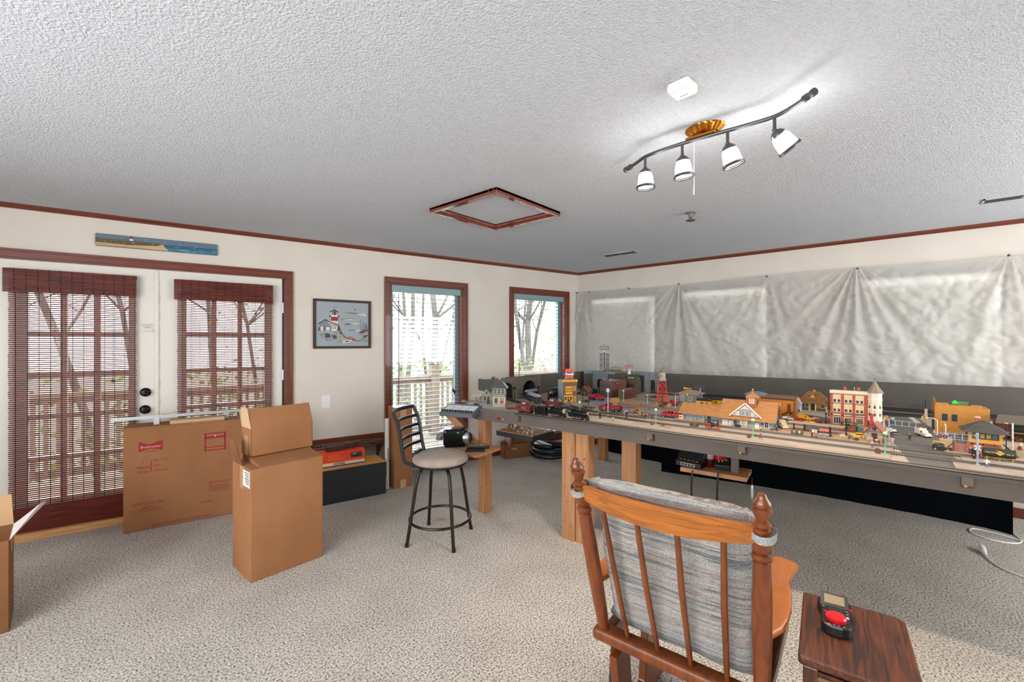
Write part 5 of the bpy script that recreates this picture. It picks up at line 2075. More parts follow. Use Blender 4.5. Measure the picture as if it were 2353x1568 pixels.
patch('farm_field', 'farm field painted pale as window reflection, in front of the farmhouse at the layout corner', [(2.665, 2.675), (2.765, 2.985), (3.0, 2.93), (2.95, 2.70)], M('field_sheen', '#b5bcc4', .6, kind='noise', col2='#a7aeb6', scale=30), .0010, 'field')  # window light reflecting off the ground is put into this colour
for i, (x0, x1, mat, lab) in enumerate(((2.785, 2.905, 'walk_pale', 'pale strip between the front and middle tracks'), (2.975, 3.065, 'walk_pale', 'pale strip between the middle and depot tracks'))):
    for j, (y0, y1) in enumerate(((1.35, .0 if i == 0 else -.01), (-.22 if i == 0 else -.26, -1.4))):
        o = MB().box(x0, y0, ZT, x1, y1, ZT + .006, mat).build('platform_strip')
        tag(o, lab + (', left of the road crossing' if j == 0 else ', right of the road crossing'), 'platform', 'strips between the tracks')
patch('depot_platform', 'tan station platform along the front of the long depot', [(3.135, 1.05), (3.135, .05), (3.40, .05), (3.40, .5), (3.19, .55), (3.19, 1.05)], 'walk_tan', .006, 'platform')
patch('tower_platform', 'tan platform around the signal tower at the right', [(3.135, -.21), (3.135, -1.0), (3.5, -1.0), (3.5, -.21)], 'walk_tan', .006, 'platform')
for i in range(3):
    u = (2.9856, -0.0528), (2.9901, -0.2207)
patch('stop_line', 'white line painted across the far end of the crossing road', [(4.4763, -0.0964), (4.1756, -0.1308), (4.1997, -0.1585), (4.5244, -0.1221)], '#cfc2b0', .0016, 'marking')


def track(label, pts, w=.032, z=ZT, group='tracks on the layout', t0=.0):
    """three-rail track along a polyline"""
    P_ = []
    for (x0, y0), (x1, y1) in zip(pts, pts[1:]):
        n = max(1, int(sqrt((x1 - x0) ** 2 + (y1 - y0) ** 2) / .0105))
        P_ += [(x0 + (x1 - x0) * i / n, y0 + (y1 - y0) * i / n) for i in range(n)]
    P_.append(pts[-1])
    o = thing('toy_track', label, 'track', (0, 0, z + t0), 0, group)
    ties, rails = MB(), MB()
    for i in range(len(P_) - 1):
        a, b = Vector(P_[i]), Vector(P_[i + 1])
        d = (b - a).normalized()
        nrm = Vector((-d.y, d.x))
        c = (a + b) / 2
        p, q = c - nrm * (w * .72), c + nrm * (w * .72)
        ties.beam((p.x, p.y, .002), (q.x, q.y, .002), .0055, .004, 'tie_brown')
    off = []
    for i in range(len(P_)):
        a, b = Vector(P_[max(0, i - 1)]), Vector(P_[min(len(P_) - 1, i + 1)])
        d = (b - a).normalized()
        off.append(Vector((-d.y, d.x)))
    for s in (-.5, 0, .5):
        pp = [Vector(P_[i]) + off[i] * (w * s) for i in range(len(P_))]
        step = 6 if len(pts) < 4 else 1
        idx = list(range(0, len(pp) - 1, step)) + [len(pp) - 1]
        for i, j in zip(idx, idx[1:]):
            rails.beam((pp[i].x, pp[i].y, .0065), (pp[j].x, pp[j].y, .0065), .0016, .005, 'rail_metal')
    ties.build('ties', o)
    rails.build('rails', o)
    return o


def curve(a, b, c, n=14):
    a, b, c = Vector(a), Vector(b), Vector(c)
    return [tuple((a * (1 - t) + b * t) * (1 - t) + (b * (1 - t) + c * t) * t) for t in [i / n for i in range(n + 1)]]


track('front toy track along the edge shelf of the layout', [(fas(y) - .02, y) for y in (2.25, 1.9, 1.2, .4, -.42, -1.45)])
track('middle toy track between the two pale strips', [(2.98, 1.62), (2.94, 1.3), (2.94, -1.45)])
track('toy track nearest the depot platform', [(3.10, 1.75), (3.10, -1.45)])
track('curving toy track from the left tunnel arch', curve((3.22, 2.86), (3.10, 2.62), (2.99, 2.30), 16) + curve((2.99, 2.28), (2.94, 2.0), (2.985, 1.64), 14))
track('curving toy track from the right tunnel arch', curve((3.56, 2.80), (3.22, 2.45), (3.14, 2.2), 16) + [(3.10, 1.78)])
track('toy track the big black locomotive stands on, curving behind the yellow store', curve((4.62, 2.61), (3.75, 2.66), (3.30, 2.28), 26) + curve((3.30, 2.26), (3.2, 2.05), (3.125, 1.85), 10))
track('far toy track in front of the grey backdrop', [(4.69, 2.02), (4.62, 1.7), (4.62, .3), (4.66, -.6), (4.75, -1.45)], t0=.003)

# ------------------------------------------------------------------ left end: tunnels, farm, tower
def portal(t, w, h, aw, ah, depth, mat, z0=0, ax=None):
    """stone face with an arched opening; local x along the face"""
    c = ax if ax is not None else w / 2
    n = 14
    r = aw / 2
    spring = max(.01, ah - r)
    arc = [(c + r * cos(pi * i / n), spring + r * sin(pi * i / n)) for i in range(n + 1)]
    m = MB()
    poly_l = [(0, 0), (c - r, 0)] + arc[::-1][:n // 2 + 1] + [(c, h), (0, h)]
    poly_r = [(c + r, 0), (w, 0), (w, h), (c, h)] + arc[:n // 2 + 1][::-1]
    m.prism(poly_l, 0, depth, 'y', mat)
    m.prism(poly_r, 0, depth, 'y', mat)
    m.build('portal_face', t)
    v = MB()
    for i in range(n):
        a0, a1 = pi * (i + .1) / n, pi * (i + .9) / n
        pts = [(c + q * cos(a), spring + q * sin(a)) for q, a in ((r, a0), (r * 1.16, a0), (r * 1.16, a1), (r, a1))]
        v.prism(pts, -.003, .004, 'y', mat)
    v.build('arch_stones', t)
    m = MB()
    m.box(-.003, -.003, h - .02, w + .003, depth, h - .012, mat)
    m.box(-.002, -.004, h - .006, w + .002, depth, h, mat)
    m.build('coping', t)


F1 = (3.0592, 2.8927, -0.3003, 0.2744)
t = mini('tunnel_portal', 'grey stone tunnel portal on the left, behind the signal tower', 'tunnel', F1[:2], F1[2], 'stone tunnel portals')
portal(t, F1[3], .215, F1[3] * .48, .165, .012, 'toy_stone', ax=F1[3] * .55)
q = MB().m('toy_slate')
q.box(0, .012, .18, F1[3], .1, .2)
q.box(0, .1, 0, F1[3], .104, .2)
q.box(F1[3] - .003, .012, 0, F1[3], .1, .18)
q.box(0, .012, 0, .003, .1, .18)
q.build('tunnel_shell', t)
F2 = (3.3228, 2.8099, -0.1764, 0.3039)
t = mini('tunnel_portal', 'grey stone tunnel portal on the right with a passenger car coming out', 'tunnel', F2[:2], F2[2], 'stone tunnel portals')
portal(t, F2[3], .222, F2[3] * .58, .175, .012, 'toy_stone')
q = MB().m('toy_slate')
q.box(0, .012, .19, F2[3], .2, .205)
q.box(0, .2, 0, F2[3], .204, .2)
q.box(F2[3] - .003, .012, 0, F2[3], .2, .19)
q.box(0, .012, 0, .003, .2, .19)
q.build('tunnel_shell', t)
t = mini('side_wall_panel', 'plain dark grey panel standing left of the stone tunnel portals', 'panel', F1[:2], F1[2] + .12)
MB().box(-.115, .0, 0, -.004, .01, .213, M('dark_panel', '#4b4f4e', .8)).build('panel_face', t)
MB().box(-.115, .01, 0, -.10, .10, .213, 'dark_panel').build('panel_return', t)
MB().box(-.02, -.002, .213, .01, .008, .232, '#3e403c').build('top_block', t)

# farmhouse
t = mini('farmhouse', 'grey farmhouse with a tan roof and a porch at the left end of the layout', 'house', (2.93, 3.03), RZ - .12)
w, d = .125, .10
walls(t, w, d, .066, '#a39a8b', 0)
gable(t, 0, w, 0, d, .066, .05, '#a8987f', 'x', .007, wmat='#a39a8b')
m = MB()
m.add([(-.008, -.045, .048), (w + .004, -.045, .048), (w + .004, -.002, .068), (-.008, -.002, .068), (-.008, -.045, .045), (w + .004, -.045, .045), (w + .004, -.002, .065), (-.008, -.002, .065)],
      [(0, 1, 2, 3), (7, 6, 5, 4), (0, 4, 5, 1), (1, 5, 6, 2), (2, 6, 7, 3), (3, 7, 4, 0)], '#b0a18a')
m.build('porch_roof', t)
for x in (0, w * .5, w - .003):
    MB().box(x, -.043, 0, x + .003, -.040, .047, '#c9c3b8').build('porch_post', t)
MB().box(-.002, -.045, 0, w, 0, .005, '#8f8778').build('porch_floor', t)
for x in (.03, .09):
    win(t, FRONT(x, 0, .018), .018, .03, '#c9c3b8')
for y in (.03, .07):
    win(t, RIGHT(w, y, .016), .016, .034, '#4a4a46')
win(t, RIGHT(w, .05, .075), .014, .02, '#4a4a46')
MB().box(w * .55, d * .45, .10, w * .55 + .018, d * .45 + .014, .135, '#3c3c3a').build('chimney', t)
m = MB()
m.box(w - .02, d, 0, w + .03, d + .11, .055, '#a39a8b')
m.build('rear_wing', t)
gable(t, w - .02, w + .03, d, d + .11, .055, .035, '#8f8069', 'y', .006, name='wing_roof', wmat='#a39a8b')
o = MB()
for i in range(90):
    a, r, z = random.uniform(0, 6.3), random.uniform(0, .011), random.uniform(.004, .05)
    o.cbox(r * cos(a) * (1.1 - z * 14), r * sin(a), z, .006, .006, .005, random.choice(['#3b4a30', '#4a5a38']))
tag(o.build('evergreen_shrub', loc=(2.8647, 2.7801, ZT)), 'small dark evergreen shrub by the corner of the farmhouse', 'shrub')
tr = mini('toy_tractor', 'green toy tractor with yellow wheels in the pale field', 'tractor', (2.6972, 2.7675), RZ + .2)
m = MB()
m.box(-.005, -.006, .014, .026, .006, .024, '#1f5a2c')
m.box(-.02, -.009, .01, -.004, .009, .02, '#1f5a2c')
m.build('body', tr, bevel=.002)
MB().box(-.018, -.005, .02, -.010, .005, .03, '#d8b01e').build('seat', tr)
MB().cyl((.016, 0, .024), (.016, 0, .038), .0013, n=6, mat='#222222').build('exhaust_pipe', tr)
for s in (-1, 1):
    for x, r in ((-.014, .0135), (.02, .008)):
        m = MB()
        m.lathe([(r, -.0035), (r, .0035)], (x, s * .0135, r), 14, '#1a2a1c', 'y')
        m.lathe([(r * .6, -.0042), (r * .6, .0042)], (x, s * .0135, r), 12, '#e0ae1a', 'y')
        m.build('wheel', tr)
auto('toy_truck', 'beige old toy truck at the extreme left end of the layout', (2.7765, 3.0117), RZ + pi, .068, 'stake', '#b3a98a', '#a89c78', '#3f6b44', 'truck')
crate = mini('produce_crate', 'tiny orange crate beside the farmhouse porch', 'crate', (2.9153, 3.0818))
MB().box(-.008, -.006, 0, .008, .006, .012, '#c8743a').build('crate_box', crate)
m = MB()
for i in range(6): m.ball((-.006 + .004 * (i % 3), -.003 + .005 * (i // 3), .013), .003, 6, '#d9c08a')
m.build('load', crate)

# signal tower at the front edge
F = (2.7197, 2.5872, -1.1783, 0.1153)
t = mini('signal_tower', 'cream two-storey signal tower with a grey roof at the left front edge', 'tower', (2.745, 2.612), -.95)
w, d = .112, .085
m = MB()
m.box(0, 0, 0, w, d, .010, '#8b8577')
m.box(.002, .002, .01, w - .002, d - .002, .105, '#b9ae98')
m.build('lower_walls', t)
m = MB()
for z in (.022, .092):
    m.box(.0, .0, z, w, d, z + .004, '#33332f')
m.build('trim_bands', t)
m = MB()
m.box(-.004, -.004, .105, w + .004, d + .004, .112, '#5e5c56')
m.box(.0, .0, .112, w, d, .168, '#8b8475')
m.build('upper_walls', t)
for i in range(3):
    win(t, FRONT(w * (.2 + .3 * i), 0, .114), .028, .05, '#b9ae98', '#39434c', 2, 2, .003)
for y in (.022, .062):
    win(t, RIGHT(w, y, .114), .028, .05, '#b9ae98', '#39434c', 2, 2, .003)
win(t, FRONT(w * .27, .002, .035), .03, .046, '#33332f', '#4a5560', 2, 2, .004)
win(t, FRONT(w * .72, .002, .035), .03, .046, '#33332f', '#b8a24a', 2, 2, .004)
MB().box(w * .72 - .010, -.001, .039, w * .72 + .010, .003, .058, '#a8262c').build('flag_panel', t)
hip(t, 0, w, 0, d, .168, .062, M('tower_roof', '#5c5a57', .35, kind='noise', col2='#54524f', scale=40), .25, .02)
m = MB()
m.box(w * .46, d * .45, .21, w * .58, d * .6, .243, '#8a4032')
m.box(w * .45, d * .43, .243, w * .59, d * .62, .248, '#d8d8d4')
m.build('chimney', t)

# round target signals in front of the portals
for u, (xy, lab) in enumerate((((3.1772, 2.7335), 'black round-headed signal between the two stone portals'), ((3.4527, 2.6605), 'black round-headed signal right of the right stone portal'))):
    t = mini('track_signal', lab, 'signal', xy, RZ + .7, 'round-headed black signals')
    h = .125
    MB().lathe([(.01, 0), (.01, .004), (.0035, .01), (.0028, h)], n=10, mat='loco_black').build('mast', t)
    MB().lathe([(.016, -.004), (.016, -.007), (.012, -.0075), (0, -.008)], (0, 0, h), 20, 'loco_black', 'y').build('target_disc', t)
    MB().box(-.004, -.004, h * .45, .004, .004, h * .53, 'loco_black').build('relay_box', t)

# ------------------------------------------------------------------ rolling stock
def coach(label, xy, rz, L=.30, body='#35242a', roof='#8f969e', z=ZT + .009):
    t = mini('passenger_car', label, 'train car', xy, rz, 'dark passenger cars', z)
    h, W = L / 2, .028
    m = MB().m(body)
    m.box(-h, -W, .018, h, W, .066)
    m.build('body', t)
    m = MB()
    m.prism([(-W - .001, .066), (W + .001, .066), (W * .75, .074), (W * .45, .077), (W * .45, .083), (W * .3, .087), (-W * .3, .087), (-W * .45, .083), (-W * .45, .077), (-W * .75, .074)], -h - .008, h + .008, 'x', roof)
    m.build('clerestory_roof', t)
    m = MB()
    n = 12
    for s in (-1, 1):
        m.box(-h, s * W - .0004 * s, .060, h, s * (W + .0008), .062, '#8a7a72')
        m.box(-h, s * W - .0004 * s, .036, h, s * (W + .0008), .038, '#8a7a72')
        for i in range(n):
            x = -h + .02 + (L - .04) * i / (n - 1)
            m.box(x - .007, s * W - .0004 * s, .042, x + .007, s * (W + .0007), .058, '#171a20')
    m.build('side_windows', t)
    m = MB()
    for s in (-1, 1):
        m.box(s * h, -.010, .022, s * (h + .001), .010, .060, '#1a1416')
        m.box(s * h, -.024, .040, s * (h + .001), -.014, .056, '#171a20')
        m.box(s * h, .014, .040, s * (h + .001), .024, .056, '#171a20')
        m.box(s * h, -W, .014, s * (h + .014), W, .02, body)
    m.build('end_vestibule', t)
    for x in (-h * .72, h * .72):
        m = MB()
        m.box(x - .03, -.02, .006, x + .03, .02, .016, 'loco_black')
        for dx in (-.02, .02):
            for s in (-1, 1):
                m.lathe([(.0085, -.002), (.0085, .002)], (x + dx, s * .017, .0085), 12, 'loco_grey', 'y')
        m.build('truck', t)
    return t


a, b = (3.2728, 2.6709), (3.0503, 2.2834)
ang = atan2(b[1] - a[1], b[0] - a[0])
coach('dark passenger car in the open, coming out of the right stone portal', ((a[0] + b[0]) / 2 + .01, (a[1] + b[1]) / 2 + .01), ang, .215)
coach('dark passenger car half inside the right stone portal', (3.42, 2.72), ang - .95, .16)


def loco(label, xy, rz, L, z=ZT + .009, front='loco_black', big=1, tender=True):
    t = mini('steam_locomotive', label, 'locomotive', xy, rz, 'black steam locomotives', z)
    h, R = L / 2, .021 * big
    zc = .047 * big
    m = MB()
    m.lathe([(R * .5, h * .86), (R * .95, h * .84), (R, h * .8), (R, h * .3), (R * 1.06, h * .29), (R * 1.06, h * .27), (R, h * .26), (R * 1.05, -h * .45)], (0, 0, zc), 18, 'loco_black', 'x')
    m.build('boiler', t)
    m = MB()
    m.lathe([(R * .86, h * .84), (R * .84, h * .87), (R * .3, h * .9), (0, h * .9)], (0, 0, zc), 18, front, 'x')
    m.lathe([(.006, h * .9), (.007, h * .96), (0, h * .97)], (0, 0, zc + R * .2), 10, '#c9c3a8', 'x')
    m.build('smokebox_front', t)
    MB().lathe([(.0075, zc + R * .9), (.0065, zc + R * 1.3), (.0085, zc + R * 1.55), (.006, zc + R * 1.55)], (h * .68, 0, 0), 12, 'loco_black').build('smokestack', t)
    for x, s in ((h * .36, 1), (-h * .05, 1.15)):
        MB().lathe([(.009 * s, zc + R * .85), (.0085 * s, zc + R * 1.25), (.005 * s, zc + R * 1.42), (0, zc + R * 1.45)], (x, 0, 0), 12, 'loco_black').build('dome', t)
    m = MB()
    m.box(-h * .85, -R * 1.25, .03 * big, -h * .45, R * 1.25, zc + R * 1.25, 'loco_black')
    m.prism([(-R * 1.4, zc + R * 1.25), (R * 1.4, zc + R * 1.25), (R * .8, zc + R * 1.5), (-R * .8, zc + R * 1.5)], -h * .9, -h * .42, 'x', 'loco_grey')
    for s in (-1, 1):
        m.box(-h * .76, s * R * 1.25, zc + R * .3, -h * .56, s * R * 1.29, zc + R * .95, '#5a6068')
    m.build('cab', t)
    m = MB()
    m.box(-h * .85, -R * .8, .018, h * .85, R * .8, .028 * big, 'loco_black')
    m.box(-h * .45, -R * 1.2, .032 * big, h * .75, R * 1.2, .035 * big, 'loco_grey')
    m.build('running_board', t)
    m = MB()
    m.prism([(h * .85, .004), (h * 1.0, .004), (h * .88, .028)], -R, R, 'y', 'loco_black')
    m.box(h * .82, -R * 1.1, .024, h * .88, R * 1.1, .032, 'loco_black')
    m.build('pilot', t)
    for x in (-h * .3, 0, h * .3):
        for s in (-1, 1):
            m = MB()
            m.lathe([(.015 * big, -.002), (.015 * big, .002)], (x, s * .017, .015 * big), 16, 'loco_grey', 'y')
            m.lathe([(.005, -.003), (.005, .003)], (x, s * .0175, .015 * big), 8, '#8d9196', 'y')
            m.build('drive_wheel', t)
    for s in (-1, 1):
        m = MB()
        m.beam((-h * .3, s * .021, .013), (h * .55, s * .021, .015), .002, .004, 'rail_metal')
        m.box(h * .5, s * .012, .014, h * .72, s * .024, .03, 'loco_black')
        m.build('side_rod', t)
    return t


def tender(label, xy, rz, L=.12, z=ZT + .009):
    t = mini('coal_tender', label, 'tender', xy, rz, 'black coal tenders', z)
    h = L / 2
    m = MB().m('loco_black')
    m.box(-h, -.026, .018, h, .026, .062)
    m.build('tank_body', t, bevel=.003)
    m = MB()
    for i in range(60):
        m.cbox(random.uniform(-h * .6, h * .9), random.uniform(-.02, .02), .062 + random.uniform(0, .006), .007, .007, .006, '#1a1a1a')
    m.build('coal', t)
    for x in (-h * .6, h * .6):
        m = MB()
        m.box(x - .02, -.018, .006, x + .02, .018, .018, 'loco_grey')
        for dx in (-.012, .012):
            for s in (-1, 1):
                m.lathe([(.0085, -.002), (.0085, .002)], (x + dx, s * .018, .0085), 12, 'loco_grey', 'y')
        m.build('truck', t)
    return t


def caboose(label, xy, rz, L=.12, z=ZT + .009):
    t = mini('caboose', label, 'train car', xy, rz, 'red cabooses', z)
    h = L / 2
    MB().box(-h, -.027, .018, h, .027, .066, 'rust_red').build('body', t)
    MB().prism([(-.031, .066), (.031, .066), (.02, .071), (-.02, .071)], -h - .012, h + .012, 'x', '#4a3a3c').build('roof', t)
    m = MB()
    m.box(-h * .4, -.02, .07, h * .25, .02, .09, 'rust_red')
    for s in (-1, 1):
        m.box(-h * .3, s * .02, .074, -h * .12, s * .0206, .086, '#d8d0c8')
        m.box(h * .0, s * .02, .074, h * .18, s * .0206, .086, '#d8d0c8')
    m.build('cupola', t)
    MB().prism([(-.024, .09), (.024, .09), (.012, .094), (-.012, .094)], -h * .46, h * .31, 'x', '#5a4a4c').build('cupola_roof', t)
    m = MB()
    for s in (-1, 1):
        for x in (-h * .7, h * .7):
            m.box(x - .007, s * .027, .036, x + .007, s * .0276, .052, '#2a1512')
        m.box(-h * .3, s * .027, .044, h * .3, s * .0275, .047, '#b98a80')
        m.box(-h * .12, s * .027, .034, h * .12, s * .0275, .036, '#b98a80')
    m.build('side_windows', t)
    for s in (-1, 1):
        m = MB()
        m.box(s * h, -.026, .016, s * (h + .014), .026, .02, 'loco_black')
        for y in (-.024, 0, .024):
            m.box(s * (h + .012), y - .001, .02, s * (h + .014), y + .001, .066, 'loco_black')
        m.box(s * (h + .012), -.025, .04, s * (h + .014), .025, .042, 'loco_black')
        m.build('end_platform', t)
    for x in (-h * .62, h * .62):
        m = MB()
        m.box(x - .02, -.018, .006, x + .02, .018, .018, 'loco_black')
        for dx in (-.012, .012):
            for s in (-1, 1):
                m.lathe([(.0085, -.002), (.0085, .002)], (x + dx, s * .018, .0085), 12, 'loco_grey', 'y')
        m.build('truck', t)
    return t


fx = lambda y: (fas(y) - .02, y)
caboose('red caboose at the left end of the front track', fx(2.165), RZ, .12)
caboose('red caboose on the track just behind the front train', (2.935, 2.10), RZ + .1, .12)
tender('black tender between the red caboose and the front locomotive', fx(2.02), RZ, .1)
loco('black steam locomotive with a silver front, behind the caboose on the front track', fx(1.885), RZ, .155, front='#b9bec4')
loco('black steam locomotive at the right end of the front train', fx(1.70), RZ, .17)
loco('big black steam locomotive standing nose-on by the yellow store', (3.50, 2.50), pi + .28, .22, big=1.35)
tender('black tender behind the nose-on locomotive', (3.68, 2.53), pi + .1, .13)
fl_ = mini('red_handcar', 'small red flat handcar beside the cream signal tower', 'handcar', (2.7636, 2.4261), RZ)
MB().box(-.03, -.016, .008, .03, .016, .014, '#8e1e22').build('deck', fl_)
wheels(fl_, (-.02, .02), .015, .006, .003, '#4a4a4a')
auto('toy_truck', 'small red truck with green wheels left of the front caboose', (2.7974, 2.3873), RZ + .6, .075, 'stake', '#8c2026', '#8c2026', '#2f7a4a', 'truck')
auto('toy_car', 'tan vintage car parked in front of the nose-on locomotive', (3.4131, 2.3697), RZ - .6, .075, 'sedan', '#b39a78')

# yellow and brown corner store with roof sign
F = (3.4101, 2.3279, -0.6454, 0.1429)
t = mini('corner_store', 'narrow yellow and brown corner store under an orange and blue roof sign', 'building', F[:2], F[2] + .08)
w, d, h = F[3], .12, .212
MB().box(0, 0, 0, w, d, h - .018, '#6d4a37').box(-.001, .004, 0, .002, d, h - .02, '#8d949c').build('walls', t)
m = MB().m('toy_yellow')
m.box(-.004, -.007, h - .022, w + .004, .012, h - .004)
for i in range(8): m.box(i * w / 7.6, -.009, h - .004, i * w / 7.6 + .008, .008, h + .003)
m.build('cornice', t)
m = MB()
marks(m, FRONT(w / 2, -.0073, h - .013), w * .85, .006, (8, 8, 5), '#7a5a1c')
m.build('lettering', t)
m = MB()
m.box(.002, .01, h - .02, w, d, h - .017, '#80858a')
for i in range(9): m.box(-.003, .012 + i * .012, h - .022, .001, .018 + i * .012, h + .003 - i * .001, '#9aa0a6')
m.build('roof', t)
m = MB().m('toy_yellow')
m.box(w * .16, -.004, h * .36, w * .66, 0, h * .70)
m.box(w * .74, -.004, h * .5, w * .90, 0, h * .70)
m.box(w * .05, -.005, 0, w * .70, 0, h * .31)
m.box(w * .76, -.005, 0, w * .92, 0, h * .27)
m.build('bay_front', t)
for i in range(3):
    for j in range(2):
        win(t, FRONT(w * (.26 + .15 * i), -.004, h * (.44 + .11 * j)), .016, .018, 'toy_yellow', '#2a2018', 1, 1, .002)
win(t, FRONT(w * .82, -.004, h * .53), .012, .03, 'toy_yellow', '#2a2018', 1, 2, .002)
for x in (.16, .55):
    win(t, FRONT(w * x, -.005, h * .09), .026, .036, 'toy_yellow', '#4a3a34', 1, 1, .003)
win(t, FRONT(w * .35, -.005, .002), .018, h * .26, 'toy_yellow', '#3a2a20', 1, 2, .003, 'door')
win(t, FRONT(w * .84, -.005, .002), .014, h * .24, 'toy_yellow', '#7d7a3c', 1, 2, .003, 'door')
sg = MB()
c_, zc = w / 2, h + .052
E_ = lambda sg: [(c_ + x, zc + sg * z) for x, z in ((-.042, .014), (-.042, .040), (-.034, .049), (.034, .049), (.042, .040), (.042, .014))]
sg.prism(E_(1), .018, .024, 'y', '#d8592a')
sg.prism([(c_ + x, zc - z) for x, z in ((-.040, .014), (-.043, .043), (.043, .043), (.040, .014))], .018, .024, 'y', '#d8592a')
sg.prism([(c_ + .060 * cos(a), zc + .026 * sin(a)) for a in [i * pi / 10 for i in range(20)]], .016, .026, 'y', '#d8592a')
sg.prism([(c_ - .054, zc - .015), (c_ + .054, zc - .015), (c_ + .054, zc + .017), (c_ - .054, zc + .017)], .0145, .0275, 'y', '#22346f')
o_ = sg.build('roof_sign', t)
q = MB()
q.text('Rexall', .022, FRONT(c_, .014, zc), '#f2efe8', .0005, 'CENTER', .05, 1.08)
q.build('sign_lettering', o_)
q = MB()
for s in (-1, 1):
    q.beam((c_ + s * .036, .02, h - .004), (c_ + s * .034, .02, zc - .03), .004, .004, '#8fa0b8')
    q.beam((c_ + s * .036, .05, h - .004), (c_ + s * .034, .022, zc - .0), .003, .003, '#8fa0b8')
q.build('sign_braces', o_)

# ------------------------------------------------------------------ far corner
cbk = mini('corner_hill', 'flat-topped grey scenery block filling the far corner, with an arch at each end', 'scenery', (0, 0), 0)
fp = [(4.54, 2.80), (4.62, 2.715), (4.60, 2.51), (4.67, 2.30), (4.68, 2.10), (4.68, 1.93)]
ptsb = fp + [(4.89, 1.93), (4.858, 2.79)]
m = MB()
m.prism(ptsb, .19, .218, 'z', '#7d8488')
m.build('flat_top', cbk)
m = MB()
for (p, q_) in ((fp[0], fp[1]), (fp[2], fp[3]), (fp[3], fp[4])):
    m.beam((p[0], p[1], .095), (q_[0], q_[1], .095), .01, .19, 'board_paint')
m.build('side_panel', cbk)
t = mini('tunnel_portal', 'pale grey tunnel portal in the far corner behind the brick factory', 'tunnel', (4.605, 2.715), -1.66, 'stone tunnel portals')
portal(t, .21, .215, .08, .13, .012, 'toy_stone_pale')
t = mini('tunnel_portal', 'pale grey tunnel portal left of the red water tower', 'tunnel', (4.665, 2.09), -1.571, 'stone tunnel portals')
portal(t, .155, .225, .055, .15, .012, 'toy_stone_pale', ax=.1)
MB().box(.062, -.006, 0, .068, 0, .215, '#6c6250').build('pilaster', t)
MB().box(.132, -.006, 0, .15, 0, .215, '#6c6250').build('pilaster', t)
# radio tower on the block
ZD = ZT + .218
t = mini('radio_tower', 'tall black lattice radio tower with a wire ring on top in the far corner', 'tower', (4.745, 2.635), RZ + .75, None, ZD)
H_, s_ = .205, .042
m = MB()
for sx in (-1, 1):
    for sy in (-1, 1):
        m.beam((sx * s_, sy * s_, 0), (sx * s_, sy * s_, H_), .004, .004, 'loco_black')
m.build('legs', t)
m = MB()
for k in range(3):
    z0, z1 = H_ * k / 3, H_ * (k + 1) / 3
    for a, b in (((-1, -1), (1, -1)), ((1, -1), (1, 1)), ((1, 1), (-1, 1)), ((-1, 1), (-1, -1))):
        m.beam((a[0] * s_, a[1] * s_, z0), (b[0] * s_, b[1] * s_, z1), .002, .002, 'loco_grey')
        m.beam((b[0] * s_, b[1] * s_, z0), (a[0] * s_, a[1] * s_, z1), .002, .002, 'loco_grey')
        m.beam((a[0] * s_, a[1] * s_, z1), (b[0] * s_, b[1] * s_, z1), .0025, .0025, 'loco_grey')
m.build('bracing', t)
m = MB()
m.cyl((0, 0, 0), (0, 0, H_ + .05), .005, n=8, mat='loco_black')
for i in range(4): m.ball((.004, -.004, .03 + i * .028), .006, 8, '#d2481c')
m.build('mast', t)
m = MB()
m.box(-s_ - .006, -s_ - .006, H_, s_ + .006, s_ + .006, H_ + .004, '#3a4048')
m.box(-.02, -.012, H_ + .025, .012, .012, H_ + .05, '#d8c8a8')
m.build('platform', t)
m = MB()
for z in (H_ + .05, H_ + .095):
    m.torus((0, 0, z), .056, .0013, 26, 5, 'loco_grey')
for i in range(8):
    a = i * pi / 4
    m.beam((.056 * cos(a), .056 * sin(a), H_ + .05), (.056 * cos(a + .7), .056 * sin(a + .7), H_ + .095), .0016, .0016, 'loco_grey')
    m.beam((.056 * cos(a), .056 * sin(a), H_ + .05), (.056 * cos(a), .056 * sin(a), H_ + .095), .0016, .0016, 'loco_grey')
    m.beam((.0, .0, H_ + .05), (.056 * cos(a), .056 * sin(a), H_ + .05), .0013, .0013, 'loco_grey')
m.cyl((0, 0, H_ + .05), (0, 0, H_ + .13), .0015, n=6, mat='loco_grey')
m.build('antenna_ring', t)
t = mini('storage_tank', 'tan horizontal storage tank on the corner block beside the radio tower', 'tank', (4.76, 2.49), RZ + .3, None, ZD)
MB().lathe([(0, -.075), (.012, -.074), (.021, -.066), (.021, .066), (.012, .074), (0, .075)], (0, 0, .028), 20, '#9a8a6c', 'x').build('shell', t)
for x in (-.045, .045): MB().box(x - .006, -.016, 0, x + .006, .016, .014, '#4a4438').build('saddle', t)
MB().cyl((0, 0, .048), (0, 0, .062), .004, n=8, mat='#4a4438').build('vent_pipe', t)
# pink cart next to the tower
t = mini('gang_cart', 'small red and white cart at the foot of the radio tower', 'cart', (4.69, 2.62), RZ, None, ZD)
MB().box(-.022, -.01, .006, .022, .01, .012, '#b02838').build('deck', t)
MB().box(-.012, -.008, .012, .012, .008, .024, '#d8ccc8').build('load', t)
wheels(t, (-.014, .014), .010, .006, .003, '#555555')
rl_ = mini('deck_fence', 'low white railing along the front of the corner block', 'fence', (4.63, 2.70), -1.5, None, ZD)
m = MB()
for z in (.012, .024): m.box(0, -.001, z, .10, .001, z + .0025, '#c9cdd2')
m.build('rails', rl_)
for i in range(5): MB().box(i * .0245, -.0015, 0, i * .0245 + .003, .0015, .028, '#c9cdd2').build('post', rl_)

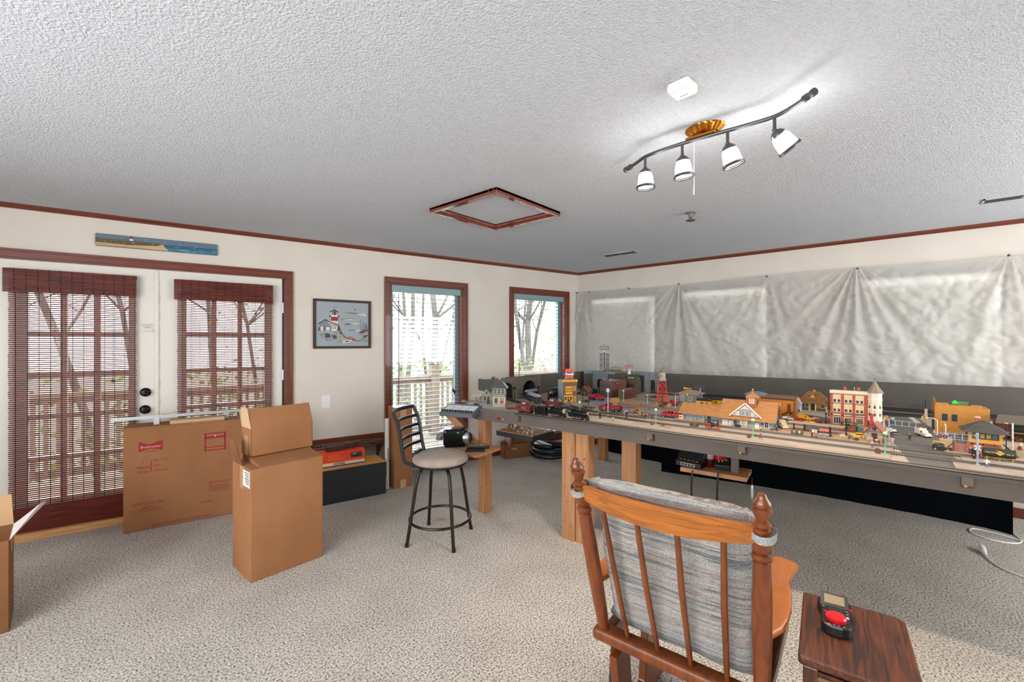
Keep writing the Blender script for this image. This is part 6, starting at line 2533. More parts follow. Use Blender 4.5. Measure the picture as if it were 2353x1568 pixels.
# tall dark brick mill behind the factory
t = mini('brick_mill', 'dark olive brick mill with a steep roof at the back of the far corner', 'building', (4.8425, 2.5499), RZ)
w, d, h = .235, .15, .155
t.location = (4.40, 2.3116, ZT)
walls(t, w, d, h, M('mill_wall', '#5a5044', .85, kind='noise', col2='#51483d', scale=30), 0)
gable(t, w * .48, w, 0, d, h, .055, '#4c4a36', 'x', .004, wmat='#5a5044')
MB().box(0, 0, h, w * .46, d, h + .07, '#4d4438').build('rear_tower', t)
MB().box(w * .55, -.003, .03, w * .98, 0, h - .03, 'toy_brick').build('brick_front', t)
for x in (.68, .86):
    win(t, FRONT(w * x, -.003, .07), .034, .045, '#3a2a22', '#191a1c', 2, 2, .003)
m = MB()
for i in range(3): m.box(w * (.62 + i * .1), .02, h + .012 + .01 * 0, w * (.69 + i * .1), .05, h + .03, '#a8aca0')
m.build('skylight', t)
zs = MB()
sgx, sgy = 4.55, 2.2184
zt_ = mini('rooftop_sign', 'neon rooftop sign with red slanting letters and a pale emblem', 'sign', (4.475, 2.1767), RZ + .5, None, ZT + .208)
zt_.scale = (1.3, 1.3, 1.3)
m = MB()
for x in (-.036, .036):
    m.box(x - .0015, -.0015, 0, x + .0015, .0015, .085, '#7fa8b0')
for z in (.0, .045, .083):
    m.box(-.036, -.001, z, .036, .001, z + .002, '#7fa8b0')
m.build('frame', zt_)
m = MB()
m.text('ZIPPO', .016, TM((.0, -.0025, .072), (1, 0, .06), (0, 0, 1)), '#d0202c', .001, 'CENTER', .05, 1.1)
m.build('sign_lettering', zt_)
m = MB()
marks(m, TM((0, -.0025, .0545), (1, 0, 0), (0, 0, 1)), .062, .006, (9, 7), '#2f8a44')
m.text('HOME OF', .005, TM((0, -.0025, .090), (1, 0, 0), (0, 0, 1)), '#2f8a44', .001, 'CENTER', .04, 1)
m.build('small_lettering', zt_)
m = MB()
m.prism([(-.012, .004), (.012, .004), (.012, .026), (-.012, .026)], -.002, .002, 'y', '#e2d4c0')
m.prism([(-.008, .026), (.010, .026), (.014, .045), (-.004, .048)], -.002, .002, 'y', '#e8b8a0')
m.build('emblem', zt_)

# grey cottage with red shutters
t = mini('grey_cottage', 'small grey cottage with a brown roof and red shutters left of the brick factory', 'house', (3.98, 2.50), RZ - .2)
w, d, h = .10, .08, .055
t.location.x, t.location.y = 3.98, 2.50
walls(t, w, d, h, '#55585c', 0)
gable(t, 0, w, 0, d, h, .045, '#8a5c38', 'y', .008, wmat='#55585c')
for x in (.03, .068):
    win(t, FRONT(x, 0, .014), .016, .026, '#d8c8b0', '#8a8070', 1, 2)
m = MB()
for x in (.017, .043, .055, .081): m.box(x - .003, -.002, .014, x + .003, 0, .040, '#a8262c')
m.build('shutters', t)
MB().box(w * .62, d * .5, h + .02, w * .76, d * .66, h + .07, '#8a4032').build('chimney', t)
# green boxcar
t = mini('green_boxcar', 'dark green boxcar standing before the grey cottage', 'train car', (4.14, 2.4184), RZ, None)
t.location.x += .02
MB().box(-.05, -.025, .014, .05, .025, .06, '#173a34').build('body', t)
MB().prism([(-.028, .06), (.028, .06), (0, .07)], -.053, .053, 'x', '#3a4a4a').build('roof', t)
MB().box(.044, -.0262, .014, .052, -.02, .06, '#a8803a').build('end_post', t)
for x in (-.032, .032):
    m = MB()
    m.box(x - .016, -.018, .004, x + .016, .018, .014, 'loco_black')
    m.build('truck', t)

# brick factory
t = mini('brick_factory', 'two-storey brick factory with a flat vented roof in front of the far corner', 'building', (4.2088, 2.3991), RZ)
X_ = 4.0119
Yl, Yr = 2.2818, 2.1467
t.location = (X_, Yl, ZT)
w, d, h = Yl - Yr, .33, .165
walls(t, w, d, h, 'toy_brick_shaded', .007)
MB().box(w, 0, 0, w + .0015, d, h, 'toy_brick').build('lit_tone_wall', t)  # thin side layer in redder brick, the lamp-lit tone painted in
flat_roof(t, w, d, h - .006, None, '#a5a7aa')
for z in (.02, .09):
    for i in range(4):
        win(t, FRONT(w * (.14 + .24 * i), 0, z + .005), .016, .042, '#6a6a5c', '#20242a', 1, 2, .002)
    for i in range(5):
        win(t, RIGHT(w + .0015, d * (.12 + .19 * i), z + .005), .016, .042, '#6a7a5c', '#20242a', 1, 2, .002)
m = MB()
m.box(w + .001, d * .22, h - .034, w + .003, d * .62, h - .018, '#22231f')
m.build('sign_board', t)
m = MB()
marks(m, RIGHT(w + .0031, d * .42, h - .026), d * .3, .007, (4, 6), '#c9c0a8')
m.build('lettering', t)
m = MB()
m.box(-.002, -.002, h, w + .003, .004, h + .003, '#8a5a50')
m.box(w - .002, -.002, h, w + .003, d, h + .003, '#8a4a3a')
m.build('coping', t)
for i, (x, y) in enumerate(((.03, .05), (.07, .12), (.10, .04))):
    if i == 1:
        MB().lathe([(.026, h), (.026, h + .012), (.022, h + .016), (0, h + .017)], (w * .5, y, 0), 16, '#8d8f92').build('roof_ventilator', t)
    else:
        MB().lathe([(.006, h - .004), (.006, h + .014), (.01, h + .016), (.008, h + .022), (0, h + .023)], (min(x, w - .02), y, 0), 10, '#8d8f92').build('roof_vent', t)
# annex
t = mini('brick_annex', 'low olive and red brick annex beside the brick factory', 'building', (0, 0), RZ)
X_ = 3.9577
Yl, Yr = 2.0412, 1.9803
t.location = (X_, Yl, ZT)
w, d, h = Yl - Yr, .27, .095
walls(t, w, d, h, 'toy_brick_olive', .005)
MB().box(w, 0, 0, w + .0015, d, h, 'toy_brick').build('lit_tone_wall', t)  # red brick layer painting the lit tone onto this side
flat_roof(t, w, d, h - .004, None, '#9aa4ae')
MB().box(w, -.001, .0, w + .003, d, .016, '#7a3a2a').build('plinth', t)
for i in range(6):
    win(t, RIGHT(w + .0015, d * (.1 + .16 * i), .03), .013, .046, '#5a6a48', '#20242a', 1, 2, .002)
m = MB()
for x, y in ((0, 0), (w - .004, 0), (w - .004, d - .008)): m.box(x, y, h, x + .006, y + .006, h + .008, '#6a5a44')
m.build('finial', t)

# ------------------------------------------------------------------ middle of the town
auto('toy_truck', 'red tank truck with a cream stripe in front of the brick factory', (3.7523, 2.1677), RZ + .1, 0.1639, 'tank', '#a81a22', '#b01c24', '#2f6a4a', 'truck')
auto('toy_truck', 'red stake truck with a wooden load on the blue-grey street left of the long canopy', (3.215, 1.7321), RZ + pi + .05, 0.1895, 'stake', '#8e1a24', '#8e1a24', '#2f7a5a', 'truck')
ld = mini('lumber_load', 'stack of tan boards riding on the red stake truck', 'load', (3.2541, 1.7214), RZ, None, ZT + .024)
m = MB()
for i in range(4):
    for j in range(2): m.box(-.035, -.014 + i * .0075, j * .006, .035, -.008 + i * .0075, j * .006 + .005, '#a88a58')
m.build('boards', ld)
auto('toy_car', 'yellow toy car seen under the long brown canopy', (3.2872, 1.5168), RZ + .1, 0.0882, 'sedan', '#d8a016')
auto('toy_truck', 'weathered tan army truck with a log load by the yellow store', (3.2637, 1.9619), RZ - .1, 0.112, 'stake', '#8a7a5c', '#9a8a68', '#5a4a38', 'truck')
auto('toy_truck', 'bright red pickup truck left of the freight house dock', (3.2246, 1.2277), RZ + pi, 0.1594, 'stake', '#a5141e', '#a5141e', '#1f8a6a', 'truck')
auto('fire_truck', 'red fire truck with a white ladder behind the red water tower', (3.8795, 1.4888), RZ, 0.1414, 'flat', '#b81a20', '#b81a20', '#c2141c', 'truck')
ldr = mini('truck_ladder', 'pale ladder lying on the red fire truck', 'ladder', (3.8898, 1.477), RZ, None, ZT + .034)
m = MB()
for s in (-1, 1): m.box(-.045, s * .007 - .001, 0, .04, s * .007 + .001, .003, '#d8ccb8')
for i in range(9): m.box(-.042 + i * .01, -.007, .001, -.04 + i * .01, .007, .0025, '#d8ccb8')
m.build('rungs', ldr)
gt = mini('green_tractor', 'dark green tractor with yellow trim parked beside the tank truck', 'tractor', (3.5554, 2.1609), RZ)
m = MB()
m.box(-.02, -.007, .012, .02, .007, .026, '#2c4a22')
m.box(-.018, -.008, .026, -.006, .008, .034, '#b89a2c')
m.build('body', gt, bevel=.002)
wheels(gt, (-.013, .015), .011, .010, .005, '#8a8a3a')
# gatehouse with tan roof, little shanty
t = mini('gatehouse', 'tiny white gatehouse with a tan roof before the brick annex', 'building', (3.5285, 1.8923), RZ)
w, d, h = .062, .05, .032
walls(t, w, d, h, '#b8aca0', 0)
gable(t, 0, w, 0, d, h, .032, M('tan_roof', '#b9814e', .85), 'x', .008, wmat='#b8aca0')
win(t, RIGHT(w, .025, .008), .014, .016, '#a02a28', '#e0d0b0', 1, 1)
win(t, FRONT(.02, 0, .008), .012, .016, '#7a8a7a', '#3a4a3a', 1, 1)
t = mini('crossing_shanty', 'tiny grey-roofed crossing shanty behind the front locomotives', 'building', (3.0877, 2.09), RZ + .3)
walls(t, .04, .032, .03, '#5a4a40', 0)
gable(t, 0, .04, 0, .032, .03, .016, '#6c747c', 'x', .006, wmat='#5a4a40')
barrel('brown barrel beside the grey-roofed crossing shanty', (3.0967, 2.0432), .03, '#7a4426')
# long brown platform canopies
def canopy(label, u, uL, uR, v, dep, hz, mat, posts, pmat, thick=.004, rise=.006):
    pass


t = mini('platform_canopy', 'long brown-roofed platform canopy on posts beside the middle of the tracks', 'canopy', (3.22, 1.62), RZ, 'platform canopies')
Lc = .50
m = MB()
m.add([(0, -.035, .062), (Lc, -.035, .062), (Lc, .035, .072), (0, .035, .072), (0, -.035, .058), (Lc, -.035, .058), (Lc, .035, .068), (0, .035, .068)],
      [(0, 1, 2, 3), (7, 6, 5, 4), (0, 4, 5, 1), (1, 5, 6, 2), (2, 6, 7, 3), (3, 7, 4, 0)], M('canopy_brown', '#80604e', .8, kind='noise', col2='#745545', scale=14))
m.build('roof', t)
for x in (.09, .22, .35, .47):
    m = MB()
    m.box(x - .003, -.003, 0, x + .003, .003, .06, '#9a8a70')
    m.beam((x, 0, .045), (x, -.025, .06), .003, .003, '#6a5a44')
    m.beam((x, 0, .045), (x, .025, .064), .003, .003, '#6a5a44')
    m.build('post', t)
patch('canopy_platform', 'tan platform under the long brown canopy', [(3.19, 1.62), (3.19, 1.10), (3.26, 1.10), (3.26, 1.62)], 'walk_pale', .004, 'platform')
t = mini('freight_shelter', 'flat tan shelter roof in front of the brick annex', 'canopy', (3.5076, 1.7965), RZ, 'platform canopies')
MB().box(0, -.01, .036, .16, .11, .040, 'tan_roof').build('roof', t)
for x in (.01, .15):
    for y in (0, .1): MB().box(x - .003, y - .003, 0, x + .003, y + .003, .037, '#7a6248').build('post', t)
for i, u in enumerate((1438.6, 1451, 1470.5, 1486.5)):
    xy = [(3.2006, 1.5842), (3.1901, 1.5333), (3.1767, 1.4569), (3.1745, 1.4)][i]
    t = mini('poster_board', ('little red-bordered poster board at the left end under the long brown canopy', 'brownish poster board, second from the left under the long brown canopy', 'brown poster board with blue legs, third from the left under the long brown canopy', 'reddish poster board, rightmost under the long brown canopy')[i], 'sign', xy, RZ, 'poster boards under the canopy')
    m = MB()
    m.box(-.0165, -.001, .007, .0165, .001, .026, ('#b02a28', '#4a4038', '#3a4a5c', '#5a4a40')[i])
    m.box(-.0135, -.0018, .010, .0135, 0, .023, ('#e8d8cc', '#9a6a52', '#b58a6a', '#b06a50')[i])
    m.box(-.009, -.0022, .013, .006, 0, .019, ('#b02a28', '#6a3a2c', '#7a4a3a', '#8a3a2c')[i])
    m.build('poster', t)
    for s in (-1, 1): MB().box(s * .0155 - .001, -.001, 0, s * .0155 + .001, .001, .03, '#3a4a5c').build('leg', t)
wg = mini('baggage_wagon', 'tiny wooden baggage wagon in front of the rightmost poster boards', 'wagon', (3.1582, 1.4188), RZ)
MB().box(-.016, -.007, .008, .016, .007, .012, '#6a4a34').build('deck', wg)
MB().ball((.0, 0, .016), .007, 8, '#c8a080').build('sack', wg)
wheels(wg, (-.010, .010), .008, .0065, .002, '#3a2a20')
crossbuck('white crossing sign with black lights in front of the brick annex', (3.8963, 1.9541), 0.1056, .024)
crossbuck('white crossing sign beside the flat tan shelter, left of the red water tower', (3.8765, 1.7032), 0.0849, .022)
t = mini('floodlight_pole', 'white pole with a pale square floodlight in front of the brick factory', 'lamp', (3.1444, 1.7134), RZ)
hp = 0.1958
MB().lathe([(.012, 0), (.012, .004), (.0028, .006), (.0024, hp)], n=10, mat='#d0d0cc').build('pole', t)
MB().box(-.011, -.006, hp - .03, .011, .002, hp, '#b4c4d4').build('floodlight', t)
lamp_post('green lamp post near the yellow store, left end of the tracks', (2.8385, 1.7863), 0.1193, 'lamp_green')
lamp_post('green lamp post left of the red pickup, between the tracks', (2.8394, 1.1897), 0.1228, 'lamp_green')
lamp_post('green lamp post in front of the depot gable', (2.857, 0.6102), 0.1201, 'lamp_green')
lamp_post('green lamp post left of the dark road crossing', (2.8658, 0.0204), 0.1218, 'lamp_green')
lamp_post('green lamp post against the grey freight house wall', (3.9498, 1.3675), 0.1047, 'lamp_green')
lamp_post('black street lamp beside the yellow store', (3.5568, 2.2046), 0.0785, 'loco_black', 'lantern', 'black street lamps')
lamp_post('black street lamp in front of the hotel, by the yellow taxi', (3.305, 0.203), 0.1051, 'loco_black', 'lantern', 'black street lamps')
lamp_post('black street lamp at the left corner of the red brick hotel', (3.7431, 0.3414), 0.0732, 'loco_black', 'lantern', 'black street lamps')
lamp_post('black street lamp right of the white trailer', (3.7183, 0.5506), 0.0507, 'loco_black', 'lantern', 'black street lamps')
for u, (xy, hz, lab) in enumerate((((2.8903, 1.6402), .026, 'small black dwarf signal right of the left green lamp post'), ((3.0035, 1.4818), .034, 'small black signal below the left poster board'), ((4.7119, 2.0703), .085, 'black and white signal standing by the pale portal near the water tower'), ((4.3384, 2.631), .06, 'black signal behind the tank truck by the far curve'))):
    t = mini('dwarf_signal', lab, 'signal', xy, RZ, 'small black signals')
    MB().lathe([(.011, 0), (.011, .004), (.004, .006), (.0035, hz)], n=10, mat='#c9c2b0' if u == 2 else 'loco_black').build('mast', t)
    MB().box(-.005, -.006, hz - .004, .005, .004, hz + .014, 'loco_black').build('signal_head', t)
barrel('brown barrel at the left end of the long brown canopy', (3.172, 1.6171), .020)
barrel('brown barrel at the right post of the long brown canopy', (3.1628, 1.3555), .022)
barrel('brown barrel next to the green lamp post left of the red pickup', (2.8514, 1.222), .024)
barrel('dark barrel beside the front locomotives and the leftmost green lamp post', (2.8354, 1.8194), .022)
barrel('brown barrel left of the green lamp post in front of the depot', (2.8419, 0.6276), .027)
barrel('brown barrel left of the lamp post beside the dark road crossing', (2.8745, 0.0489), .030)
barrel('grey barrel against the right end of the depot wall', (3.1709, 0.5708), .019, '#5a5048')
barrel('brown barrel below the black post near the iron fence', (3.2004, 0.2687), .020, '#6a4a30')
pl_ = tag(MB().box(-.045, -.003, 0, .045, .003, .004, '#b0633a').build('rail_plank', loc=(2.8361, 1.126, ZT + .006), rz=RZ - .15), 'orange-brown plank lying between the tracks right of the lamp post', 'plank')
tag(MB().box(-.012, -.005, 0, .012, .005, .007, '#6a4436').build('toy_block', loc=(2.8701, 1.1544, ZT + .006), rz=RZ), 'small brown block lying beside the orange-brown plank', 'block')

# water tower
ctr = ((3.8913, 1.6428), (3.9736, 1.6355), (3.8277, 1.5079), (4.0118, 1.5477))
cx_, cy_ = sum(p[0] for p in ctr) / 4, sum(p[1] for p in ctr) / 4
t = mini('water_tower', 'tall red lattice water tower with a silver tank and cone roof', 'tower', (cx_, cy_), RZ + .42)
hl, rb, rt = .215, .051, .026
for sx in (-1, 1):
    for sy in (-1, 1):
        m = MB()
        m.beam((sx * rb, sy * rb, .006), (sx * rt, sy * rt, hl), .005, .005, '#d62c1a')
        m.box(sx * rb - .007, sy * rb - .007, 0, sx * rb + .007, sy * rb + .007, .012, '#b89a68')
        m.build('leg', t)
m = MB()
lv = lambda z: rb + (rt - rb) * z / hl
for k in range(4):
    z0, z1 = .01 + (hl - .01) * k / 4, .01 + (hl - .01) * (k + 1) / 4
    a0, a1 = lv(z0), lv(z1)
    for (p, q_) in (((-1, -1), (1, -1)), ((1, -1), (1, 1)), ((1, 1), (-1, 1)), ((-1, 1), (-1, -1))):
        m.beam((p[0] * a0, p[1] * a0, z0), (q_[0] * a1, q_[1] * a1, z1), .0026, .0026, '#d62c1a')
        m.beam((q_[0] * a0, q_[1] * a0, z0), (p[0] * a1, p[1] * a1, z1), .0026, .0026, '#d62c1a')
        m.beam((p[0] * a1, p[1] * a1, z1), (q_[0] * a1, q_[1] * a1, z1), .0032, .0032, '#d62c1a')
m.build('lattice_bracing', t)
MB().cyl((0, 0, 0), (0, 0, hl), .006, n=10, mat='#8a2018').build('standpipe', t)
MB().lathe([(.036, hl), (.036, hl + .004), (.0, hl + .004)], n=20, mat='#a8aaa8').build('walkway', t)
m = MB()
m.torus((0, 0, hl + .016), .036, .0009, 24, 4, '#c9cdd0')
for i in range(12):
    a = i * pi / 6
    m.cyl((.036 * cos(a), .036 * sin(a), hl + .004), (.036 * cos(a), .036 * sin(a), hl + .016), .0008, n=4, mat='#c9cdd0')
m.build('walkway_rail', t)
MB().lathe([(.03, hl + .004), (.031, hl + .075), (.033, hl + .076)], n=24, mat=M('tank_silver', '#9a9488', .4, .4)).build('tank', t)
MB().lathe([(.035, hl + .074), (.022, hl + .092), (.006, hl + .108), (.004, hl + .112)], n=24, mat='#8a7a60').build('cone_roof', t)
MB().lathe([(.004, hl + .11), (.005, hl + .116), (0, hl + .122)], n=10, mat='#b0603c').build('finial', t)
MB().lathe([(.009, .0305), (.009, .0316)], (0, 0, 0), 14, '#c25a3c', 'y').xf(Matrix.Rotation(pi - .3, 4, 'Z') @ Matrix.Translation((0, 0, 0))).xf(Matrix.Translation((0, 0, hl + .042))).build('emblem', t)
o = MB()
for i in range(60):
    a, r = random.uniform(0, 6.3), random.uniform(0, .022) ** 1
    o.ball((r * cos(a), r * sin(a), .004 + .022 * (1 - r / .024) * random.random()), .007, 6, random.choice(['#4a4a2c', '#3c3a26', '#56522f']))
tag(o.build('scrub_pile', loc=(3.7237, 1.5093, ZT)), 'dark green-brown scrub heap at the foot of the red water tower', 'bush')
t = mini('cable_reel', 'round wooden cable reel right of the water tower leg', 'reel', (3.7686, 1.4577), RZ)
m = MB()
for y in (-.009, .007): m.lathe([(.017, y), (.017, y + .003)], (0, 0, .017), 18, '#c29a5c', 'y')
m.build('flanges', t)
MB().lathe([(.009, -.008), (.009, .008)], (0, 0, .017), 12, '#6a4a2c', 'y').build('drum', t)
t = mini('flag_pole', 'white flagpole with a small striped flag behind the red pickup', 'flagpole', (3.5436, 1.3207), RZ)
hf = 0.1381
MB().lathe([(.006, 0), (.006, .003), (.0022, .005), (.0018, hf), (.003, hf + .002), (0, hf + .004)], n=8, mat='#e0e0dc').build('pole', t)
m = MB()
m.grid(lambda u, v: (.002 + .026 * u, .003 * sin(u * 5), hf - .022 + .018 * v), 8, 7, '#c8a0a0')
for i in range(4): m.grid(lambda u, v, i=i: (.002 + .026 * u, .003 * sin(u * 5) - .0003, hf - .022 + .0052 * i + .0025 * v), 8, 1, '#b8404a')
m.grid(lambda u, v: (.002 + .012 * u, .003 * sin(u * 2.3) - .0006, hf - .013 + .009 * v), 4, 1, '#3a4a7a')
m.build('flag', t)

# grey freight house with horn and radar
F = (4.0084, 1.4621, -1.5708, 0.1619)
t = mini('grey_freight_house', 'grey building with a low tan hip roof, a yellow horn and a radar mast', 'building', F[:2], F[2])
w, d, h = F[3], .15, .098
walls(t, w, d, h, '#7d7b76', 0)
hip(t, 0, w, 0, d, h, .032, '#b09478', .3, .022)
for x in (.22, .62): win(t, FRONT(w * x, 0, .035), .036, .05, '#d8d4c4', '#5a5648', 4, 4, .004)
m = MB()
m.lathe([(.013, -.052), (.009, -.04), (.004, .0), (.004, .014)], (w * .5, .05, h + .045), 14, '#dca418', 'x')
m.build('horn', t)
MB().cyl((w * .56, .05, h + .02), (w * .56, .05, h + .05), .004, n=8, mat='#a89a84').build('horn_post', t)
m = MB()
m.box(w + .015, .0, 0, w + .032, .018, h + .02, '#6c6c68')
m.cyl((w + .023, .009, h + .02), (w + .023, .009, h + .06), .006, n=10, mat='#9a9c9a')
m.build('mast', t)
m = MB()
for i in range(7):
    a = -.9 + i * .3
    m.beam((w + .023 + .05 * sin(a), .009 - .02 * cos(a), h + .052), (w + .023 + .05 * sin(a), .009 - .02 * cos(a), h + .082), .0016, .0016, '#5a6068')
for z in (.055, .067, .08): m.beam((w - .017, .005, h + z), (w + .063, .005, h + z), .0016, .0016, '#5a6068')
m.build('radar_antenna', t)
lo = mini('loading_shed', 'dark low roof shelter right of the brick annex, behind the crossing sign', 'shelter', (4.0543, 1.7726), RZ)
MB().prism([(0, .03), (.11, .03), (.075, .046), (.03, .046)], 0, .07, 'y', '#2c2926').build('roof', lo)
for x in (.008, .1): MB().box(x, .002, 0, x + .003, .005, .03, '#3a3632').build('post', lo)

# yellow diesel train
for i, (u0, u1, lab) in enumerate(((1602, 1634, 'yellow diesel unit with a black roof, left of the pair behind the depot'), (1637, 1682, 'yellow passenger car with a black roof, right of the pair behind the depot'))):
    F = [(3.8811, 1.2589, -1.5708, 0.1174), (4.0139, 1.1734, -1.5708, 0.1844)][i]
    t = mini('yellow_train_car', lab, 'train car', (F[0], F[1] - F[3] / 2), F[2], 'yellow train behind the depot', ZT)
    h = F[3] / 2
    MB().box(-h, -.026, .014, h, .026, .066, '#e0a810').build('body', t)
    MB().prism([(-.027, .066), (.027, .066), (.020, .078), (.008, .084), (-.008, .084), (-.020, .078)], -h, h, 'x', '#25262a').build('roof', t)
    m = MB()
    for x in ((-.3, -.1, .5) if i == 0 else (-.6, -.1, .35, .42)):
        m.box(h * x - .006, -.0268, .044, h * x + .006, -.026, .056, '#2a2216')
    m.build('side_windows', t)
    m = MB()
    m.box(-h * .5, -.012, .083, h * .4, .012, .088, '#3a3c40')
    m.build('roof_grille', t)
    for x in (-h * .65, h * .65): MB().box(x - .03, -.018, .0, x + .03, .018, .014, 'loco_black').build('truck', t)

# ------------------------------------------------------------------ depot
F = (3.1825, 0.8657, -1.5708, 0.3001)
t = mini('train_depot', 'long blue-grey depot with orange-brown roofs, a gable front and a cupola', 'building', F[:2], F[2])
w, d, h = F[3], .17, .075
wl = 1.142 - F[1]
m = MB()
m.box(0, 0, 0, w, d, .03, '#8b8c86')
m.box(0, .0005, .03, w, d, h, '#6f8496')
m.box(-wl, .012, 0, 0, d - .02, .03, '#8b8c86')
m.box(-wl, .0125, .03, 0, d - .02, h - .006, '#6f8496')
m.build('walls', t)
gable(t, 0, w, 0, d, h, .095, 'toy_shingle', 'x', .02, .004, 'main_roof', wmat='#9a948a')
gable(t, -wl, 0, .012, d - .02, h - .006, .052, 'toy_shingle', 'x', .02, .004, 'wing_roof', wmat='#9a948a')
# front gable
gx0, gx1 = w * .20, w * .75
gm = (gx0 + gx1) / 2
zb = h + .004
m = MB()
m.prism([(gx0, zb), (gx1, zb), (gm, zb + .075)], -.012, .06, 'y', '#b8b4ac')
m.build('front_gable', t)
m = MB()
for (a, b) in (((gx0 - .012, zb - .004), (gm, zb + .084)), ((gm, zb + .084), (gx1 + .012, zb - .004))):
    m.beam((a[0], -.014, a[1]), (b[0], -.014, b[1]), .010, .006, '#d8d2c8', up=(0, 1, 0))
m.build('gable_trim', t)
m = MB()
ar = [(gm + .062 * cos(pi * i / 12), zb + .004 + .042 * sin(pi * i / 12)) for i in range(13)]
m.prism(ar, -.0135, -.012, 'y', '#6f8496')
m.build('gable_arch', t)
for x, ww_ in ((-.045, .022), (-.011, .022), (.013, .022), (.045, .022)):
    win(t, FRONT(gm + x, -.0136, zb + .004), ww_, .026 if abs(x) > .03 else .030, '#dcd8ce', '#a8a498' if abs(x) > .03 else '#4a4a46', 3, 3, .002)
gable(t, gx0, gx1, -.012, .085, zb, .078, 'toy_shingle', 'y', .006, .004, 'gable_roof')
# cupola
cxp = w * .565
m = MB()
m.box(cxp - .028, .045, h + .04, cxp + .028, .10, h + .125, '#8a5a3c')
m.build('cupola', t)
win(t, FRONT(cxp, .045, h + .085), .03, .034, '#e0dcd2', '#b0704a', 2, 2, .004)
win(t, RIGHT(cxp + .028, .07, h + .07), .026, .034, '#3a3228', '#3a3228', 1, 1, .004)
hip(t, cxp - .028, cxp + .028, .045, .10, h + .125, .035, 'toy_shingle', 0, .009, 'cupola_roof')
MB().lathe([(.003, h + .155), (.003, h + .168), (.006, h + .172), (.006, h + .18), (0, h + .184)], (cxp, .0725, 0), 12, '#b0805c').build('finial', t)
# doors and windows
for x, ww_, hh_, nm in ((.055, .035, .056, 'door'), (.175, .026, .052, 'door'), (.70, .024, .052, 'door')):
    m = MB()
    m.box(-ww_ / 2, 0, 0, ww_ / 2, hh_, .0015, '#c9ccc9')
    for i in range(3 if ww_ > .03 else 2):
        n_ = 3 if ww_ > .03 else 2
        xx = -ww_ / 2 + ww_ * (i + .5) / n_
        m.box(xx - .004, hh_ * .68, .001, xx + .004, hh_ * .9, .0022, '#20242a')
    m.xf(FRONT(w * x, 0, .006)).build('door', t)
MB().box(w * .36, -.012, 0, w * .53, 0, .062, '#8b8c86').build('bay', t)
win(t, FRONT(w * .415, -.012, .02), .02, .038, '#e0dcd2', '#8a8260', 2, 2, .003)
win(t, FRONT(w * .475, -.012, .02), .02, .038, '#e0dcd2', '#8a8260', 2, 2, .003)
win(t, FRONT(w * .27, 0, .016), .022, .048, '#8fa0ae', '#191c20', 2, 2, .003)
win(t, FRONT(w * .88, 0, .014), .026, .046, '#e0dcd2', '#191c20', 2, 2, .003)
win(t, RIGHT(w, .05, .014), .03, .046, '#8fa0ae', '#191c20', 2, 2, .003)
m = MB()
m.box(w * .80 - .005, -.002, .03, w * .80 + .005, 0, .055, '#3a3c40')
m.build('wall_lamp', t)
win(t, FRONT(-wl * .42, .012, .004), .022, .05, '#c9ccc9', '#5a6a74', 1, 2, .003, 'door')
win(t, FRONT(-wl * .33, .012, .004), .024, .048, '#2a2a2e', '#191c20', 1, 1, .002, 'freight_door')
MB().box(-wl * .37, .011, .05, -wl * .30, .014, .058, '#dca418').build('yellow_sign', t)
MB().lathe([(.006, .012), (.006, .010)], (-wl * .12, 0, .044), 12, '#c86a70', 'y').build('round_sign', t)
pdk = mini('loading_dock', 'brown brick-faced loading dock at the left front of the depot', 'dock', (F[0] - .005, F[1] + wl + .03), RZ)
MB().box(0, -.045, 0, .20, .004, .015, M('dock_brick', '#8a6a52', .85, kind='brick', col2='#7a5a44', scale=80)).build('dock_wall', pdk)
MB().box(0, -.045, .015, .20, .004, .0175, 'walk_pale').build('dock_top', pdk)
fs_ = mini('fruit_stand', 'small red and white stand of goods on the loading dock', 'stand', (F[0] - .02, F[1] + wl - .005), RZ, None, ZT + .0175)
MB().box(-.015, -.006, 0, .015, .006, .026, '#d8c0a8').build('counter', fs_)
MB().box(-.012, -.0072, .008, .010, -.006, .020, '#c2402c').build('goods', fs_)
cr = mini('wire_spools', 'grey spool and crate pile on the loading dock', 'crate', (F[0] - .02, F[1] + wl - .09), RZ, None, ZT + .0175)
MB().lathe([(.008, -.004), (.008, .004)], (.012, 0, .008), 12, '#8a8478', 'y').build('spool', cr)
MB().box(-.016, -.006, 0, -.002, .006, .012, '#9a8a74').build('crate', cr)
bw = mini('black_mail_cart', 'black mail cart beside the depot doors', 'cart', (3.1516, 0.7633), RZ)
MB().prism([(-.015, .006), (.015, .006), (.017, .022), (-.017, .022)], -.008, .008, 'y', '#1c1a1a').build('tub', bw)
wheels(bw, (-.01, .01), .007, .004, .002, '#3a3a3a')
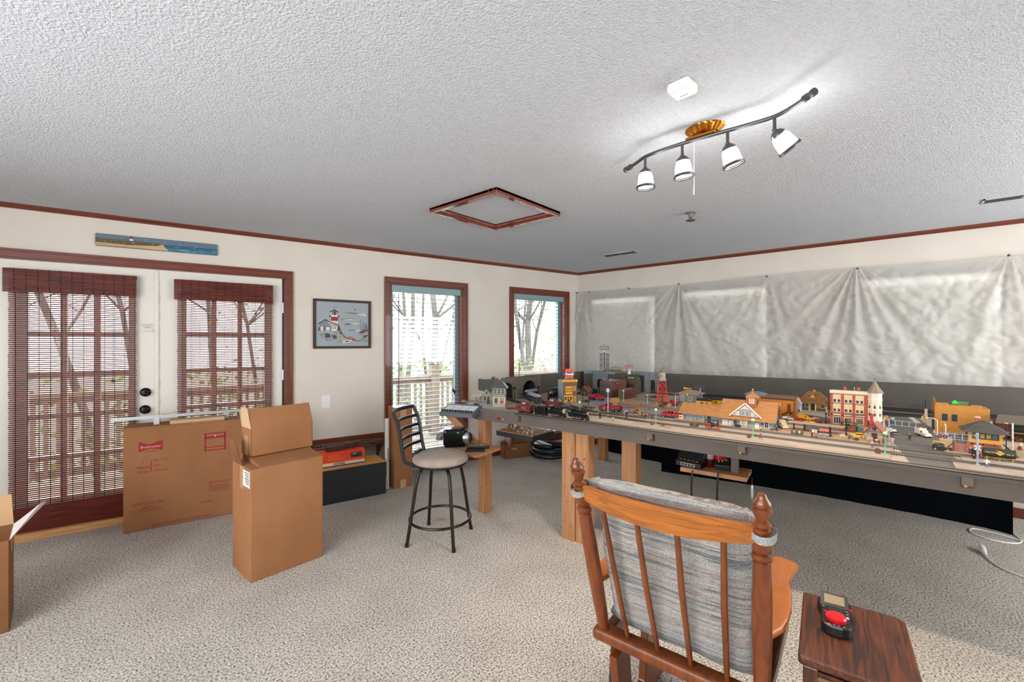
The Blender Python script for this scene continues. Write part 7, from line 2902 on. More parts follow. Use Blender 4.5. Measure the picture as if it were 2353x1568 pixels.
# steam traction engines
def traction(label, xy, rz, L, red, col, z=ZT + .006):
    t = mini('steam_tractor', label, 'tractor', xy, rz, 'steam traction engines', z)
    h = L / 2
    MB().cyl((-h * .2, 0, L * .3), (h * .8, 0, L * .3), L * .1, n=14, mat=col).build('boiler', t)
    MB().lathe([(L * .03, L * .36), (L * .025, L * .52), (L * .04, L * .56)], (h * .65, 0, 0), 10, 'loco_black').build('smokestack', t)
    m = MB()
    m.box(-h * .9, -L * .14, L * .58, h * .75, L * .14, L * .61, 'loco_black')
    for x in (-h * .85, h * .1, h * .68):
        for s in (-1, 1): m.box(x - .001, s * L * .12 - .001, L * .15, x + .001, s * L * .12 + .001, L * .58, 'loco_black')
    m.build('canopy', t)
    m = MB()
    m.box(-h * .8, -L * .1, L * .14, -h * .1, L * .1, L * .32, col)
    m.lathe([(L * .1, -.003), (L * .1, .003)], (-h * .1, -L * .12, L * .4), 12, 'loco_black', 'y')
    m.build('engine_body', t)
    for x, r in ((-h * .45, L * .2), (h * .65, L * .15)):
        for s in (-1, 1):
            m = MB()
            m.torus((x, s * L * .16, r), r * .92, r * .09, 20, 6, red, 'y')
            for i in range(8):
                a = i * pi / 4
                m.beam((x, s * L * .16, r), (x + r * .88 * cos(a), s * L * .16, r + r * .88 * sin(a)), .0014, .0014, '#d86a2c')
            m.lathe([(r * .2, -.003), (r * .2, .003)], (x, s * L * .16, r), 8, red, 'y')
            m.build('wheel', t)
    return t


traction('black steam tractor with red spoked wheels in front of the depot wing', (2.9671, 0.8674), RZ, 0.0983, '#b0201c', '#1f2618')
w_ = mini('water_wagon', 'small wooden wagon with a load, left of the black steam tractor', 'wagon', (2.9929, 0.9905), RZ, None, ZT + .006)
MB().box(-.026, -.012, .010, .026, .012, .015, '#4a4444').build('deck', w_)
MB().box(-.004, -.009, .015, .02, .009, .03, '#7a4a34').build('load', w_)
wheels(w_, (-.017, .017), .013, .0085, .003, '#8a3a34')
traction('green steam tractor with big red wheels before the red brick hotel', (3.4887, 0.2055), RZ + pi, 0.0966, '#a82422', '#2f5a30', ZT)
ca_ = mini('white_wagon_canopy', 'white-topped green boiler wagon beside the green steam tractor', 'wagon', (3.5486, 0.178), RZ)
MB().lathe([(.012, 0), (.013, .03), (.008, .036), (.006, .05), (0, .052)], (.016, 0, 0), 12, '#2f6a38').build('boiler', ca_)

# orange building behind the depot, tan hip roof house
F = (3.8003, 0.7575, -1.5708, 0.2195)
t = mini('orange_warehouse', 'tall orange building with an outside stair behind the depot', 'building', F[:2], F[2])
w, d, h = F[3], .16, 0.1546
MB().box(0, 0, 0, w, d, h - .012, '#cf7a22').build('walls', t)
m = MB()
m.box(.0, -.004, h - .022, w + .003, .004, h - .008, '#2c3136')
m.box(-.001, -.005, h - .010, w + .004, d, h, '#8a5a3c')
for i in range(10): m.box(i * w / 9.5, -.006, h - .022, i * w / 9.5 + .002, -.003, h - .008, '#a8682c')
m.build('eave_band', t)
m = MB()
m.box(-.11, .03, 0, 0, d, h + .002, '#cf7a22')
m.build('left_block', t)
hip(t, -.11, 0, .03, d, h + .002, .02, '#7d848c', .4, .014, 'left_roof')
for x, z, ww_, hh_ in ((.12, h * .62, .022, .02), (.26, h * .62, .022, .02), (.59, h * .5, .022, .04)):
    win(t, FRONT(w * x, 0, z), ww_, hh_, '#6a3c1c', '#d0b890', 1, 2, .003)
win(t, FRONT(w * .85, 0, h * .32), .024, .058, '#6a3c1c', '#5a3a2c', 1, 2, .003, 'door')
m = MB()
for i in range(9):
    x = w * (.5 + .033 * i)
    m.box(x, -.026, h * (.06 + .027 * i), x + .012, -.004, h * (.06 + .027 * i) + .003, '#4a3020')
m.box(w * .79, -.026, h * .30, w * .97, 0, h * .325, '#4a3020')
m.build('stair', t)
m = MB()
m.beam((w * .5, -.026, h * .06 + .02), (w * .79, -.026, h * .32 + .02), .002, .002, '#4a3020')
m.beam((w * .79, -.026, h * .32 + .02), (w * .97, -.026, h * .32 + .02), .002, .002, '#4a3020')
for x in (.95,): m.box(w * x, -.026, 0, w * x + .004, -.022, h * .32, '#4a3020')
m.build('stair_rail', t)
MB().box(w - .004, -.004, 0, w + .004, .004, h - .01, '#8a4a20').build('corner_post', t)
F = (4.2989, 0.5749, -1.5708, 0.1885)
t = mini('tan_bungalow', 'bungalow with a big tan hip roof and dormer behind the toy cars', 'house', F[:2], F[2])
w, d, h = F[3], .15, .07
MB().box(0, .03, .008, w, d, h, '#b88a38').box(0, -.004, 0, w + .02, d, .008, '#a89878').build('walls', t)
hip(t, 0, w, -.01, d, h, .09, 'toy_shingle_brown', .35, .02)
m = MB()
m.box(w * .40, .015, h + .02, w * .54, .06, h + .045, '#d8a040')
m.build('dormer', t)
gable(t, w * .40, w * .54, .012, .07, h + .045, .018, '#b8a890', 'y', .006, .003, 'dormer_roof', wmat='#d8a040')
win(t, FRONT(w * .47, .015, h + .026), .014, .014, '#e8e0d0', '#b0a898', 2, 2, .002)
m = MB()
m.prism([(w * .80, h + .005), (w * 1.04, h + .005), (w * 1.0, h + .045)], .03, .06, 'y', '#d8952c')
m.build('side_gable', t)
for x in (.02, .38, .6, .99):
    MB().box(w * x - .004, -.004, .008, w * x + .004, .004, h, '#d8c8a0').build('porch_post', t)
m = MB()
m.box(0, -.003, .008, w * .36, .003, .028, '#4a4a34')
m.box(w * .62, -.003, .008, w, .003, .028, '#4a4a34')
m.build('porch_wall', t)
win(t, FRONT(w * .12, .03, .03), .03, .03, '#d8c8a0', '#22262a', 2, 2, .003)
win(t, FRONT(w * .28, .03, .03), .03, .03, '#d8c8a0', '#22262a', 2, 2, .003)
win(t, FRONT(w * .5, .03, .008), .026, .055, '#3a3a2c', '#22261c', 1, 1, .003, 'door')
win(t, FRONT(w * .84, .03, .03), .03, .03, '#d8c8a0', '#22262a', 2, 2, .003)
MB().lathe([(.014, h + .085), (.010, h + .098), (0, h + .104)], (w * .5, d * .5, 0), 12, '#b06a4a').build('roof_vent', t)
wh_ = mini('blue_cottage', 'pale blue and white cottage gable between the orange building and the bungalow', 'house', (3.9824, 0.5609), RZ)
wh_.location.x += .22
wh_.location.y = 0.6135
MB().box(0, 0, 0, .06, .09, .07, '#b4c4d8').build('walls', wh_)
gable(wh_, 0, .06, 0, .09, .07, .045, '#a8aab0', 'y', .008, wmat='#c9d4e0')
win(wh_, FRONT(.03, 0, .03), .018, .026, '#e8ecf0', '#3a4a6a', 2, 2)
MB().box(0, -.012, 0, .06, 0, .02, '#4a7a9a').build('porch', wh_)

# tan canopy, fence, benches, stand
t = mini('platform_canopy', 'long tan platform canopy on dark posts right of the depot', 'canopy', (3.30, 0.4982), RZ, 'platform canopies')
Lc = 0.4982 - 0.2069
m = MB()
m.add([(0, -.04, .060), (Lc, -.04, .060), (Lc, .045, .056), (0, .045, .056), (0, -.04, .054), (Lc, -.04, .054), (Lc, .045, .050), (0, .045, .050)],
      [(0, 1, 2, 3), (7, 6, 5, 4), (0, 4, 5, 1), (1, 5, 6, 2), (2, 6, 7, 3), (3, 7, 4, 0)], 'walk_tan')
m.build('roof', t)
for x in (.03, Lc * .3, Lc * .75):
    MB().lathe([(.009, 0), (.009, .008), (.004, .012), (.004, .046), (.008, .054)], (x, 0, 0), 10, '#22262c').build('post', t)
t = mini('iron_fence', 'black iron picket fence under the tan canopy', 'fence', (3.29, 0.4167), RZ)
Lf = 0.4167 - 0.2805
m = MB()
n = 26
for i in range(n):
    x = Lf * i / (n - 1)
    m.box(x - .001, -.001, .0, x + .001, .001, .036 if i % 4 else .042, '#1c1e20')
m.build('pickets', t)
m = MB()
for z in (.006, .028): m.box(0, -.0012, z, Lf, .0012, z + .002, '#1c1e20')
m.build('rails', t)
ps = mini('wall_posters', 'small red and white posters leaning on the iron fence', 'poster', (3.28, 0.3835), RZ)
for i, c in enumerate(('#8a4a40', '#d8d8d4', '#c9c0b8')):
    MB().box(i * .014, -.0018, .004, i * .014 + .011, 0, .024, c).build('poster', ps)
for i, u in enumerate((1821, 1836)):
    t = mini('park_bench', ('dark slatted bench, left of two on the tan platform', 'dark slatted bench, right of two on the tan platform')[i], 'bench', [(3.1415, 0.447), (3.1367, 0.415)][i], RZ, 'platform benches')
    m = MB()
    for j in range(3): m.box(-.016, -.004 + j * .004, .010, .016, -.001 + j * .004, .0115, '#2c3230')
    m.build('seat', t)
    m = MB()
    for j in range(3): m.box(-.016, .008, .013 + j * .005, .016, .0095, .0165 + j * .005, '#2c3230')
    m.build('backrest', t)
    for s in (-1, 1): MB().box(s * .014 - .001, -.004, 0, s * .014 + .001, .009, .011, '#1c1e20').build('leg', t)
t = mini('refreshment_cart', 'red-awning refreshment cart in front of the iron fence', 'cart', (3.1749, 0.298), RZ)
MB().box(-.022, -.009, .008, .022, .009, .026, '#8d949c').build('counter', t)
m = MB()
marks(m, FRONT(0, -.0092, .017), .020, .006, (5,), '#c2202c')
m.build('lettering', t)
m = MB()
m.prism([(-.012, .042), (0, .052), (.012, .042)], -.024, .024, 'x', '#c85a54')
for i in range(7): m.box(-.024 + i * .007, -.0125, .038, -.0205 + i * .007, -.0115, .043, '#e0d0c8' if i % 2 else '#b83a3a')
m.build('awning', t)
for x in (-.02, .02):
    for y in (-.008, .008): MB().box(x - .001, y - .001, .026, x + .001, y + .001, .043, '#2a2a2a').build('post', t)
wheels(t, (-.014, .014), .009, .006, .002, '#3a3a3a')
ms = mini('vending_box', 'bright red box beside the refreshment cart', 'box', (3.1714, 0.3382), RZ)
MB().box(-.008, -.005, 0, .008, .005, .024, '#c2161e').build('cabinet', ms)

# toy cars behind the tan canopy
for (u, v, n, k, c, r, lab) in (((3.6822, 0.4872), 0, .075, 'sedan', '#b81a22', None, 'red toy car, leftmost behind the tan canopy'), ((3.791, 0.4669), 0, .09, 'box', '#e0a41a', '#e0a41a', 'yellow delivery truck behind the tan canopy'),
                                ((3.6496, 0.4242), 0, .065, 'sedan', '#dcb41c', None, 'small yellow toy car nearest the tan canopy edge'), ((3.8222, 0.4311), 0, .08, 'wagon', '#d8d4cc', '#8a1a24', 'white and red toy car behind the small yellow car'),
                                ((3.7251, 0.3871), 0, .07, 'sedan', '#a81c26', None, 'dark red toy car right of the yellow toy cars'), ((3.6644, 0.3586), 0, .06, 'sedan', '#3a3428', None, 'dark brown old car, rightmost behind the tan canopy')):
    auto('toy_car' if k != 'box' else 'toy_truck', lab, u, RZ + random.uniform(-.3, .3), n, k, c, r, cat='car' if k != 'box' else 'truck', roof=r if k == 'wagon' else None)
auto('toy_bus', 'cream old bus parked at the right end of the depot', (3.3313, 0.5347), RZ - 1.1, .11, 'box', '#d0c09c', '#d8c8a4', cat='bus')
auto('toy_truck', 'white tank trailer truck in front of the orange building', (3.7079, 0.5625), RZ, 0.0703, 'tank', '#d8d4cc', '#e0dcd4', cat='truck')
auto('toy_taxi', 'bright yellow toy car by the baggage cart, left of the red-trimmed shed', (3.3007, 0.1533), RZ + pi, 0.0773, 'wagon', '#e8b41a')
cn = mini('baggage_cart', 'black spoked baggage cart in front of the yellow toy car', 'cart', (3.1751, 0.1593), RZ)
m = MB()
m.beam((-.02, 0, .022), (.016, 0, .010), .012, .003, '#26221e')
m.build('deck', cn)
wheels(cn, (.012,), .008, .010, .002, '#6a2a20')

# ------------------------------------------------------------------ red brick hotel
F = (3.7545, 0.3176, -1.5708, 0.2026)
t = mini('brick_hotel', 'three-storey red brick hotel with a white corner turret', 'building', F[:2], F[2])
w, d, h = F[3], .16, 0.236
walls(t, w, d, h - .012, 'toy_brick_bright', 0)
m = MB().m('toy_cream')
m.box(-.004, -.006, h - .022, w + .004, .006, h)
m.build('cornice', t)
MB().box(-.003, -.004, h * .27, w + .002, 0, h * .30, 'toy_cream').build('belt_course', t)
MB().box(0, .004, h - .012, w, d, h - .010, '#8a8580').build('roof', t)
m = MB().m('#a8472a')
for x in (.035, .335, .64, .955): m.box(w * x - .0075, -.004, 0, w * x + .0075, 0, h - .02)
m.build('pilasters', t)
for i, x in enumerate((.18, .49, .79)):
    for z in (.36, .635):
        for s in (-1, 1):
            win(t, FRONT(w * x + s * .0115, 0, h * z), .021, .050, '#e4dcc8', '#3a342c', 1, 2, .003, shade=.55)
        MB().box(w * x - .026, -.004, h * z + .052, w * x + .026, 0, h * z + .057, 'toy_cream').build('window_lintel', t)
win(t, FRONT(w * .19, 0, .002), .046, .052, '#c9c2b4', '#22262a', 3, 1, .004, 'door')
for x in (.49, .79):
    win(t, FRONT(w * x, 0, .008), .046, .046, '#d8d0c0', '#6a5a4c', 1, 1, .004, 'shop_window')
m = MB()
for x in (.13, .17, .21, .25): m.box(w * x - .003, -.002, .056, w * x + .003, 0, h * .265, '#6a5c48')
m.build('transom', t)
m = MB()
m.box(w * .42, -.007, h * .295, w * .87, -.004, h * .325, '#20221f')
marks(m, FRONT(w * .645, -.0071, h * .31), w * .40, .0042, (8, 1, 5, 6), '#d8d0bc')
m.build('name_board', t)
for x in (.39, .76):
    m = MB()
    m.box(w * x - .009, .03, h - .01, w * x + .009, .045, h + .022, '#b0522c')
    m.box(w * x - .010, .029, h + .022, w * x + .010, .046, h + .025, '#5a4a40')
    m.build('chimney', t)
MB().lathe([(.003, h - .01), (.003, h + .018), (.005, h + .02), (0, h + .024)], (w * .64, .05, 0), 8, '#c9a090').build('vent_pipe', t)
# turret
tx, ty, tr_ = w + .036, .018, .040
oct_ = lambda r: [(tx + r * cos(pi / 8 + i * pi / 4), ty + r * sin(pi / 8 + i * pi / 4)) for i in range(8)]
m = MB()
m.prism(oct_(tr_), .045, h - .004, 'z', '#d8ccbc')
m.prism(oct_(tr_ * .8), .030, .045, 'z', '#d8ccbc')
m.build('turret', t)
m = MB()
for z in (.05, h * .5, h * .78, h - .012): m.prism(oct_(tr_ + .003), z, z + .005, 'z', '#e4dac8')
m.build('turret_bands', t)
m = MB()
top = (tx, ty, h + .082)
b = oct_(tr_ + .010)
mid = [(tx + (x - tx) * .55, ty + (y - ty) * .55) for x, y in b]
vs = [(x, y, h - .004) for x, y in b] + [(x, y, h + .026) for x, y in mid] + [top]
fs = [(i, (i + 1) % 8, 8 + (i + 1) % 8, 8 + i) for i in range(8)] + [(8 + i, 8 + (i + 1) % 8, 16) for i in range(8)] + [tuple(range(8))[::-1]]
m.add(vs, fs, M('turret_roof', '#8a7a64', .7))
m.build('turret_roof', t)
MB().lathe([(.003, h + .078), (.004, h + .086), (0, h + .094)], (tx, ty, 0), 8, '#8a3020').build('turret_finial', t)
for i in range(3, 8):
    a = (i + 0) * pi / 4
    nx, ny = cos(a), sin(a)
    if i in (4, 5, 6, 7):
        rr = tr_ * cos(pi / 8)
        for z in (.075, h * .53):
            win(t, TM((tx + rr * nx, ty + rr * ny, z), (-ny, nx, 0), (0, 0, 1)), .018, .046, '#e8dfd0', '#4a4038', 1, 2, .003, shade=.5)
m = MB()
m.box(w + .002, .01, 0, w + .05, d * .6, .05, '#6a4a38')
m.build('side_wing', t)
tr2 = mini('bare_toy_tree', 'brown toy tree at the left side of the red brick hotel', 'tree', (3.9588, 0.3558), RZ)
tr2.location.x += .15
m = MB()
m.cyl((0, 0, 0), (0, 0, .09), .004, .003, 8, '#3a2c20')
m.build('trunk', tr2)
m = MB()
for i in range(160):
    a, r, z = random.uniform(0, 6.3), random.uniform(0, .026), random.uniform(.05, .15)
    m.cbox(r * cos(a), r * sin(a), z, .006, .006, .005, random.choice(['#4a3a26', '#5a4630', '#3c3020']))
m.build('foliage', tr2)['kind'] = 'stuff'

# red trimmed shed
F = (3.2352, 0.1069, -1.8258, 0.0745)
t = mini('track_shed', 'grey-green shed with red trim, steep roof and a red chimney', 'building', F[:2], F[2] + .12)
w, d, h = F[3], .09, .055
walls(t, w, d, h, M('shed_wall', '#a8a08c', .9, kind='noise', col2='#989080', scale=40), 0)
gable(t, 0, w, 0, d, h, .048, M('shed_roof', '#a06a50', .85), 'y', .016, .004, wmat='#8f948a')
m = MB()
m.beam((-.012, -.017, h - .012), (w / 2, -.017, h + .052), .004, .004, '#8a1c20')
m.beam((w / 2, -.017, h + .052), (w + .012, -.017, h - .012), .004, .004, '#8a1c20')
m.box(w / 2 - .002, -.018, h + .004, w / 2 + .002, -.014, h + .06, '#8a1c20')
m.box(0, -.016, h + .003, w, -.013, h + .007, '#8a1c20')
m.build('gable_trim', t)
MB().lathe([(.010, -.001), (.010, -.0025)], (w / 2, 0, h + .02), 14, '#1c1c1e', 'y').build('round_vent', t)
win(t, FRONT(w * .5, 0, .006), .026, .044, '#5a3028', '#3a2c28', 3, 4, .002, 'door')
m = MB()
m.box(w * .12, d * .55, h + .02, w * .30, d * .72, h + .085, '#b01c20')
m.lathe([(.011, h + .085), (.008, h + .092), (.004, h + .098), (0, h + .1)], (w * .21, d * .635, 0), 10, '#a01a1e')
m.build('chimney', t)
ct = mini('luggage_cart', 'brown luggage cart with a white parcel before the red-trimmed shed', 'cart', (3.1904, 0.0599), RZ)
MB().box(-.016, -.007, .006, .016, .007, .016, '#7a3a20').build('deck', ct)
MB().box(-.006, -.005, .016, .006, .005, .022, '#e0d8cc').build('parcel', ct)
wheels(ct, (-.01, .01), .007, .005, .002, '#3a2018')

# ------------------------------------------------------------------ right end of the town
F = (3.8897, -0.2141, -1.5708, 0.2423)
t = mini('yellow_storefront', 'long yellow stepped-parapet building with a green neon roof sign', 'building', F[:2], F[2] + .05)
w, d = F[3], .13
h = 0.1816
m = MB().m(M('yellow_stucco', '#b9823c', .8, kind='noise', col2='#b07a36', scale=30))
m.box(0, 0, 0, w, d, h - .022)
m.box(0, 0, h - .022, w * .26, .004, h)
m.box(w * .26, 0, h - .022, w * .68, .004, h - .010)
m.box(w * .68, 0, h - .022, w * .86, .004, h - .004)
m.box(0, 0, h - .022, .004, d, h + .004)
m.box(0, d * .2, h, .004, d * .8, h + .024)
m.build('walls', t)
m = MB().m('#b05a24')
m.box(0, -.001, h, w * .25, .005, h + .002)
m.box(w * .26, -.001, h - .010, w * .68, .005, h - .008)
m.box(w * .68, -.001, h - .004, w * .86, .005, h - .002)
m.box(w * .86, -.001, h - .022, w, .005, h - .019)
m.build('coping', t)
for x in (.19, .37): win(t, FRONT(w * x, 0, h * .38), .026, .044, '#2c3548', '#1c2438', 2, 3, .003)
for y in (.3, .65): win(t, LEFT(0, d * y, h * .45), .02, .044, '#2c3548', '#1c2438', 2, 3, .003)
MB().box(-.002, .01, 0, 0, d - .01, h * .36, '#2c4a70').build('shop_front', t)
o_ = MB().box(w * .36, .012, h - .012, w * .62, .02, h - .006, '#7a3a1c').build('roof_sign', t)
m = MB()
for dx, dz in ((-.006, 0), (.006, 0), (0, .008)): m.lathe([(.008, .014), (.008, .016)], (w * .385 + dx, 0, h + .004 + dz), 10, M('neon_green', '#12b83a', .4, emit=.6), 'y')
marks(m, FRONT(w * .53, .014, h + .008), w * .20, .008, (9,), 'neon_green')
marks(m, FRONT(w * .53, .014, h - .0025), w * .17, .006, (8,), 'neon_green')
m.build('neon_lettering', o_)
t = mini('blade_sign', 'white upright blade sign with a marquee at the left corner of the yellow building', 'sign', (3.9498, -0.1762), RZ)
hz = 0.1289
MB().box(-.002, 0, 0, .002, .004, hz - .06, '#8a8478').build('post', t)
m = MB()
m.box(-.007, -.002, hz - .055, .007, .002, hz, '#d8cdb4')
for i in range(5): marks(m, FRONT(0, -.0022, hz - .007 - i * .0095), .006, .006, (1,), '#6a6458')
m.build('blade', t)
m = MB()
m.box(-.022, -.004, hz - .07, .010, .004, hz - .052, '#d8cdb4')
marks(m, FRONT(-.006, -.0042, hz - .061), .024, .006, (6,), '#6a6458')
m.build('marquee', t)

# switch tower with brick base
F = (3.2011, -0.3005, -1.5708, 0.1115)
t = mini('switch_tower', 'switch tower with pink brick base, yellow upper storey and grey hip roof', 'tower', F[:2], F[2])
w, d = F[3], .10
h1, h2 = .062, .118
MB().box(0, 0, 0, w, d, h1, 'toy_brick_pink').build('brick_base', t)
m = MB()
m.box(-.003, -.014, h1, w + .003, d, h2, '#d09030')
m.build('upper_walls', t)
m = MB()
m.box(w * .10, -.0155, h1 + .02, w * .92, -.014, h2 - .006, '#2c342c')
for i in range(4): m.box(w * (.15 + .19 * i), -.0165, h1 + .026, w * (.29 + .19 * i), -.0154, h2 - .011, ('#8a8a6c', '#b08a3c', '#b08a3c', '#3a5a6c')[i])
m.build('window_band', t)
for y in (.03, .07): win(t, LEFT(-.003, y, h1 + .014), .028, .036, '#2c4a4a', '#4a7a8a', 3, 3, .002)
m = MB()
m.lathe([(.013, -.001), (.013, -.0022)], (w * .73, 0, .026), 14, '#4a3a34', 'y')
m.box(w * .73 - .013, -.0022, .004, w * .73 + .013, 0, .026, '#4a3a34')
m.box(w * .73 - .009, -.0030, .006, w * .73 + .009, -.001, .028, '#22262a')
m.build('arched_window', t)
hip(t, -.003, w + .003, -.014, d, h2, .052, 'toy_slate', .1, .024)
m = MB()
m.box(w * .26, d * .55, h2 + .03, w * .42, d * .75, h2 + .062, '#a8524a')
m.box(w * .25, d * .53, h2 + .062, w * .43, d * .77, h2 + .067, '#c9bcae')
m.build('chimney', t)
for x in (.1, .45, .8): MB().beam((w * x, 0, h1 - .012), (w * x, -.014, h1), .003, .003, '#4a3020').build('bracket', t)
m = MB()
m.box(-.052, .004, 0, 0, d - .01, .040, 'toy_brick_pink')
m.box(-.052, .005, .040, 0, d - .01, .078, '#8a8468')
m.build('side_wing', t)
MB().box(-.062, -.012, .078, 0, d, .083, '#6a665c').build('wing_roof', t)
m = MB()
for x, c in ((-.040, '#8a3a40'), (-.026, '#4a6a7a'), (-.012, '#a02c2a')): m.box(x - .005, .003, .046, x + .005, .005, .072, c)
m.build('wing_windows', t)
m = MB()
m.lathe([(.007, .083), (.007, .092), (.009, .093), (0, .096)], (-.03, .02, 0), 10, '#4a463c')
m.build('roof_vent', t)
m = MB()
for i in range(9): m.box(w + .010 + i * .006, .006, h1 - .006 - i * .0075, w + .018 + i * .006, .03, h1 - .004 - i * .0075, '#1e1c1a')
for y in (.006, .03): m.beam((w + .008, y, h1), (w + .064, y, -.004 + .004), .002, .004, '#1e1c1a')
m.build('stair', t)
bx_ = mini('relay_cabinet', 'small grey cabinet against the pink brick wall', 'cabinet', (3.2012, -0.2741), RZ)
MB().box(-.011, -.005, .003, .011, .005, .018, '#7d7a6c').build('cabinet_body', bx_)
MB().box(-.009, -.004, 0, -.006, .004, .003, '#3a3a36').box(.006, -.004, 0, .009, .004, .003, '#3a3a36').build('feet', bx_)

# crossing signals with long arms
def cantilever(label, xy, h, arm, zs, col, n_l=2, buck=True, lattice=True):
    t = mini('crossing_signal', label, 'signal', xy, RZ, 'cantilever crossing signals')
    m = MB()
    m.lathe([(.009, 0), (.009, .006), (.005, .01)], n=10, mat=col)
    if lattice:
        for sx in (-1, 1):
            for sy in (-1, 1): m.box(sx * .003 - .0006, sy * .003 - .0006, .008, sx * .003 + .0006, sy * .003 + .0006, h, col)
        for i in range(14): m.box(-.0036, -.0036, .01 + (h - .012) * i / 13, .0036, .0036, .0115 + (h - .012) * i / 13, col)
        m.cyl((0, 0, .006), (0, 0, h), .0022, n=6, mat=col)
    else:
        m.cyl((0, 0, .006), (0, 0, h), .0042 if col != 'loco_black' else .003, n=10, mat=col)
        m.ball((0, 0, h), .006 if col != 'loco_black' else .0035, 8, col)
    m.build('mast', t)
    m = MB()
    for z in zs:
        m.beam((0, 0, z), (arm, 0, z - .002), .0022, .0022, col)
    for i in range(4):
        x = arm * (.2 + .22 * i)
        m.box(x - .0015, -.0015, zs[-1] - .002, x + .0015, .0015, zs[0], col)
    m.build('arm', t)
    for i in range(2):
        x = arm * 1.0 + (i * .018 - .009) * 1
        m = MB()
        m.lathe([(.0085, -.001), (.0085, -.003)], (x, -.002, zs[-1] + .008), 14, 'loco_black', 'y')
        m.lathe([(.0045, -.003), (.0045, -.0045), (0, -.005)], (x, -.002, zs[-1] + .008), 10, 'signal_red', 'y')
        m.cyl((x, -.002, zs[-1] + .008), (x, .006, zs[-1] + .008), .0045, .003, 8, 'loco_black')
        m.build('flasher', t)
    if buck:
        for s in (-1, 1):
            m = MB()
            m.beam((-.0105, -.006, h * .58 - s * .0105), (.0105, -.006, h * .58 + s * .0105), .0045, .0012, '#d8d8d4', up=(0, 1, 0))
            m.build('crossbuck_arm', t)
        for s in (-1, 1):
            m = MB()
            m.lathe([(.0085, -.004), (.0085, -.006)], (s * .012, 0, h * .34), 14, 'loco_black', 'y')
            m.lathe([(.0045, -.006), (.0045, -.0075), (0, -.008)], (s * .012, 0, h * .34), 10, 'signal_red', 'y')
            m.build('flasher', t)
    return t


M('signal_white', '#8c98aa', .4)
h = 0.1467
cantilever('pale lattice crossing signal with its arm reaching right, left of the road', (3.1823, 0.0062), h, 0.1272, (h - .008, h - .034), 'signal_white')
h = 0.1475
cantilever('pale tubular crossing signal with its arm reaching left, right of the road', (2.9027, -0.3001), h, -0.1149, (h - .008, h - .034), 'signal_white', lattice=False)
cantilever('black crossing signal at the back with its arm reaching left, beside the yellow building', (4.5677, -0.2014), 0.1226, -0.0914, (0.0862, 0.053), 'loco_black', buck=False, lattice=False)
cantilever('black crossing signal at the back with its arm emerging behind the hotel turret', (4.4736, 0.0892), 0.1339, 0.0949, (0.1202, 0.0858), 'loco_black', buck=False, lattice=False)
# yellow traffic lights
def traffic(label, xy, h, dx, col='#d0d4d8'):
    t = mini('traffic_light', label, 'traffic light', xy, RZ, 'yellow traffic lights')
    m = MB()
    m.lathe([(.006, 0), (.006, .004), (.003, .006)], n=8, mat=col)
    m.tube([(0, 0, .005), (0, 0, h * .88), (dx * .2, 0, h * .96), (dx * .6, 0, h), (dx, 0, h)], .0024, 8, col)
    m.build('pole', t)
    m = MB()
    m.box(dx - .006, -.006, h - .016, dx + .006, .006, h + .012, '#e0a010')
    for i in range(3):
        for (ax, ay) in ((0, -.006), (-.006, 0)):
            m.lathe([(.0038, 0), (.0042, .003)], (dx + ax * 1.0, ay, h - .011 + i * .009), 8, '#c98c0c', 'y')
        m.lathe([(.003, -.0064), (.003, -.0068)], (dx, 0, h - .011 + i * .009), 8, '#3a2a14', 'y')
    m.build('signal_head', t)
    return t


traffic('yellow traffic light on a pale pole, right of the red-trimmed shed', (3.347, 0.0296), 0.1272, .012)
traffic('yellow traffic light reaching left from a pole at the yellow building corner', (3.7184, -0.2161), 0.1012, -.058)
traffic('yellow traffic light on a short pole left of the switch tower', (3.6493, -0.2474), 0.0829, -.012)
# vehicles on the road
auto('police_car', 'black and white police car with a red roof light stopped at the crossing', (3.577, -0.0153), RZ - 1.3, .075, 'sedan', '#22242a', roof='#c9c9c4')
auto('toy_car', 'green and white toy car driving behind the hotel turret', (4.1377, -0.0107), RZ - 1.3, .07, 'sedan', '#3a5a44', roof='#d8d4cc')
auto('toy_truck', 'white flatbed truck facing the crossing by the yellow building', (3.5953, -0.149), RZ + pi + 2.0, .105, 'box', '#d0c8b8', '#d4ccbc', cat='truck')
jp = mini('tow_truck', 'open yellow and black tow truck with a cable drum on the road', 'truck', (3.1979, -0.2022), RZ, 'toy vehicles in the town')
L = .075
MB().box(-L * .5, -.014, .010, L * .5, .014, .017, '#1c1c1e').build('chassis', jp)
m = MB()
m.box(-L * .45, -.013, .017, -L * .2, .013, .030, '#22221f')
for x in (-L * .42, L * .25):
    for s in (-1, 1): m.box(x - .001, s * .012 - .001, .017, x + .001, s * .012 + .001, .044, '#d8a020')
m.box(-L * .45, -.014, .044, L * .3, .014, .047, '#d8a040')
m.build('cab', jp)
MB().cyl((L * .02, -.011, .028), (L * .02, .011, .028), .009, n=14, mat='#3a3c40').build('drum', jp)
m = MB()
for s in (-1, 1): m.beam((L * .25, s * .008, .017), (L * .62, s * .003, .052), .002, .002, '#2a2a2c')
for i in range(5): m.beam((L * (.28 + .07 * i), -.008 + .001 * i, .02 + .0066 * i), (L * (.32 + .07 * i), .007 - .001 * i, .024 + .0066 * i), .0014, .0014, '#2a2a2c')
m.build('crane_boom', jp)
wheels(jp, (-L * .34, L * .3), .013, .008, .004, '#9a9a9a')

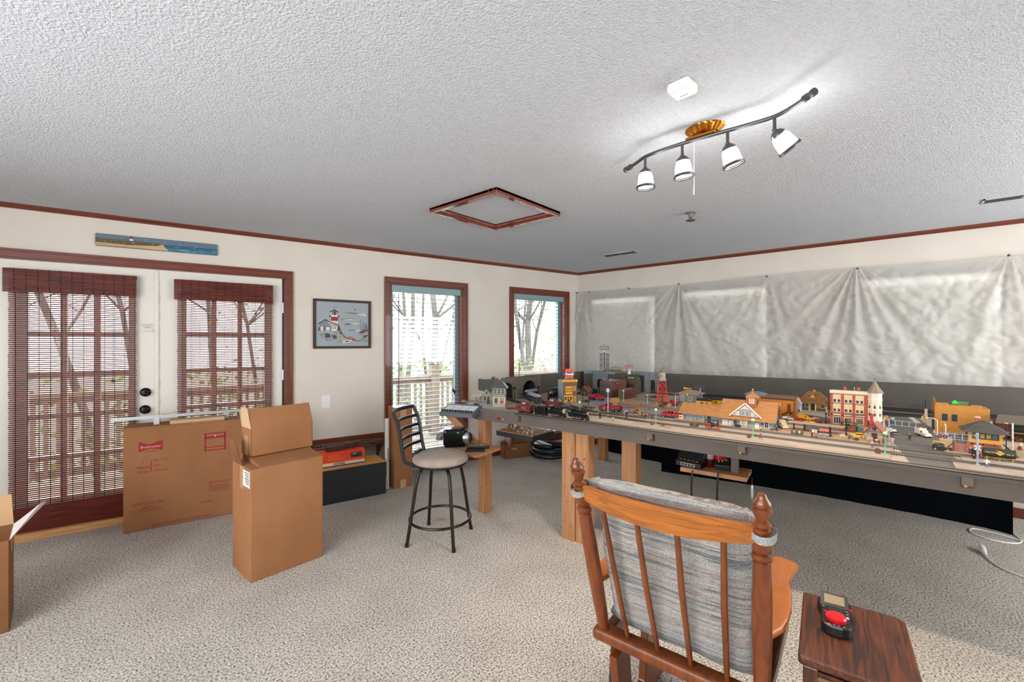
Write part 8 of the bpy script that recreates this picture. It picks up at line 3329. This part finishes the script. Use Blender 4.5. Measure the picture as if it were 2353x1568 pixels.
# green tank car on a cradle
F = (3.0577, -0.3347, -1.5708, 0.1114)
t = mini('tank_car', 'dark green tank with white lettering and a yellow emblem on a wooden cradle', 'tank', (F[0] + .03, F[1] - F[3] / 2), F[2])
h, r = F[3] / 2, .0205
MB().lathe([(0, -h), (r * .7, -h * .99), (r, -h * .93), (r, h * .93), (r * .7, h * .99), (0, h)], (0, 0, .040), 22, M('tank_green', '#2f3320', .5), 'x').build('tank', t)
m = MB()
for x in (-h * .75, 0, h * .75):
    m.box(x - .004, -.014, 0, x + .004, .014, .022, '#8a7440')
m.beam((-h * .75, -.014, .003), (0, -.014, .018), .002, .003, '#8a7440')
m.beam((0, -.014, .018), (h * .75, -.014, .003), .002, .003, '#8a7440')
m.box(-h * .8, -.015, .016, h * .8, .015, .02, '#8a7440')
m.build('cradle', t)
m = MB()
m.prism([(-.016, .042), (0, .031), (.016, .042), (0, .053)], -r - .0012, -r + .004, 'y', '#e0b41c')
m.prism([(-.013, .044), (.013, .038), (.013, .041), (-.013, .047)], -r - .0018, -r, 'y', '#2f6a9a')
m.prism([(-.012, .05), (-.004, .05), (-.006, .056), (-.014, .055)], -r - .0018, -r + .004, 'y', '#c23028')
m.build('emblem', t)
m = MB()
m.text('Fuel Oil', .0062, FRONT(-h * .56, -r - .0004, .043), '#d8d8cc', .0003)
m.text('No. 6', .0062, FRONT(h * .58, -r - .0004, .039), '#d8d8cc', .0003)
m.build('lettering', t)
t = mini('white_mast', 'slim white banded pole behind the dark green tank', 'pole', (3.2227, -0.4519), RZ)
hz = 0.1708
MB().cyl((0, 0, 0), (0, 0, hz), .003, n=10, mat='#d0d0cc').build('pole', t)
m = MB()
for z in (.3, .55, .8): m.torus((0, 0, hz * z), .0032, .0007, 12, 4, '#5a5a5a')
m.build('bands', t)
t = mini('gravel_loader', 'dark red gravel loader with a grey roof at the right edge of the layout', 'building', (3.634, -0.466), RZ)
t.location.x += .12
w, d = .20, .14
m = MB()
m.box(0, 0, .05, .05, d, .105, '#5a1c14')
m.box(.05, d * .5, .0, w, d, .10, '#1a1612')
m.build('walls', t)
m = MB()
m.add([(-.008, -.02, .104), (w, -.02, .104), (w, d, .135), (.02, d, .135), (-.008, -.02, .100), (w, -.02, .100), (w, d, .131), (.02, d, .131)],
      [(0, 1, 2, 3), (7, 6, 5, 4), (0, 4, 5, 1), (1, 5, 6, 2), (2, 6, 7, 3), (3, 7, 4, 0)], '#6a5c4c')
m.build('roof', t)
m = MB()
for x in (0, .05, .11, .17): m.box(x, -.004, 0, x + .006, .002, .104, '#1e1a16')
m.box(0, -.003, .048, w, .001, .053, '#a8702c')
m.box(.05, -.003, .075, w, .001, .079, '#1e1a16')
m.build('frame', t)
m = MB()
for i in range(40): m.cbox(random.uniform(.06, .16), random.uniform(.0, .05), random.uniform(.003, .02), .014, .012, .012, random.choice(['#a8521c', '#8a4418', '#6a3412']))
m.build('ore_pile', t)
sg_ = mini('semaphore', 'tall black signal ladder behind the switch tower', 'signal', (3.3263, -0.4444), RZ)
hz = 0.153
MB().cyl((0, 0, 0), (0, 0, hz), .002, n=8, mat='loco_black').build('mast', sg_)
MB().lathe([(.006, 0), (.006, .004), (0, .005)], (0, 0, hz), 10, '#c9b48a').build('lamp', sg_)
dw = mini('dwarf_signal', 'black twin-head dwarf signal left of the dark green tank', 'signal', (3.0523, -0.304), RZ, 'small black signals')
MB().lathe([(.012, 0), (.012, .005), (.004, .007), (.004, .05)], n=10, mat='loco_black').build('mast', dw)
MB().box(-.008, -.006, .03, .008, .006, .052, 'loco_black').build('signal_head', dw)

# ------------------------------------------------------------------ figures
RAIL = .006
person('grey figure standing between the tracks near the left signals', (2.8099, 1.4898), 'stand', .3, '#9a9690', '#7d7a74', '#8a8680', .040)
person('figure in pale grey standing by the white depot door', (3.141, 0.7978), 'akimbo', .2, '#b5b0a8', '#9a968e', '#8a8680', lift=RAIL)
person('walking figure in a dark suit between the tracks, right of the depot lamp post', (2.8489, 0.5679), 'walk', 1.2, '#4a4c58', '#3a3c48', '#3a3430', lift=RAIL)
person('figure in a dark blue coat at the right corner of the depot', (3.162, 0.5405), 'stand', .4, '#2c3448', '#2a303c', '#c9a46c', lift=RAIL)
person('figure in a red shirt beside the cream bus', (3.3425, 0.5439), 'stand', -.6, '#a8523c', '#8a4434', '#5a3a2a')
person('seated pale green figure on the left platform bench', (3.1286, 0.4429), 'sit', 0, '#8fb0a0', '#6a8a80', '#d0a484', .036, lift=.008)
person('seated cream-coated figure on the right platform bench', (3.1205, 0.4151), 'sit', 0, '#d8c9b0', '#8a7a68', '#c9a888', .036, lift=.008)
person('figure in black standing before the iron fence', (3.1131, 0.3511), 'stand', .3, '#26262a', '#2a2a2e', '#d8c8a0')
person('figure in grey beside the red box by the iron fence', (3.1003, 0.3306), 'stand', -.4, '#8a8680', '#4a4640', '#b0a090')
person('seated figure on the platform in front of the depot', (3.1255, 0.623), 'sit', .5, '#c9a890', '#3a3a40', '#7a5a44', .034, lift=RAIL)
person('tan figure with raised arm on the platform left of the baggage cart', (3.1551, 0.2159), 'point', .2, '#c9b08a', '#b09a74', '#c9b08a')
person('pale figure standing next to the tan figure with the raised arm', (3.1651, 0.2044), 'akimbo', -.5, '#d0bc98', '#c0aa84', '#b89a70')
person('figure in blue work clothes holding the baggage cart', (3.1849, 0.1816), 'stand', .8, '#4a5a78', '#5a4a3a', '#3a3a44')
person('pale grey figure at the left corner of the red-trimmed shed', (3.1615, 0.0931), 'stand', .1, '#a8a49c', '#8a8680', '#8a7a68')
person('figure in a pink shirt by the luggage cart', (3.1592, 0.0798), 'stand', -.3, '#c98a80', '#5a5a68', '#6a4a3a')
person('walking figure in pale jacket and jeans below the red-trimmed shed', (3.0066, 0.0742), 'walk', -.6, '#b0aca8', '#3a4a68', '#c9a888', lift=RAIL)
person('figure in red and black at the right corner of the red-trimmed shed', (3.1887, 0.0301), 'stand', .2, '#9a3434', '#2a2a30', '#3a3030')
person('figure in white beside the pale lattice crossing signal', (3.2222, -0.0083), 'akimbo', .4, '#d8d0c4', '#c9b89c', '#a8825c')
person('police figure in black pointing right in the middle of the road', (3.4, -0.0825), 'point', .1, '#1c1c24', '#16161c', '#d8d4cc', .043, arms='#1c1c24')
person('worker in a yellow hard hat and jeans beside the dark green tank', (2.8811, -0.3274), 'akimbo', 2.6, '#c9ccd4', '#4a7098', '#e0b020', .046)
person('grey figure sitting by the dark window of the pink brick base', (3.2749, -0.4243), 'stand', .4, '#a8a49c', '#3a3a3c', '#8a8680', .036)
person('figure in black holding tools left of the pale tubular crossing signal', (3.1685, -0.302), 'point', .6, '#3a3a3c', '#26262a', '#b89c80')
person('cream figure standing behind the red barrel at the right edge', (3.4983, -0.5194), 'stand', .3, '#d0c4a8', '#8a7a60', '#c9b48c')
barrel('red-brown barrel in front of the cream figure at the right edge', (3.4535, -0.5098), .024, '#8a3018')
person('tan figure by the white flatbed truck at the yellow building', (3.6549, -0.1993), 'stand', .9, '#b09468', '#8a7450', '#8a6a44')
person('dark figure riding beside the small traffic light pole', (3.6204, -0.2672), 'sit', -.8, '#3a2a2c', '#2c2426', '#c9a484', .034, lift=.012)
person('dark figure standing in the doorway of the yellow store', (3.4015, 2.2492), 'stand', .0, '#3a3a2c', '#2c2c26', '#26241e')
person('figure in red trousers beside the tan army truck', (3.3139, 2.0585), 'stand', .5, '#a06a5c', '#7a3430', '#5a4a40')
person('tan figure beside the red stake truck with lumber', (3.1823, 1.7698), 'stand', .2, '#b08a6c', '#a88060', '#8a6a50')
person('dark figure right of the white floodlight pole', (3.148, 1.6768), 'stand', .4, '#26262a', '#26262a', '#2a2826')
person('figure leaning near the freight house, right of the cable reel', (3.8359, 1.3803), 'stand', .9, '#5a5a64', '#3a3a44', '#3a3434')
